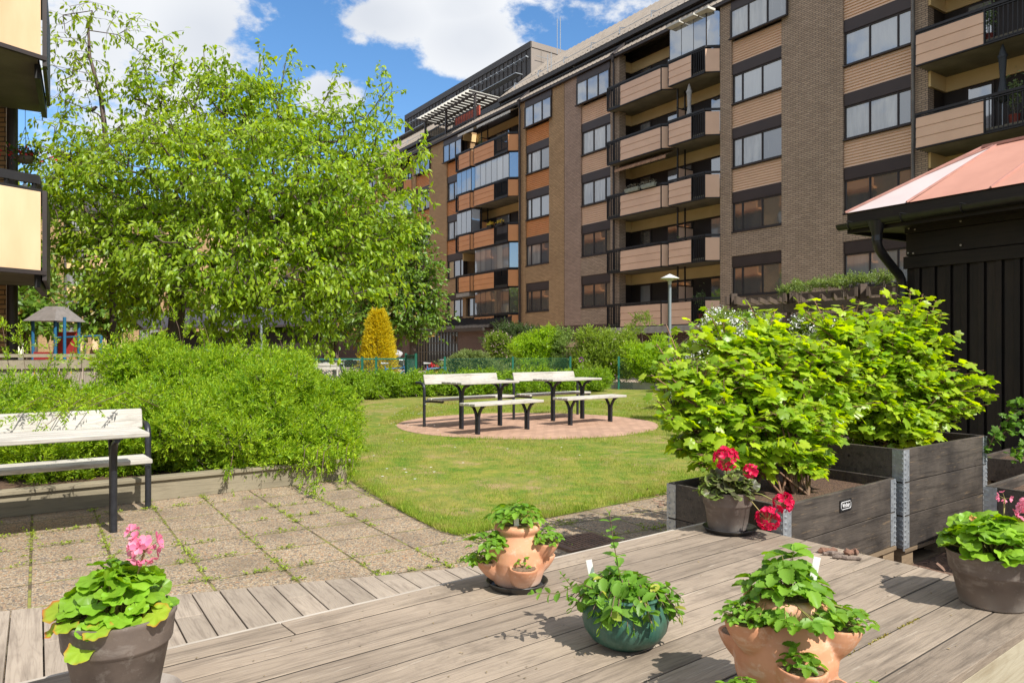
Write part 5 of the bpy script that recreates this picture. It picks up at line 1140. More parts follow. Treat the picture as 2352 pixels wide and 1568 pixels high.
def rad_currant(a):
    a = (a+PI) % (2*PI)-PI; r = .55
    for c, w_, l in ((0,.50,1.0),(1.0,.42,.86),(-1.0,.42,.86),(2.0,.38,.66),(-2.0,.38,.66)): r = max(r, l*(1-min(1, abs(a-c)/w_)**1.3*.40))
    r *= 1+.07*math.sin(a*17); return r*(.55 if abs(a) > 2.75 else 1)
currant = fan_leaf(40, rad_currant, -.10)
def rad_ger(a):
    a = (a+PI) % (2*PI)-PI; r = 1-.10*abs(math.cos(a*2.5))-.02*math.sin(a*17); return r*(.30 if abs(a) > 2.85 else 1)
ger = [fan_leaf(42, rad_ger, .22, ruff=.07), fan_leaf(42, rad_ger, -.18, ruff=.06, ph=2), fan_leaf(42, rad_ger, .05, ruff=.10, ph=4)]
def serr_leaf(n, W_, droop, fold, serr, x0=0.0, ang=0.0, L=1.0):
    V = []; 
    for i in range(n+1):
        u = i/n; wd = W_*math.sin(PI*min(1, (u*.92+.04)))**.75*(1 if u < .99 else 0); z = -droop*u*u; tt = serr*(1 if i % 2 else -1)*(.0 if u in (0, 1) else 1)
        V += [(u, 0, z), (u+tt*.3, wd+tt, z+fold*wd), (u+tt*.3, -wd-tt, z+fold*wd), (u, wd*.5, z+fold*wd*.35+.012*(i % 2)), (u, -wd*.5, z+fold*wd*.35+.012*(i % 2))]
    V = np.array(V, float); V[:,0] = x0+V[:,0]*L; V[:,1:] *= L; c, s_ = math.cos(ang), math.sin(ang); W2 = V.copy(); W2[:,0] = V[:,0]*c-V[:,1]*s_; W2[:,1] = V[:,0]*s_+V[:,1]*c
    F = []
    for i in range(n):
        a, b2 = i*5, (i+1)*5
        F += [(a, b2, b2+3, a+3), (a+3, b2+3, b2+1, a+1), (a, a+4, b2+4, b2), (a+4, a+2, b2+2, b2+4)]
    return W2, np.array(F)
def join(*ts):
    V = []; F = []; n = 0
    for v, f in ts: V.append(v); F.append(f+n); n += len(v)
    return np.concatenate(V), np.concatenate(F)
straw = join(serr_leaf(10, .33, .15, .45, .032, 0, 0, 1), serr_leaf(10, .31, .15, .45, .032, 0, 1.35, .88), serr_leaf(10, .31, .15, .45, .032, 0, -1.35, .88))
mint = serr_leaf(11, .31, .25, .30, .022)
def sprig(n, leaf, ll, spread, bend=.15, start=.12, rnd_=1):
    """a small shoot along +x with n leaves"""
    r_ = np.random.default_rng(rnd_); lv, lf = leaf; fs = lf if isinstance(lf, list) else [lf]; V = []; Fs = [[] for _ in fs]; o = 0
    for i in range(n):
        u = start+(1-start)*i/(n-1); th = i*2.4+r_.normal()*.3; el = spread*(1-.45*u)+r_.normal()*.15; c = np.array([u, 0, -bend*u*u])
        ax = np.array([math.cos(el), math.sin(el)*math.cos(th), math.sin(el)*math.sin(th)]); up = np.cross(ax, r_.normal(size=3)); up /= np.linalg.norm(up); yy = np.cross(up, ax)
        s_ = ll*(1.1-.45*u)*r_.uniform(.8, 1.2); V.append(c+s_*(lv[:,0:1]*ax+lv[:,1:2]*yy+lv[:,2:3]*up))
        for k, f in enumerate(fs): Fs[k].append(f+o)
        o += len(lv)
    return (np.concatenate(V), [np.concatenate(f) for f in Fs])
lance = (np.array([(0,0,0),(.5,.16,.05),(1,0,-.04),(.5,-.16,.05)]), [np.array([(0,1,2,3)])])
round4 = (np.array([(0,0,0),(.5,.34,.08),(1,0,-.05),(.5,-.34,.08)]), [np.array([(0,1,2,3)])])
bark = mat('cherry_bark', (.11,.075,.06), (.055,.04,.034), .7, 0, 9, (25,.6), 0, None, (1,1,.5)); twigm = mat('reddish_twig', (.14,.085,.055), (.09,.06,.04), .7)
greytw = mat('grey_twig', (.20,.16,.12), (.13,.10,.075), .8)
# ================================================================ TREES
def in_blobs(P_, blobs):
    m_ = np.zeros(len(P_), bool)
    for c, r in blobs: m_ |= (((P_-c)/r)**2).sum(1) < 1
    return m_
def pixblobs(lst, depth=.8):
    out = []
    for px, py, Y, rp, *ry in lst:
        c = np.array(P(px, py, Y)); r = rp*Y/FOC; r2 = (ry[0] if ry else rp)*Y/FOC; out.append((c, np.array([r, r*depth, r2])))
    return out
def sample_blobs(blobs, n, rg, shell=.0):
    vol = np.array([b[1].prod() for b in blobs]); ch = rg.choice(len(blobs), n, p=vol/vol.sum()); d = rg.normal(size=(n,3)); d /= np.linalg.norm(d, axis=1, keepdims=True); rad = rg.random(n)**(1/3.)
    if shell: rad = shell+(1-shell)*rad
    C = np.array([b[0] for b in blobs])[ch]; Rr = np.array([b[1] for b in blobs])[ch]; return C+d*rad[:,None]*Rr
def grow(trunk, targets, rg, r_tip=.006, r_exp=.42, step=.45, leaf=True, wig=.10):
    """trunk: list of points; targets reached from the nearest branch; returns segments (A,B,ra,rb) and last pieces of twig"""
    nodes = [np.array(p, float) for p in trunk]; par = [-1]+list(range(len(trunk)-1)); ends = []
    base = nodes[-1]; order = np.argsort(np.linalg.norm(targets-base, axis=1))
    for k in order:
        tgt = targets[k]; A = np.array(nodes); d = np.linalg.norm(A-tgt, axis=1); pen = d+.55*np.linalg.norm(A-base, axis=1)*.35+np.maximum(0, A[:,2]-tgt[2])*.25; pen[:max(1, len(trunk)//2)] += 3
        j = int(np.argmin(pen)); L = d[j]
        if L < .12: continue
        n = max(1, int(L/step)); cur = j; p0 = nodes[j].copy(); sag = np.array([0, 0, .12*L])
        for i in range(1, n+1):
            u = i/n; q = p0+(tgt-p0)*u+sag*math.sin(PI*u)+(rg.normal(size=3)*wig*L/n if i < n else 0); nodes.append(q); par.append(cur); cur = len(nodes)-1
        ends.append(cur)
    cnt = np.zeros(len(nodes)); 
    for e in ends:
        c = e
        while c != -1: cnt[c] += 1; c = par[c]
    cnt = np.maximum(cnt, 1); rad = r_tip*cnt**r_exp
    A, B_, ra, rb = [], [], [], []
    for i, p_ in enumerate(par):
        if p_ >= 0: A.append(nodes[p_]); B_.append(nodes[i]); ra.append(min(rad[p_], rad[i]*1.35)); rb.append(rad[i])
    return np.array(A), np.array(B_), np.array(ra), np.array(rb), np.array(nodes), par, ends
def tree(name, label, cat, trunk, targets, lm, leaft, llen, nl, rg, twl=.55, r_tip=.006, bk=bark, droop=.9, group=None, r_exp=.42, spread=.09, trunk_r=None):
    root = thing(name, label, cat, tuple(trunk[0]), 0, group)
    A, B_, ra, rb, nodes, par, ends = grow(trunk, targets, rg, r_tip, r_exp)
    nt_ = len(trunk)-1; tb = MB(); tr = trunk_r or [max(rb[0], .1)*1.3]+[max(rb[min(i, len(rb)-1)], .05) for i in range(nt_)]
    tb.tube([tuple(p_) for p_ in trunk], tr, 12, False); tb.build('trunk', bk, root, smooth=True)
    nb = NB(); nb.segs(A[nt_:], B_[nt_:], ra[nt_:], rb[nt_:], 6)
    # leafy twigs at every end and along the last branch pieces
    E = [nodes[e] for e in ends]; Pn = [nodes[par[e]] for e in ends]; E = np.array(E); D = E-np.array(Pn); D /= np.linalg.norm(D, axis=1, keepdims=True)
    tA, tB, LP, LA, LU = [], [], [], [], []
    for e, d in zip(E, D):
        for t_ in range(2):
            dd = d*.5+rg.normal(size=3)*np.array([.65,.65,.28])+np.array([0,0,.05]); dd /= np.linalg.norm(dd); l_ = twl*rg.uniform(.6, 1.2); a = e-d*.15*t_; mid = a+dd*l_*.55; b2 = mid+(dd+np.array([0,0,-.35]))*l_*.45
            tA += [a, mid]; tB += [mid, b2]
            k = int(nl*rg.uniform(.7, 1.3))
            for i in range(k):
                u = rg.random()*1.05; q = a+(mid-a)*(u*2) if u < .5 else mid+(b2-mid)*((u-.5)*2); q = q+rg.normal(size=3)*spread*.4
                la = dd*.55+rg.normal(size=3)*.55+np.array([0,0,-droop]); LP.append(q); LA.append(la); LU.append(rg.normal(size=3)*.6+np.array([.25,-.35,.8]))
    nb.segs(tA, tB, .0035*llen/.1, .002, 3); nb.build('branches', bk, root)
    LP, LA, LU = map(np.array, (LP, LA, LU)); nb = NB(); nb.scatter(leaft, LP, LA, LU, llen*rg.uniform(.65, 1.25, len(LP))); nb.build('foliage', lm, root); return root
CH = leafmat('cherry_leaf', (.14,.265,.018), (.38,.50,.045), .50, .38, None, .45, .7, None, .35)
rg = np.random.default_rng(11); Yc = 12.5; tb_ = P(400, 808, Yc); trunk = [(-5.72,12.5,-.02), (-5.70,12.48,.9), (-5.66,12.45,1.6), (-5.60,12.45,2.3), (-5.45,12.4,3.0)]
cb = pixblobs([(215,350,12.6,95,55), (140,400,12.6,70,60), (335,265,12.6,80,80), (470,250,12.8,105,85), (590,265,12.6,100,85), (700,320,12.4,110,80), (800,330,12.4,80,70), (870,400,12.2,80,70), (400,400,12.0,170,120), (600,420,11.6,180,130), (780,480,11.8,130,110),
                (230,470,12.3,120,110), (180,560,12.5,60,70), (300,600,12.2,130,90), (480,600,11.4,150,110), (650,620,11.5,150,100), (800,620,11.8,110,90), (715,710,11.8,65,65), (900,470,11.9,60,50), (560,700,12.3,70,50), (320,700,12.3,60,40), (510,735,12.4,60,40), (860,560,12,70,50)], .9)
tg = sample_blobs(cb, 2000, rg, .3); tg = tg[(tg[:,2] > 1.25) & (rg.random(len(tg)) < np.clip(1.3-.13*(tg[:,2]-1.3)-.45*np.maximum(0, np.sin(tg[:,0]*2.1+tg[:,2]*1.3)*np.sin(tg[:,2]*2.4+1)), .3, 1))]
sh = []
for px, py, x0_, y0_, Y in ((372,88,395,220,12.6),(400,130,395,220,12.6),(468,118,475,250,12.7),(600,138,580,250,12.6),(655,145,640,240,12.6),(570,180,580,270,12.6),(768,190,720,280,12.5),(900,190,820,300,12.4),(835,225,800,300,12.4),(905,245,850,330,12.4),(885,300,850,350,12.3),(965,342,880,400,12.2),(985,352,880,400,12.2),(955,440,880,450,12.2),(950,500,880,500,12.2),(940,545,880,530,12.2),(915,590,860,580,12.1),(300,170,330,250,12.6),(330,150,360,230,12.6),(700,790,700,720,11.8),(740,775,720,700,11.8),(660,770,650,700,11.8),(780,745,760,680,11.8),(85,270,140,300,13),(75,330,140,350,13)):
    for u in (.25,.5,.75,1): sh.append(np.array(P(x0_+(px-x0_)*u, y0_+(py-y0_)*u, Y)))
tree('cherry_tree', 'large spreading cherry tree with drooping bright green leaves left of the round patio', 'tree', trunk, np.concatenate([tg, np.array(sh)]), CH, drop_leaf, .105, 16, rg, .54, .0058, r_exp=.40, droop=.85, trunk_r=[.17,.145,.13,.12,.10])
# thin leader tree at the far left
rg = np.random.default_rng(12); Y = 13.6; trunk = [tuple(P(x, y, Y)) for x, y in ((262,806),(258,600),(252,420),(240,290),(232,225),(206,130),(203,70),(212,25))]; trunk[0] = (trunk[0][0], trunk[0][1], 0)
lst = [(145,35),(160,15),(175,40),(150,55),(212,5),(225,20),(205,40),(265,35),(300,42),(310,60),(290,68),(270,80),(245,72),(150,75),(125,85),(130,105),(150,95),(180,100),(195,90),(165,115),(205,120),(128,130),(175,135),(190,150),(225,140),(235,150),(150,160),(165,175),(185,185),(205,170),(215,190),(130,190),(145,205),(170,215),(195,205),(225,215),(240,200),(160,235),(180,250),(150,260),(210,240),(130,225),(345,140),(365,165),(400,160),(330,155),(250,165),(120,150)]
tgt = np.array([np.array(P(x, y, Y+rg.normal()*.5)) for x, y in lst])
r_ = tree('cherry_tree', 'slender young cherry with one tall thin leader above the left end of the big crown', 'tree', trunk, tgt, CH, drop_leaf, .108, 9, rg, .40, .0035, r_exp=.36, trunk_r=[.06,.055,.05,.045,.04,.028,.02,.01])
# small bird
bq = P(212.5, 253, 13.3); bd_ = thing('bird', 'small brown bird perched on a thin bare twig above the cream balcony', 'bird', tuple(bq)); b = MB()
b.tube([(-.09,0,-.05),(-.05,0,-.02),(-.02,0,0),(.02,0,.015),(.045,0,.04),(.065,0,.052),(.085,0,.05),(.10,0,.045)], [.006,.012,.028,.034,.027,.024,.012,.002], 10); b.build('body', mat('bird_feathers', (.10,.075,.055), (.07,.05,.04)), bd_, local=True, smooth=True)
MB().tube([(.0,-.01,-.02),(.0,-.01,-.055)], .003, 4).tube([(.0,.01,-.02),(.0,.01,-.055)], .003, 4).build('legs', twigm, bd_, local=True)
MB().tube([tuple(P(236,276,13.4)), tuple(P(225,262,13.35)), tuple(P(205,254,13.3)), tuple(P(150,232,13.3))], [.016,.012,.010,.004], 5).build('branches', bark, r_)
# darker tree by the entrance
rg = np.random.default_rng(13); Y = 29; trunk = [tuple(P(948,805,Y)), tuple(P(948,740,Y)), tuple(P(940,690,Y)), tuple(P(930,640,Y))]; trunk[0] = (trunk[0][0], Y, 0)
cb = pixblobs([(890,560,Y,75,60), (930,540,Y,50,45), (880,640,Y,70,80), (950,620,Y,55,60), (965,690,Y,50,50), (910,710,Y,70,50), (860,740,Y,60,40), (960,740,Y,45,35), (1000,720,Y,28,22), (990,655,Y,22,25)], .9)
DK = leafmat('dark_tree_leaf', (.09,.19,.022), (.18,.30,.035), .42, .4, None, .5, .5, (.30,.20,.06), .45)
tree('broadleaf_tree', 'rounded mid-green tree with fine brownish tips between the conifer and entrance roof', 'tree', trunk, sample_blobs(cb, 1150, rg, .35), DK, oval_leaf, .17, 10, rg, .7, .008, droop=.5, trunk_r=[.14,.12,.1,.08])
# trees far behind, under and beside the crown of the cherry
for (px, py, Y, rp, ry, nm) in ((250,690,30,75,75,'green tree standing behind the playground, left of the cherry trunk'), (640,720,33,75,60,'green tree behind the dark bicycle shed'), (80,640,45,45,60,'pale green tree beside the column of the cream balconies'), (770,700,36,60,80,'dense green tree immediately left of the golden conifer'), (60,730,27,40,40,'leafy tree beside the playground tower at the far left')):
    rg = np.random.default_rng(int(px)); cb = pixblobs([(px,py,Y,rp,ry), (px-rp*.5,py+ry*.4,Y,rp*.6,ry*.6), (px+rp*.5,py+ry*.3,Y,rp*.6,ry*.6)], .8); c = P(px, py, Y)
    tree('broadleaf_tree', nm, 'tree', [(c.x,Y,0),(c.x+.05,Y,c.z*.4),(c.x,Y,c.z*.8)], sample_blobs(cb, 260, rg, .4), DK, oval_leaf, .26, 8, rg, .9, .01, droop=.4, group='trees far across the courtyard', trunk_r=[.15,.12,.09])
# ================================================================ SHRUBS
def lumps(blobs, k, rg, f=(.26, .42)):
    out = [(c, r*.72) for c, r in blobs]
    for c, r in blobs:
        for _ in range(k):
            d = rg.normal(size=3); d[2] = abs(d[2])*.9-.15; d /= np.linalg.norm(d); out.append((c+d*r*rg.uniform(.6, .92), r*rg.uniform(*f)*np.array([1,1,.85])))
    return out
def shrub(name, label, cat, blobs, n, tmpls, size, lm, rg, base=None, up=.5, group=None, flowers=None, stems=14, shell=.55, zmin=.0, stemm=greytw, core=.0, lean=None):
    """leafy shoots point out of the mass; woody stems rise from the base"""
    c0 = sum((b[0] for b in blobs), np.zeros(3))/len(blobs) if base is None else np.array(base, float)
    root = thing(name, label, cat, (c0[0], c0[1], zmin), 0, group); blobs = lumps(blobs, 9, rg)
    Pn = sample_blobs(blobs, n, rg, 0); d = []
    m_ = Pn[:,2] > zmin+.03; Pn = Pn[m_]
    # depth below the surface of the union
    dep = np.max([1-np.sqrt((((Pn-b[0])/b[1])**2).sum(1)) for b in blobs], 0); keep = rg.random(len(Pn)) < np.clip(1.2-dep*1.3, .2, 1); Pn = Pn[keep]
    cen = np.array([blobs[int(np.argmin([(((p-b[0])/b[1])**2).sum() for b in blobs]))][0] for p in Pn]); D = Pn-cen; D[:,2] += .3*np.abs(D[:,2]); D /= np.linalg.norm(D, axis=1, keepdims=True)+1e-6
    D = D*.8+rg.normal(size=D.shape)*.45+np.array([0,0,up])
    nb = NB(); ch = rg.integers(0, len(tmpls), len(Pn)); sz = size*rg.uniform(.6, 1.3, len(Pn))
    for k, tm in enumerate(tmpls):
        s_ = ch == k; nb.scatter(tm, Pn[s_]-D[s_]*sz[s_,None]*.3, D[s_], rg.normal(size=(s_.sum(),3))*.5+np.array([0,0,1]), sz[s_])
    nb.build('foliage', lm, root)
    if stems:
        nb = NB(); A, B_ = [], []; 
        for k in range(stems):
            a = np.array([c0[0]+rg.normal()*.12, c0[1]+rg.normal()*.12, zmin]); e = Pn[rg.integers(len(Pn))]; m1 = a+(e-a)*.5+np.array([0,0,.15]); A += [a, m1]; B_ += [m1, e]
        nb.segs(A, B_, .010, .005, 5); nb.segs(Pn[::3]-D[::3]*sz[::3,None]*.6, Pn[::3]+D[::3]*sz[::3,None]*.3, .0022, .001, 3); nb.build('branches', stemm, root)
    if flowers:
        fm, fn, fs, ft = flowers; Q = sample_blobs(blobs, fn*12, rg, .9); dd = np.max([1-np.sqrt((((Q-b[0])/b[1])**2).sum(1)) for b in blobs], 0); cq = np.array([blobs[int(np.argmin([(((p-b[0])/b[1])**2).sum() for b in blobs]))][0] for p in Q]); Q = Q+(Q-cq)/(np.linalg.norm(Q-cq, axis=1, keepdims=True)+1e-6)*size*.42; Q = Q[(dd < .22) & (Q[:,2] > zmin+.1)][:fn]
        nb = NB(); R_ = np.repeat(Q, ft, 0)+rg.normal(size=(len(Q)*ft, 3))*fs*.6; nb.scatter(round4, R_, rg.normal(size=R_.shape), rg.normal(size=R_.shape), fs*.75); tag(nb.build('flowers', fm, root), kind='stuff')
    return root
def wb(lst): return [(np.array(c, float), np.array(r, float)) for c, r in lst]
SPI = leafmat('spirea_leaf', (.10,.24,.012), (.37,.50,.03), .42, .5, None, .5, 1.6, None, .25)
sp_t = [sprig(14, lance, .36, .95, .12, .1, i) for i in range(5)]
bedbase = [  # along the bed: (pixel x, distance, height, radius x, radius y)
 ((-5.0,6.9,.45),(.75,.8,.62)), ((-4.35,7.3,.45),(.8,.75,.60)), ((-3.7,7.15,.5),(.62,.65,.72))]
def G3(px, Y, z): return ((px-CX)/FOC*Y, Y, z)
spg = 'yellow-green shrubs in the planter bed'
rg = np.random.default_rng(21)
shrub('spirea_shrub', 'low yellow-green shrub behind the bench at the left edge of the picture', 'shrub', wb([(G3(-20,6.9,.40),(.85,.7,.54)), (G3(60,7.3,.50),(.7,.6,.60)), (G3(130,6.7,.35),(.6,.5,.45))]), 8600, sp_t, .135, SPI, rg, zmin=.12, group=spg, up=.35)
shrub('spirea_shrub', 'airy yellow-green shrub rising in front of the gap in the wooden fence', 'shrub', wb([(G3(235,7.6,.42),(.72,.65,.56)), (G3(300,7.0,.45),(.6,.55,.55)), (G3(330,7.9,.95),(.42,.45,.60))]), 9000, sp_t, .135, SPI, rg, zmin=.12, group=spg, up=.4)
shrub('spirea_shrub', 'yellow-green shrub with the tallest shoots in front of the cherry trunk', 'shrub', wb([(G3(420,7.8,.75),(.72,.7,.72)), (G3(470,7.2,.5),(.62,.55,.58)), (G3(390,8.2,.98),(.4,.4,.45)), (G3(480,8.0,.82),(.4,.4,.5))]), 10000, sp_t, .135, SPI, rg, zmin=.12, group=spg, up=.4)
shrub('spirea_shrub', 'densest bulging yellow-green shrub in the middle of the planter bed', 'shrub', wb([(G3(590,7.9,.68),(.72,.75,.66)), (G3(560,7.25,.45),(.62,.5,.52)), (G3(650,8.3,.8),(.5,.5,.62)), (G3(560,7.02,.25),(.5,.22,.2)), (G3(470,6.9,.25),(.35,.2,.18))]), 11500, sp_t, .135, SPI, rg, zmin=.12, group=spg, up=.35)
shrub('spirea_shrub', 'yellow-green shrub spilling over the right corner of the planter bed onto the lawn', 'shrub', wb([(G3(700,8.3,.52),(.56,.8,.56)), (G3(740,7.75,.32),(.38,.42,.40)), (G3(755,8.9,.35),(.38,.6,.42)), (G3(640,7.35,.3),(.42,.35,.32)), (G3(690,7.25,.24),(.4,.22,.19)), (G3(745,7.45,.18),(.20,.20,.18))]), 11000, sp_t, .13, SPI, rg, zmin=.03, group=spg, up=.25)
# single upright shoots above the mass and a branch over the bench
rg = np.random.default_rng(22)
def spray(name, label, pts, m, tm, size, n, parent=None, rg=rg, stem=twigm, r=.004, spread=.02, dropz=.0, cat='shrub', group=None):
    root = parent or thing(name, label, cat, tuple(pts[0][0]), 0, group); nb = NB(); nl = NB(); Q, D = [], []
    for line in pts:
        line = [np.array(q, float) for q in line]; nb.segs(line[:-1], line[1:], r, r*.6, 4)
        for i in range(n):
            u = rg.random()*(len(line)-1); k = int(min(u, len(line)-2)); q = line[k]+(line[k+1]-line[k])*(u-k); d = (line[k+1]-line[k]); d = d/np.linalg.norm(d); Q.append(q+rg.normal(size=3)*spread); D.append(d+rg.normal(size=3)*.5+np.array([0,0,dropz]))
    nl.scatter(tm, Q, D, rg.normal(size=(len(Q),3))*.5+np.array([0,0,1]), size*rg.uniform(.7, 1.2, len(Q))); nb.build('shoots', stem, root); nl.build('shoot_foliage', m, root); return root
sps = [o for o in bpy.data.objects if o.name.startswith('spirea_shrub')]
sl_ = []
for px, py, Y in ((255,770,7.9),(300,755,8.2),(355,740,8.2),(375,715,8.3),(392,700,8.3),(430,735,8.2),(455,730,8.2),(470,750,8.1),(225,775,8.0),(190,790,7.9),(600,765,8.4),(640,770,8.6),(540,765,8.3)):
    a = P(px+rg.normal()*20, py+120, Y); e = P(px, py, Y); sl_.append([a, (a+e)/2+Vector((.02,0,.03)), e])
spray('', '', sl_, SPI, sp_t[0], .12, 9, sps[2], rg)
sl_ = []
for x0_, y0_, x1_, y1_ in ((20,770,5,745),(60,790,45,762),(110,800,128,775),(150,800,175,785)): a = P(x0_, y0_+70, 7.4); e = P(x1_, y1_, 7.4); sl_.append([a, (a+e)/2, e])
spray('', '', sl_, SPI, sp_t[1], .13, 9, sps[0], rg)
sl_ = []
for px, py in ((30,960),(70,975),(95,985),(130,960),(150,950),(200,935),(40,940),(110,945)): e = P(px, py, 5.45); a = Vector((e.x-.15+rg.normal()*.1, 6.5, .80)); m1 = (a+e)/2+Vector((0,0,.12)); sl_.append([a, m1, e])
spray('', '', sl_, SPI, sp_t[2], .12, 12, sps[0], rg)
sl_ = []
for px, py in ((520,1105),(560,1085),(600,1090),(640,1075),(690,1095),(720,1108),(735,1112),(470,1090),(770,1080),(790,1090),(808,1080)):
    g = G(px, py+10, .1); e = Vector((g.x, g.y+.02, .06+rg.random()*.1)); a = Vector((e.x-.05, e.y+.55, .40)); sl_.append([a, (a+e)/2+Vector((0,-.06,.12)), e])
spray('', '', sl_, SPI, sp_t[3], .12, 14, sps[4], rg, dropz=-.4)
# hedge behind the patio
HED = leafmat('hedge_leaf', (.12,.25,.016), (.29,.43,.035), .4, .45, None, .5, 1.2, None, .3); hd_t = [sprig(10, round4, .30, 1.0, .1, .1, 30+i) for i in range(4)]
hx_ = [(800,17.5),(860,18.6),(925,19.4),(990,19.8),(1055,20.2),(1120,20.6),(1185,21.0),(1250,21.4),(1315,21.8),(1370,22.2)]
hl = ['bushy low hedge shrub next to the yellow-green planter shrubs', 'low hedge shrub in front of the golden conifer', 'low hedge shrub in front of the open green gate', 'low hedge shrub just left of the terracotta pot', 'low hedge shrub just right of the terracotta pot', 'low hedge shrub behind the left patio bench', 'low hedge shrub seen between the two patio benches', 'low hedge shrub behind the left half of the right patio bench', 'low hedge shrub behind the right patio table', 'last low hedge shrub, next to the round lilac']
rg = np.random.default_rng(31)
for (px, Y), lab in zip(hx_, hl):
    c = G3(px, Y, .38); shrub('hedge_shrub', lab, 'shrub', wb([((c[0],c[1],.36),(.50,.5,.44)), ((c[0]-.2,c[1]-.25,.25),(.35,.35,.32)), ((c[0]+.25,c[1]+.1,.45+.1*rg.random()),(.3,.3,.3))]), 1500, hd_t, .17, HED, rg, zmin=.1, group='low hedge along the green fence', stems=6)
# shrubs along the foot of the tan building
OLV = leafmat('lilac_leaf', (.11,.20,.022), (.25,.34,.045), .35, .45, None, .55, 1.0, None, .35); BRT = leafmat('bright_bush_leaf', (.17,.33,.016), (.38,.54,.03), .42, .42, None, .5, 1.2); GRY = leafmat('grey_green_leaf', (.14,.20,.05), (.23,.29,.09), .3, .6, None, .4, 1.2)
LIL = mat('lilac_petals', (.55,.36,.40), (.45,.28,.34), .6); bb_t = [sprig(12, round4, .24, 1.05, .1, .08, 40+i) for i in range(4)]
def pb(lst, Y, dep=.8): return pixblobs([(x, y, Y, rx, ry) for x, y, rx, ry in lst], dep)
rg = np.random.default_rng(41)
shrub('lilac_shrub', 'rounded olive-green shrub with sparse pink blossom, right of the patio benches', 'shrub', pb([(1398,812,70,70),(1360,840,45,45),(1440,835,45,50)], 25.2), 6200, bb_t, .24, leafmat('round_lilac_leaf', (.15,.25,.025), (.30,.40,.05), .35, .45, None, .5, 1.0), rg, zmin=.1, flowers=(LIL, 90, .06, 3), group='shrubs at the foot of the beige building')
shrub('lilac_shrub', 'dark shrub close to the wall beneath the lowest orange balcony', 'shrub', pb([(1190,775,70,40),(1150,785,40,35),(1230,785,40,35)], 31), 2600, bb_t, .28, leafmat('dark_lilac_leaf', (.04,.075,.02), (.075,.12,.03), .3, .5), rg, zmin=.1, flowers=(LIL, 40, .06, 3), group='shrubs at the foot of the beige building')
shrub('lilac_shrub', 'olive shrub dotted with pink blossom between the pale shrub and the bright bush', 'shrub', pb([(1150,800,36,45),(1165,835,35,35)], 28), 2200, bb_t, .24, OLV, rg, zmin=.1, flowers=(LIL, 130, .065, 4), group='shrubs at the foot of the beige building')
shrub('bright_shrub', 'bright lime-green bush below the lowest orange balcony', 'shrub', pb([(1205,800,42,42),(1235,830,50,45),(1255,785,35,35)], 26.5), 3600, bb_t, .23, BRT, rg, zmin=.1, group='shrubs at the foot of the beige building')
shrub('rose_shrub', 'loose pale green rose bush to the left of the picket fence', 'shrub', pb([(1295,800,26,44),(1300,840,32,35),(1285,770,14,18)], 26.2), 1700, bb_t, .22, leafmat('rose_leaf', (.14,.24,.05), (.28,.38,.10), .4, .45), rg, zmin=.1, group='shrubs at the foot of the beige building')
shrub('juniper', 'spreading pale grey-green shrub behind the wire fence', 'shrub', pb([(1075,835,50,30),(1040,850,35,25),(1115,850,45,28),(1150,860,30,18)], 24.3), 3800, sp_t, .26, GRY, rg, zmin=.05, group='shrubs at the foot of the beige building')
shrub('green_shrub', 'fresh green shrub between the round lilac and the currant bushes', 'shrub', pb([(1480,830,45,52),(1530,820,45,48),(1505,860,55,35)], 23.4), 4200, bb_t, .22, BRT, rg, zmin=.1, group='shrubs at the foot of the beige building')
shrub('green_shrub', 'dark green shrub at the corner of the low kerb wall', 'shrub', pb([(1590,830,45,55),(1560,860,40,35),(1630,810,45,60)], 21.5), 3000, bb_t, .24, OLV, rg, zmin=.1, group='shrubs at the foot of the beige building')
# purple alliums by the round shrub
al = thing('allium', 'purple ball-shaped flowers on thin stems beside the round lilac', 'flower', G3(1338,23.6,.1)); nb = NB(); st_ = MB()
for px, py in ((1336,846),(1340,851),(1335,826),(1338,856)):
    c = np.array(P(px, py, 23.6)); q = rng.normal(size=(60,3)); q = c+q/np.linalg.norm(q, axis=1, keepdims=True)*.055; nb.scatter(round4, q, q-c, rng.normal(size=(60,3)), .04); st_.tube([(c[0],c[1],.1), tuple(c)], .006, 4)
nb.build('flowers', mat('purple_petals', (.30,.06,.33), (.22,.04,.26)), al); st_.build('stems', HED, al)
# golden conifer
GO = leafmat('golden_thuja', (.44,.36,.012), (.72,.60,.025), .3, .55, None, .6, 2.0, (.20,.26,.03), .2); rg = np.random.default_rng(51); Y = 25
root = thing('golden_conifer', 'cone-shaped golden yellow conifer behind the green fence', 'conifer', G3(868,Y,.05)); n = 3600; u = rg.random(n)**.85; th = rg.random(n)*2*PI; c = np.array(G3(868,Y,0)); z = .05+2.55*u
rr = .66*np.clip((1-u), 0, 1)**.55*np.clip(.75+u*2, 0, 1)*(.72+.28*rg.random(n))*(1+.08*np.sin(th*5+z*4)); q = np.column_stack([c[0]+rr*np.cos(th), c[1]+rr*np.sin(th), z]); D = np.column_stack([np.cos(th), np.sin(th), np.full(n, .8)])+rg.normal(size=(n,3))*.35
fansp = [sprig(11, lance, .38, .7, .05, .05, 60+i) for i in range(3)]; nb = NB()
for k in range(3): s_ = slice(k, None, 3); nb.scatter(fansp[k], q[s_], D[s_], rg.normal(size=(len(q[s_]),3)), .20*rg.uniform(.7, 1.2, len(q[s_])))
nb.build('foliage', GO, root); MB().tube([(c[0],c[1],0),(c[0],c[1],2.3)], [.07,.01], 8).build('trunk', bark, root)
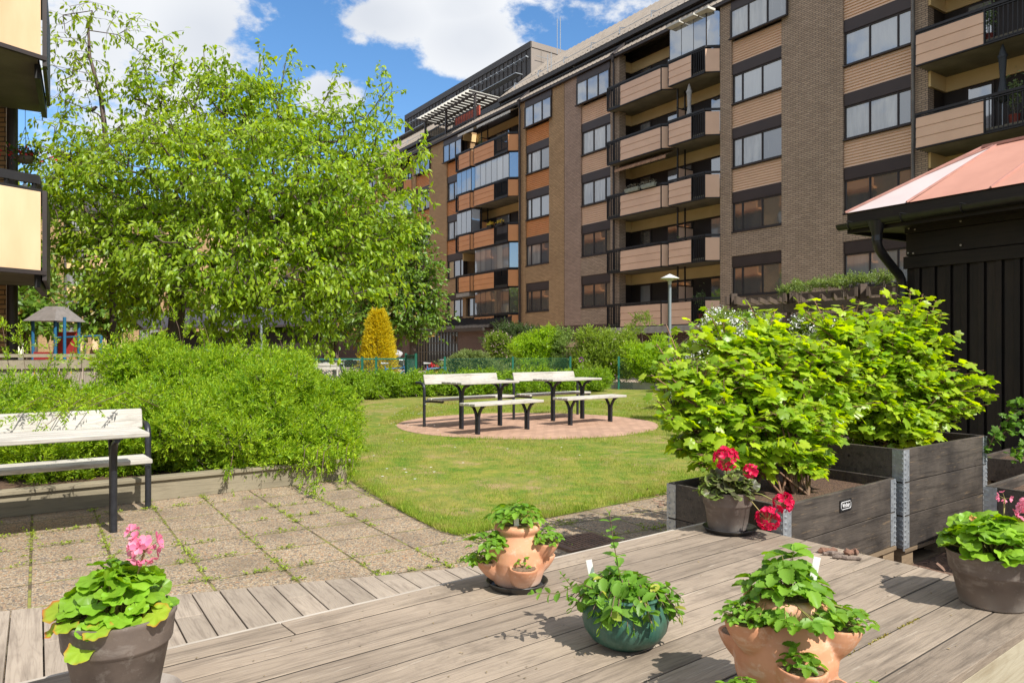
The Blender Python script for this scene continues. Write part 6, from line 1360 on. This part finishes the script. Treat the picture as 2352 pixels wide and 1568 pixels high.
# white flowering shrub behind the currants, climbers on the pergola, wall climber
WH = mat('white_blossom', (.78,.78,.74), (.68,.70,.66), .7); rg = np.random.default_rng(61)
shrub('white_shrub', 'shrub covered in small white blossom in front of the pergola posts', 'shrub', pb([(1660,772,50,45),(1625,805,40,34),(1705,752,42,30),(1745,757,44,28),(1860,755,42,28),(1900,775,50,30)], 12.2), 3000, sp_t, .2, OLV, rg, zmin=.1, flowers=(WH, 620, .05, 12))
pc_ = lambda px, py, Y: np.array(P(px, py, Y))
shrub('climbing_plant', 'leafy climber spread over the right half of the pergola', 'climber', pb([(1900,652,62,9),(1955,645,50,13),(2025,638,42,18),(1850,664,26,7)], 12.6, .5), 800, bb_t, .14, leafmat('climber_leaf', (.12,.19,.04), (.23,.30,.08), .4, .4), rg, base=G3(1983,12.3,0), zmin=.1, stems=5)
shrub('climbing_plant', 'small climber shoot at the middle post of the pergola', 'climber', pb([(1830,660,14,14),(1810,668,22,9)], 13.2, .7), 220, bb_t, .14, bpy.data.materials['climber_leaf'], rg, base=G3(1822,13.2,0), zmin=.1, stems=3)
shrub('climbing_plant', 'sparse dark climber in front of the lowest beige balcony', 'climber', pb([(1480,735,28,26),(1455,760,30,20),(1640,740,30,35),(1690,760,30,30)], 28, .5), 420, bb_t, .26, OLV, rg, base=G3(1480,28,0), zmin=.1, stems=12)
# ================================================================ CURRANT BUSHES
CU = leafmat('currant_leaf', (.14,.29,.016), (.42,.55,.035), .46, .36, None, .42, 1.0, None, .42); RS = mat('currant_stem', (.22,.11,.06), (.13,.08,.045), .7); GS = mat('green_stem', (.24,.27,.06), (.3,.2,.08), .6)
def currant_bush(label, base, tips, blobs, n, rg, berries=26, lsz=.052):
    root = thing('currant_bush', label, 'bush', base, 0, 'currant bushes in the crates'); base = np.array(base, float)
    tg = sample_blobs(blobs, n, rg, .3); tg = tg[tg[:,2] > base[2]+.05]; bp = [base+np.array([rg.normal()*.07, rg.normal()*.05, 0]) for _ in range(9)]
    A, B_, LP, LA, LU, S_, RA = [], [], [], [], [], [], []
    T_ = [np.array(t_) for t_ in tips]+list(tg)
    nodes = [b_ for b_ in bp]
    main = []
    for k in range(34):
        e = tg[rg.integers(len(tg))]; b0 = bp[k % 9]; m1 = b0+(e-b0)*.5+np.array([0,0,.12]); pts = [b0, b0+(m1-b0)*.5+rg.normal(size=3)*.015, m1, m1+(e-m1)*.5+rg.normal(size=3)*.02, e]
        for i in range(4): A.append(pts[i]); B_.append(pts[i+1]); RA.append(.008-.0016*i)
        nodes += pts[1:]; 
    nodes = np.array(nodes)
    for ti, e in enumerate(T_):
        d_ = np.linalg.norm(nodes-e, axis=1)+np.maximum(0, nodes[:,2]-e[2])*2; j = int(np.argmin(d_)); b0 = nodes[j]; L = np.linalg.norm(e-b0)
        if L > .03: A.append(b0); B_.append(e); RA.append(.0035 if ti >= len(tips) else .005)
        d = (e-b0)/max(L, 1e-3); k = 6 if ti >= len(tips) else 15
        for i in range(k):
            u = (i+.4)/k if ti < len(tips) else rg.uniform(.4, 1.05); q0 = b0+(e-b0)*u; az = i*2.4+rg.random(); out = np.array([math.cos(az), math.sin(az), .25+rg.normal()*.25]); out += (q0-blobs[0][0])*.6; out /= np.linalg.norm(out)
            pl = rg.uniform(.025, .06); q1 = q0+out*pl; A.append(q0); B_.append(q1); RA.append(.0013)
            la = out*.8+np.array([0,0,-.35])+rg.normal(size=3)*.2; up = np.array([0.12,-.2,1.0])+rg.normal(size=3)*.48; LP.append(q1); LA.append(la); LU.append(up); S_.append(lsz*rg.uniform(.55, 1.2)*(1 if u < .85 else .75))
    nb = NB(); nb.segs(A, B_, np.array(RA), np.array(RA)*.7, 5); nb.build('stems', RS, root)
    nb = NB(); nb.scatter(currant, LP, LA, LU, S_); nb.build('foliage', CU, root, smooth=True)
    bm = bmesh.new(); 
    ico = bmesh.ops.create_icosphere(bm, subdivisions=1, radius=1); iv = np.array([v.co[:] for v in bm.verts]); if_ = np.array([[v.index for v in f.verts] for f in bm.faces]); bm.free()
    Q = []
    for k in range(berries):
        e = LP[rg.integers(len(LP))]; 
        for i in range(9): Q.append(e+np.array([rg.normal()*.006, rg.normal()*.006, -.012*i]))
    nb = NB(); Q = np.array(Q); nb.scatter((iv, if_), Q, rg.normal(size=Q.shape), rg.normal(size=Q.shape), .0042); nb.build('berries', mat('green_berries', (.35,.42,.06), (.28,.36,.05), .3), root, smooth=True)
    return root
rg = np.random.default_rng(71)
tips = [P(x, y, Y) for x, y, Y in ((1530,745,4.35),(1570,760,4.4),(1508,790,4.3),(1660,735,4.7),(1740,770,4.6),(1835,700,4.9),(1850,730,4.8),(1520,830,4.2),(1545,870,4.1),(1600,790,4.5),(1700,730,4.7),(1780,715,4.8),(1630,720,4.6),(1900,745,4.8),(1870,690,4.9),(1800,745,4.6),(1495,860,4.1),(1510,920,4.0),(1530,960,4.0),(1580,735,4.5),(1720,700,4.8))]
cb = pixblobs([(1650,900,4.35,115,90),(1740,870,4.5,120,90),(1850,860,4.6,110,90),(1620,980,4.2,80,70),(1740,990,4.15,110,80),(1830,990,4.3,100,75),(1820,1045,4.2,80,40),(1690,1040,4.1,65,45),(1560,870,4.3,60,70),(1770,820,4.6,110,60),(1900,900,4.6,90,90),(1580,1000,4.15,50,50),(1740,1070,4.05,55,32),(1860,1075,4.2,50,30),(1640,1060,4.0,45,35),(1930,810,4.9,75,60),(1960,900,4.85,70,70),(1960,760,5.0,50,40)], .9)
currant_bush('spreading currant bush with big lobed leaves growing in the low crate', (1.55,4.15,.49), tips, cb, 1250, rg)
tips = [P(x, y, Y) for x, y, Y in ((1975,690,5.2),(2010,700,5.2),(2070,680,5.2),(2120,675,5.2),(2150,690,5.1),(2165,720,5.1),(2150,780,5.0),(1960,720,5.1),(2260,850,4.9),(2285,870,4.9),(2295,905,4.9),(2240,835,4.9),(2270,930,4.9),(2100,700,5.1),(1935,700,5.1),(2040,670,5.3),(2090,665,5.2),(2000,735,5.1),(2180,800,5.0),(2200,850,4.9),(2190,770,5.0))]
cb = pixblobs([(1990,850,5.1,110,100),(2060,840,5.1,100,95),(1950,930,5.0,110,80),(2060,930,5.0,110,80),(2110,760,5.1,50,60),(2010,770,5.2,70,50),(2160,930,4.95,70,60),(2220,900,4.9,55,45),(2060,990,4.9,90,35)], .9)
currant_bush('taller currant bush growing in the three-collar crate against the dark shed', (2.5,5.0,.62), tips, cb, 1150, rg, 40)
# gooseberry branch entering at the right edge
rg = np.random.default_rng(72); gb_ = leafmat('gooseberry_leaf', (.07,.17,.02), (.14,.27,.03), .4, .4)
cr4 = crate((4.35,5.75), (5.1,6.4), (3.95,6.25), .40, 1, 'low crate at the far right edge beyond the bark path')
go = thing('gooseberry_bush', 'arching leafy gooseberry branches entering from the right edge above the bark path', 'bush', (3.95,5.1,.3)); nb = NB(); A, B_, LP, LA, LU = [], [], [], [], []
for pts_ in (((2420,960),(2370,935),(2330,950),(2290,985),(2268,1035)), ((2420,900),(2390,905),(2350,920),(2330,925)), ((2420,1040),(2380,1015),(2345,1030),(2330,1050)), ((2420,990),(2380,970),(2340,975),(2310,990),(2290,1010))):
    pts_ = [np.array(P(x, y, 5.0)) for x, y in pts_]
    for a, e in zip(pts_[:-1], pts_[1:]):
        A.append(a); B_.append(e)
        for _ in range(16): q = a+(e-a)*rg.random()+rg.normal(size=3)*.02; LP.append(q); LA.append(rg.normal(size=3)+np.array([-.5,0,-.3])); LU.append(rg.normal(size=3)*.5+np.array([0,-.3,1]))
A.append(np.array([3.95,5.1,.3])); B_.append(np.array(P(2420,960,5.0)))
nb.segs(A, B_, .005, .004, 5); nb.build('stems', RS, go); nb = NB(); nb.scatter(currant, LP, LA, LU, .034*rg.uniform(.6, 1.2, len(LP))); nb.build('foliage', gb_, go, smooth=True)
# ================================================================ POTS ON THE DECK
def clay(name, c, c2, c3, sc_=3):
    m, t, p = newmat(name); v = objco(t); n1 = noise(t, v, 9*sc_/3, 5); n2 = noise(t, v, 30, 4, .7); cc = mixc(t, ramp(t, n1, .35, .65), c, c2); cc = mixc(t, mth(t, 'MULTIPLY', ramp(t, n2, .55, .75), .55), cc, c3)
    cc = mixc(t, mth(t, 'MULTIPLY', ramp(t, noise(t, objco(t, (1,1,3)), 7, 5, .6), .56, .72), .55), cc, c3)
    sz_ = nd(t, 'ShaderNodeSeparateXYZ'); t.links.new(nd(t, 'ShaderNodeTexCoord').outputs['Object'], sz_.inputs[0]); cc = mixc(t, mth(t, 'MULTIPLY', mth(t, 'MULTIPLY', ramp(t, sz_.outputs[2], .075, .0), ramp(t, n1, .3, .6)), .8), cc, c3)
    t.links.new(cc, p.inputs['Base Color']); p.inputs['Roughness'].default_value = .72; p.inputs['Specular IOR Level'].default_value = .3; bump(t, p, n2, .25, .003); return m
GP = clay('grey_brown_clay', (.19,.15,.125), (.12,.095,.08), (.38,.34,.30)); TC = clay('terracotta', (.60,.30,.17), (.50,.225,.12), (.74,.58,.47)); 
m, t, p = newmat('green_glaze'); v = objco(t); vs_ = objco(t, (1,1,.25)); n1 = noise(t, vs_, 30, 4, .7); cc = mixc(t, ramp(t, n1, .4, .65), (.022,.085,.06), (.065,.15,.11)); cc = mixc(t, ramp(t, noise(t, v, 9, 4), .55, .72), cc, (.04,.07,.045)); t.links.new(cc, p.inputs['Base Color']); p.inputs['Roughness'].default_value = .42; bump(t, p, n1, .15, .002); GG = m
SAU = mat('black_saucer', (.02,.02,.021), (.05,.045,.04), .45, 0, 14)
def plain_pot(root, r0, r1, h, rim=.3, m=GP):
    """conical flower pot with a thick collar"""
    hc = h*(1-rim); rc = r0+(r1-r0)*(hc/h)
    b = MB(); b.lathe([(0,0),(r0*.94,0),(r0,.006),(rc*.985,hc-.004),(rc*1.035,hc),(rc*1.06,hc+.006),(r1*.99,h-.014),(r1*1.02,h-.008),(r1*1.015,h-.001),(r1*.97,h),(r1*.93,h-.004),(r1*.88,h-.05)], 56); b.build('pot', m, root, local=True, smooth=60)
    n = 40; b = MB(); b.lathe([(0,h-.022),(r1*.5,h-.018),(r1*.93,h-.026)], n); b.build('soil', M['soil'], root, local=True)
def saucer(loc, r, label, m=SAU, h=.02):
    s_ = MB().lathe([(0,0),(r*.82,0),(r*.86,.002),(r,h),(r*.985,h+.002),(r*.955,h),(r*.84,.006),(0,.005)], 48).build('saucer', m, None, local=True, smooth=50); s_.location = loc; return tag(s_, label, 'saucer', 'saucers under the pots')
def ger_plant(root, h, R_, n, rg, m, size=.04, dome=.09, stemc=GS, zb=None, flat=.75, tilt=None):
    nb = NB(); A, B_ = [], []; P3 = [[], [], []]; LA = [[], [], []]; LU = [[], [], []]; S_ = [[], [], []]
    for i in range(n):
        u = math.sqrt((i+.5)/n); th = i*2.4+rg.normal()*.15; rr = R_*u*(1+rg.normal()*.06); z = h+dome*(1-u*u*flat)+rg.normal()*.012+(-.02 if u > .85 else 0)
        q = np.array([rr*math.cos(th), rr*math.sin(th), z]); out = np.array([math.cos(th), math.sin(th), 0]); b0 = np.array([rr*.25*math.cos(th), rr*.25*math.sin(th), h-.01]); A.append(b0); B_.append(q)
        k = int(rg.integers(3)); P3[k].append(q); LA[k].append(out+np.array([0,0,-.35*u])+rg.normal(size=3)*.15); LU[k].append(out*(.25+.75*u*u)+np.array([0,0,1.0-.35*u])+rg.normal(size=3)*.38); S_[k].append(size*rg.uniform(.65, 1.15))
    for k in range(3):
        if P3[k]: nb.scatter(ger[k], P3[k], LA[k], LU[k], S_[k], np.concatenate([[0.], np.full(42, .5), np.ones(42)]))
    nb.build('foliage', m, root, local=True, smooth=True); st = NB(); st.segs(A, B_, .0022, .0016, 5); st.build('stalks', stemc, root, local=True)
petal = T([(0,0,0),(.35,.22,.06),(.5,0,.0),(.35,-.22,.06),(.8,.38,.14),(.95,0,.05),(.8,-.38,.14),(1.05,.15,.10),(1.05,-.15,.10)], [(0,2,1,1)]); petal = (petal[0], [np.array([(0,2,1),(0,3,2),(4,5,7),(5,6,8),(5,8,7)]), np.array([(1,2,5,4),(2,3,6,5)])])
def umbel(root, c, r, n, m, rg, base=None, ps=.018, open_=.3, name='flower_head', stem=GS):
    c = np.array(c, float); nb = NB(); Q, A, U = [], [], []; st = NB(); SA, SB = [], []
    for i in range(n):
        d = rg.normal(size=3); d[2] += open_; d /= np.linalg.norm(d); q = c+d*r*rg.uniform(.75, 1.0); SA.append(c-np.array([0,0,r*.3])); SB.append(q); e = np.cross(d, rg.normal(size=3)); e /= np.linalg.norm(e); f = np.cross(d, e)
        for k in range(5): a = k*2*PI/5+rg.normal()*.15; o_ = e*math.cos(a)+f*math.sin(a); Q.append(q); A.append(o_+d*.45); U.append(d-o_*.3)
    nb.scatter(petal, Q, A, U, ps*rg.uniform(.8, 1.2, len(Q))); fh = nb.build(name, m, root, local=True, smooth=True); st.segs(SA, SB, .0008, .0006, 4); st.build('pedicels', stem, fh, local=True)
    if base is not None:
        b0 = np.array(base, float); m1 = (b0+c)/2+np.array([0,0,.01]); MB().tube([tuple(b0), tuple(m1), tuple(c-np.array([0,0,r*.3]))], .0025, 6).build('flower_stalk', stem, root, local=True, smooth=True)
def gerleaf(name, a, b_, tip=None, edge=None, ec=(.75,1.1)): return leafmat(name, a, b_, .3, .42, None, .45, 6, tip, .4, edge, ec)
GL1 = gerleaf('geranium_leaf', (.14,.30,.02), (.25,.43,.03), None, (.24,.22,.03), (.95,1.4)); PK = leafmat('pink_petals', (.85,.16,.33), (.90,.38,.50), .35, .5, (.95,.3,.45), .3); RD = leafmat('crimson_petals', (.62,.005,.06), (.75,.01,.10), .3, .5, (.8,.02,.1), .35)
GL2 = gerleaf('dark_banded_leaf', (.07,.07,.045), (.12,.12,.05), None, (.22,.32,.06), (.5,.95))
def placed(px, py, z, Y=None): return G(px, py, z) if Y is None else Vector(((px-CX)/FOC*Y, Y, z))
# left pink geranium
Lp = Vector((-.957, 1.80, DZ+.014)); saucer((Lp.x+.012, Lp.y+.012, DZ+.001), .128, 'pale worn saucer under the pink geranium pot at the lower left', GP)
g1 = thing('potted_geranium', 'grey-brown pot with pink geranium and red-edged leaves at the lower left', 'potted plant', tuple(Lp), 0, 'potted geraniums'); plain_pot(g1, .088, .128, .215, .34); rg = np.random.default_rng(81)
ger_plant(g1, .212, .108, 110, rg, GL1, .034, .105)
umbel(g1, (.068,-.01,.375), .036, 17, PK, rg, (.03,0,.22), .018); umbel(g1, (.03,.01,.405), .010, 4, PK, rg, None, .014)
gatt = np.concatenate([[0.], np.full(42, .5), np.ones(42)])
nb = NB(); nb.scatter(ger[2], [(-.115,-.05,.235),(-.12,-.05,.195),(.115,-.05,.225),(-.02,-.125,.17),(.02,-.125,.215),(-.06,-.11,.22)], [(-1,-.4,-.3),(-1,-.4,-.8),(1,-.5,-.2),(-.1,-1,-.8),(.1,-1,-.4),(-.5,-1,-.4)], [(-.5,-.7,.7),(-.8,-.5,.3),(.4,-.7,.6),(0,-.8,.5),(0,-.7,.7),(-.3,-.7,.7)], [.038,.032,.036,.036,.034,.03], gatt); nb.build('red_edged_leaves', leafmat('turning_leaf', (.22,.36,.03), (.33,.42,.03), .3, .45, None, .3, 18, None, .35, (.50,.12,.03), (.75,1.0)), g1, local=True, smooth=True)
# right pink geranium (wide low pot)
Rp = Vector(((2283-CX)/FOC*2.53, 2.53, DZ+.001)); g2 = thing('potted_geranium', 'wide grey-brown pot with pink geranium at the right edge of the deck', 'potted plant', tuple(Rp), 0, 'potted geraniums'); plain_pot(g2, .104, .143, .18, .38); rg = np.random.default_rng(82)
ger_plant(g2, .182, .155, 140, rg, GL1, .036, .10); umbel(g2, (.10,-.03,.325), .036, 15, PK, rg, (.05,0,.2), .019); umbel(g2, (.05,.02,.36), .018, 6, PK, rg, (.03,0,.2), .012); umbel(g2, (-.075,0,.285), .010, 4, mat('withered_petals', (.5,.25,.05)), rg, (-.03,0,.2), .010); umbel(g2, (.14,0,.22), .02, 6, PK, rg, None, .016)
# red geranium behind
Cp = Vector((1.036, 3.56, DZ+.012)); saucer((Cp.x+.01, Cp.y-.005, DZ+.001), .128, 'black saucer under the crimson geranium pot', SAU, .022)
g3 = thing('potted_geranium', 'grey-brown pot with crimson geranium on the far corner of the deck', 'potted plant', tuple(Cp), 0, 'potted geraniums'); plain_pot(g3, .090, .118, .185, .36); rg = np.random.default_rng(83)
ger_plant(g3, .182, .13, 110, rg, GL2, .036, .08); 
for (px, py, r, n, Y) in ((1667,1052,.052,46,3.5),(1724,1081,.026,16,3.45),(1800,1155,.040,40,3.4),(1764,1190,.048,46,3.38)):
    c = P(px, py, Y)-Cp; umbel(g3, tuple(c), r, n, RD, rg, (c.x*.25, c.y*.2, .19), .018, 0)
# bowl of mint
Mp = Vector((.334, 2.18, DZ+.001)); g4 = thing('mint_bowl', 'round green glazed bowl planted with mint in the middle of the deck', 'potted plant', tuple(Mp)); rg = np.random.default_rng(84)
MB().lathe([(0,0),(.062,0),(.068,.004),(.102,.024),(.120,.050),(.127,.078),(.124,.104),(.113,.128),(.108,.140),(.111,.147),(.115,.151),(.113,.157),(.105,.157),(.100,.150),(.098,.135)], 56).build('bowl', GG, g4, local=True, smooth=60)
MB().lathe([(0,.138),(.05,.142),(.099,.134)], 30).build('soil', M['soil'], g4, local=True)
MI = leafmat('mint_leaf', (.11,.25,.025), (.20,.37,.05), .38, .42, None, .4, 8, (.38,.40,.06), .35)
def mint_stem(pts, n, size, root, rg, store):
    pts = [np.array(p_, float) for p_ in pts]; SA, SB, Q, A, U = store
    for a, b_ in zip(pts[:-1], pts[1:]): SA.append(a); SB.append(b_)
    for i in range(n):
        u = (i+.3)/n*(len(pts)-1); k = int(min(u, len(pts)-2)); q = pts[k]+(pts[k+1]-pts[k])*(u-k); d = pts[k+1]-pts[k]; d /= np.linalg.norm(d); e = np.cross(d, np.array([.3,.5,.2])); e /= np.linalg.norm(e); f = np.cross(d, e); a0 = i*PI/2+rg.normal()*.2
        for s_ in (0, PI):
            o_ = e*math.cos(a0+s_)+f*math.sin(a0+s_); Q.append((q, size*(1-.35*i/n)*rg.uniform(.8, 1.15))); A.append(o_+d*.45+rg.normal(size=3)*.1); U.append(d*.35-o_*.2+np.array([0,0,1.1])+rg.normal(size=3)*.15)
    Q.append((pts[-1], size*.5)); A.append(d+rg.normal(size=3)*.2); U.append(np.array([1,0,.3])); Q.append((pts[-1], size*.45)); A.append(d+rg.normal(size=3)*.4); U.append(np.array([-1,.4,.3]))
st5 = ([], [], [], [], [])
mint_stem([(-.01,.0,.15),(-.02,.0,.22),(-.035,.0,.30),(-.045,.01,.375)], 9, .052, g4, rg, st5)
for k in range(84):
    th = k*2.4+rg.normal()*.2; r1 = rg.uniform(.06, .165); z1 = rg.uniform(.145, .19) if r1 < .1 else rg.uniform(.115, .165); b0 = (.35*r1*math.cos(th), .35*r1*math.sin(th), .135); m1 = (.75*r1*math.cos(th), .75*r1*math.sin(th), z1+.014); e = (r1*math.cos(th), r1*math.sin(th), z1-(.03 if r1 > .12 else 0)); mint_stem([b0, m1, e], 3, .047, g4, rg, st5)
mint_stem([(-.07,-.02,.155),(-.13,-.04,.19),(-.20,-.05,.165),(-.27,-.05,.165)], 8, .040, g4, rg, st5); mint_stem([(-.16,-.04,.18),(-.19,-.03,.215)], 3, .026, g4, rg, st5)
mint_stem([(.07,-.02,.155),(.12,-.03,.18),(.155,-.04,.15)], 5, .032, g4, rg, st5)
nb = NB(); nb.segs(st5[0], st5[1], .0017, .0013, 5); nb.build('stems', mat('purple_stem', (.12,.06,.05), (.16,.14,.05)), g4, local=True); nb = NB(); nb.scatter(mint, [q[0] for q in st5[2]], st5[3], st5[4], [q[1] for q in st5[2]]); nb.build('foliage', MI, g4, local=True, smooth=True)
def marker(loc, h, label, lean=(0,0), w_=.009):
    b = MB(); b.beam((0,0,0), (lean[0],lean[1],h), w_*2, .0016, (0,-1,0)); o = b.build('plant_label', mat('white_plastic', (.75,.74,.72), (.68,.68,.66), .4), None, local=True, bevel=.0006); o.location = loc; return tag(o, label, 'plant label', 'plant labels')
marker((Mp.x-.085, Mp.y+.03, DZ+.14), .10, 'white plastic plant label leaning in the mint bowl', (-.02, 0))
# strawberry jars
M['sandy'] = mat('sandy_soil', (.22,.14,.085), (.13,.085,.05), .95, 0, 60, (120,.9,.01))
def straw_jar(loc, label, pockets, k, rg, plants, rz=0, fol=1.0):
    root = thing('strawberry_jar', label, 'potted plant', loc, rz, 'terracotta strawberry jars'); b = MB()
    prof = [(0,0),(.074,0),(.083,.006),(.098,.05),(.103,.09),(.097,.130),(.080,.165),(.073,.180),(.079,.188),(.083,.198),(.080,.208),(.070,.212),(.0,.212)]
    b.lathe([(r*k, z*k) for r, z in prof], 48)
    for az, z, ln, rr in pockets:
        c, s_ = math.cos(az), math.sin(az); n = 20; m = 7; V = []; F = []; C0 = np.array([c*.052*k, s_*.052*k, z*k]); out = np.array([c, s_, 0]); side = np.array([-s_, c, 0])
        # bowl-like spout growing out of the wall, open on top
        for j in range(m):
            u = j/(m-1); rj_ = rr*k*math.sin(PI/2*(.12+.88*u))**.8; cj = C0+out*(ln*k*(.18+.82*u**.7))+np.array([0,0,-rr*k*1.75*(1-u)])
            for i in range(n): a = 2*PI*i/n; V.append(cj+out*rj_*math.cos(a)*1.0+side*rj_*math.sin(a)*.95)
        F = [(j*n+i, j*n+(i+1) % n, (j+1)*n+(i+1) % n, (j+1)*n+i) for j in range(m-1) for i in range(n)]+[tuple(range(n))[::-1]]
        top = C0+out*(ln*k); 
        for q_, (fr, dz_) in enumerate(((1.0,0.006),(.90,.006),(.84,.0))):
            for i in range(n): a = 2*PI*i/n; V.append(top+out*rr*k*fr*math.cos(a)+side*rr*k*fr*.95*math.sin(a)+np.array([0,0,dz_*k]))
        for j in range(m-1, m+2): F += [(j*n+i, j*n+(i+1) % n, (j+1)*n+(i+1) % n, (j+1)*n+i) for i in range(n)]
        F.append(tuple((m+2)*n+i for i in range(n))); b.add(V, F)
    o = b.build('jar', TC, root, local=True); rm = o.modifiers.new('remesh', 'REMESH'); rm.mode = 'VOXEL'; rm.voxel_size = .0032*k; rm.use_smooth_shade = True; sm = o.modifiers.new('smooth', 'SMOOTH'); sm.factor = .6; sm.iterations = 7
    MB().lathe([(0,.2145*k),(.060*k,.2135*k)], 24).build('soil', M['sandy'], root, local=True)
    for az, z, ln, rr in pockets:
        c, s_ = math.cos(az), math.sin(az); cx, cy = c*(.052+ln)*k, s_*(.052+ln)*k; b = MB(); b.add([(cx+rr*.80*k*math.cos(a), cy+rr*.80*k*math.sin(a), (z+.0035)*k) for a in np.linspace(0, 2*PI, 16, endpoint=False)]+[(cx,cy,(z+.010)*k)], [(i, (i+1) % 16, 16) for i in range(16)]); b.build('soil', M['sandy'], root, local=True)
    Q, A, U, S_, SA, SB = [], [], [], [], [], []
    def plant(cx, cy, cz, n, hh, rr, sz, d0=(0,0)):
        for i in range(n):
            u = math.sqrt((i+.6)/n); th = i*2.4+rg.normal()*.2; q = np.array([cx+d0[0]*u+rr*u*math.cos(th), cy+d0[1]*u+rr*u*math.sin(th), cz+hh*(1-.75*u*u)+rg.normal()*.006]); out = np.array([math.cos(th), math.sin(th), 0]); SA.append((cx+rg.normal()*.005, cy+rg.normal()*.005, cz)); SB.append(q); Q.append(q); A.append(out+np.array([0,0,.15-.5*u])+rg.normal(size=3)*.2); U.append(np.array([0,0,1])+out*(.2+.5*u)+rg.normal(size=3)*.2); S_.append(sz*rg.uniform(.7, 1.15))
    for pl in plants: plant(*pl)
    nb = NB(); nb.scatter(straw, Q, A, U, S_); nb.build('foliage', SL, root, local=True, smooth=True); nb = NB(); nb.segs(SA, SB, .0014, .0011, 5); nb.build('stalks', GS, root, local=True); return root
SL = leafmat('strawberry_leaf', (.10,.23,.02), (.20,.36,.035), .38, .42, None, .45, 9, None, .35)
Jp = Vector((.019, 2.72, DZ+.012)); saucer((Jp.x, Jp.y-.005, DZ+.001), .114, 'black saucer filled with loose soil under the farther strawberry jar', SAU, .024)
rg = np.random.default_rng(85); dn = -PI/2
pk = [(dn+.20, .080, .056, .052), (dn-1.25, .085, .056, .044), (dn-1.0, .150, .046, .040), (dn+1.25, .148, .056, .044), (dn+2.0, .085, .055, .042), (dn+2.9, .11, .05, .040)]
j1 = straw_jar(tuple(Jp), 'terracotta strawberry jar standing at the left edge of the deck', pk, 1.03, rg,
    [(0,0,.215,46,.07,.095,.038,(-.01,.01)), (-.09,-.05,.160,22,.035,.05,.032,(-.035,-.02)), (-.11,-.04,.10,18,.03,.045,.027,(-.025,-.03)), (.105,-.035,.155,24,.045,.05,.028), (.022,-.105,.082,7,.042,.022,.019), (-.06,-.075,.150,16,.03,.04,.032,(-.03,-.03)), (-.14,0,.09,12,0,.04,.024,(-.03,-.01))])
marker((Jp.x-.003, Jp.y-.045, DZ+.20), .085, 'white plastic plant label upright in the farther strawberry jar', (0, 0))
Kp = Vector(((1803-CX)/FOC*1.82, 1.82, DZ+.012)); saucer((Kp.x, Kp.y, DZ+.001), .115, 'black saucer under the nearer strawberry jar', SAU, .024); rg = np.random.default_rng(86)
pk = [(dn-.05, .100, .050, .050), (dn-1.15, .168, .044, .048), (dn+1.15, .158, .048, .048), (dn+2.2, .10, .045, .042), (dn-2.2, .11, .045, .042), (dn+.62, .06, .045, .040)]
j2 = straw_jar(tuple(Kp), 'terracotta strawberry jar standing at the near edge of the deck', pk, 1.2, rg,
    [(0,-.01,.245,36,.07,.09,.048,(-.005,0)), (-.105,-.04,.205,44,.035,.06,.021,(-.015,-.01)), (.115,-.04,.192,36,.035,.06,.024,(.02,0)), (-.01,-.125,.12,18,.045,.035,.028), (-.01,-.045,.257,38,-.045,.07,.038,(.01,-.055)), (-.04,-.03,.257,22,-.04,.05,.034,(-.04,-.04)), (.045,-.03,.257,20,-.035,.05,.036,(.04,-.04)), (-.13,-.12,.02,34,.08,.05,.022,(-.02,0)), (.14,-.11,.0,24,.08,.07,.032,(.05,-.01)), (.01,0,.27,12,.085,.05,.054)])
marker((Kp.x+.055, Kp.y-.015, DZ+.27), .09, 'white plastic plant label leaning in the nearer strawberry jar', (.018, 0))
# bark pieces on the far edge of the deck
BK_ = mat('rough_bark_piece', (.24,.12,.075), (.12,.075,.055), .9, 0, 30, (60,.9,.01))
for px, py, L, a, c_, lab in ((1901,1269,.085,.1,0,'thick reddish piece of bark on the far edge of the deck'), (1912,1276,.075,-.3,1,'grey flake of bark lying in front of the reddish bark piece'), (1945,1285,.11,-.35,1,'long grey strip of bark nearest the camera on the deck'), (1955,1273,.06,-.1,0,'small piece of bark at the right of the little bark pile')):
    q = G(px, py, DZ); b = MB(); n = 7; r_ = random.Random(int(px)); pts = [(-L/2+L*i/(n-1), r_.uniform(-.006,.006), .012+r_.uniform(-.003,.004)) for i in range(n)]; rr_ = [.006]+[r_.uniform(.009,.016)*(1.2 if c_ == 0 else .8) for _ in range(n-2)]+[.005]
    b.tube(pts, rr_, 7); o = b.build('bark_piece', BK_ if c_ == 0 else mat('grey_bark_piece', (.22,.17,.14), (.12,.09,.07), .9, 0, 40, (60,.9,.01)), None, local=True); o.location = (q.x, q.y, DZ-.003); o.rotation_euler.z = a; tag(o, lab, 'bark', 'bark pieces on the deck')
# daisies in the lawn and blossom dust
q = []; rg = np.random.default_rng(91)
for cx, cy, n, s_ in ((-1.9,13.6,26,.35),(-1.6,11.6,14,.25),(-2.3,15.5,30,.5),(-1.45,7.4,8,.6),(0,8.5,10,1.5),(1.5,9,10,1.2),(3.2,17,16,.8),(2.6,16,20,.6)): q += [(cx+rg.normal()*s_, cy+rg.normal()*s_, .145) for _ in range(n)]
q = np.array(q); nb = NB(); R_ = np.repeat(q, 6, 0); a = np.tile(np.arange(6)*PI/3, len(q)); nb.scatter(round4, R_, np.column_stack([np.cos(a), np.sin(a), a*0+.2]), np.column_stack([a*0, a*0, a*0+1]), .016); tag(nb.build('daisies', WH), 'tiny white daisies scattered in the lawn', 'daisies', kind='stuff')
# temporary
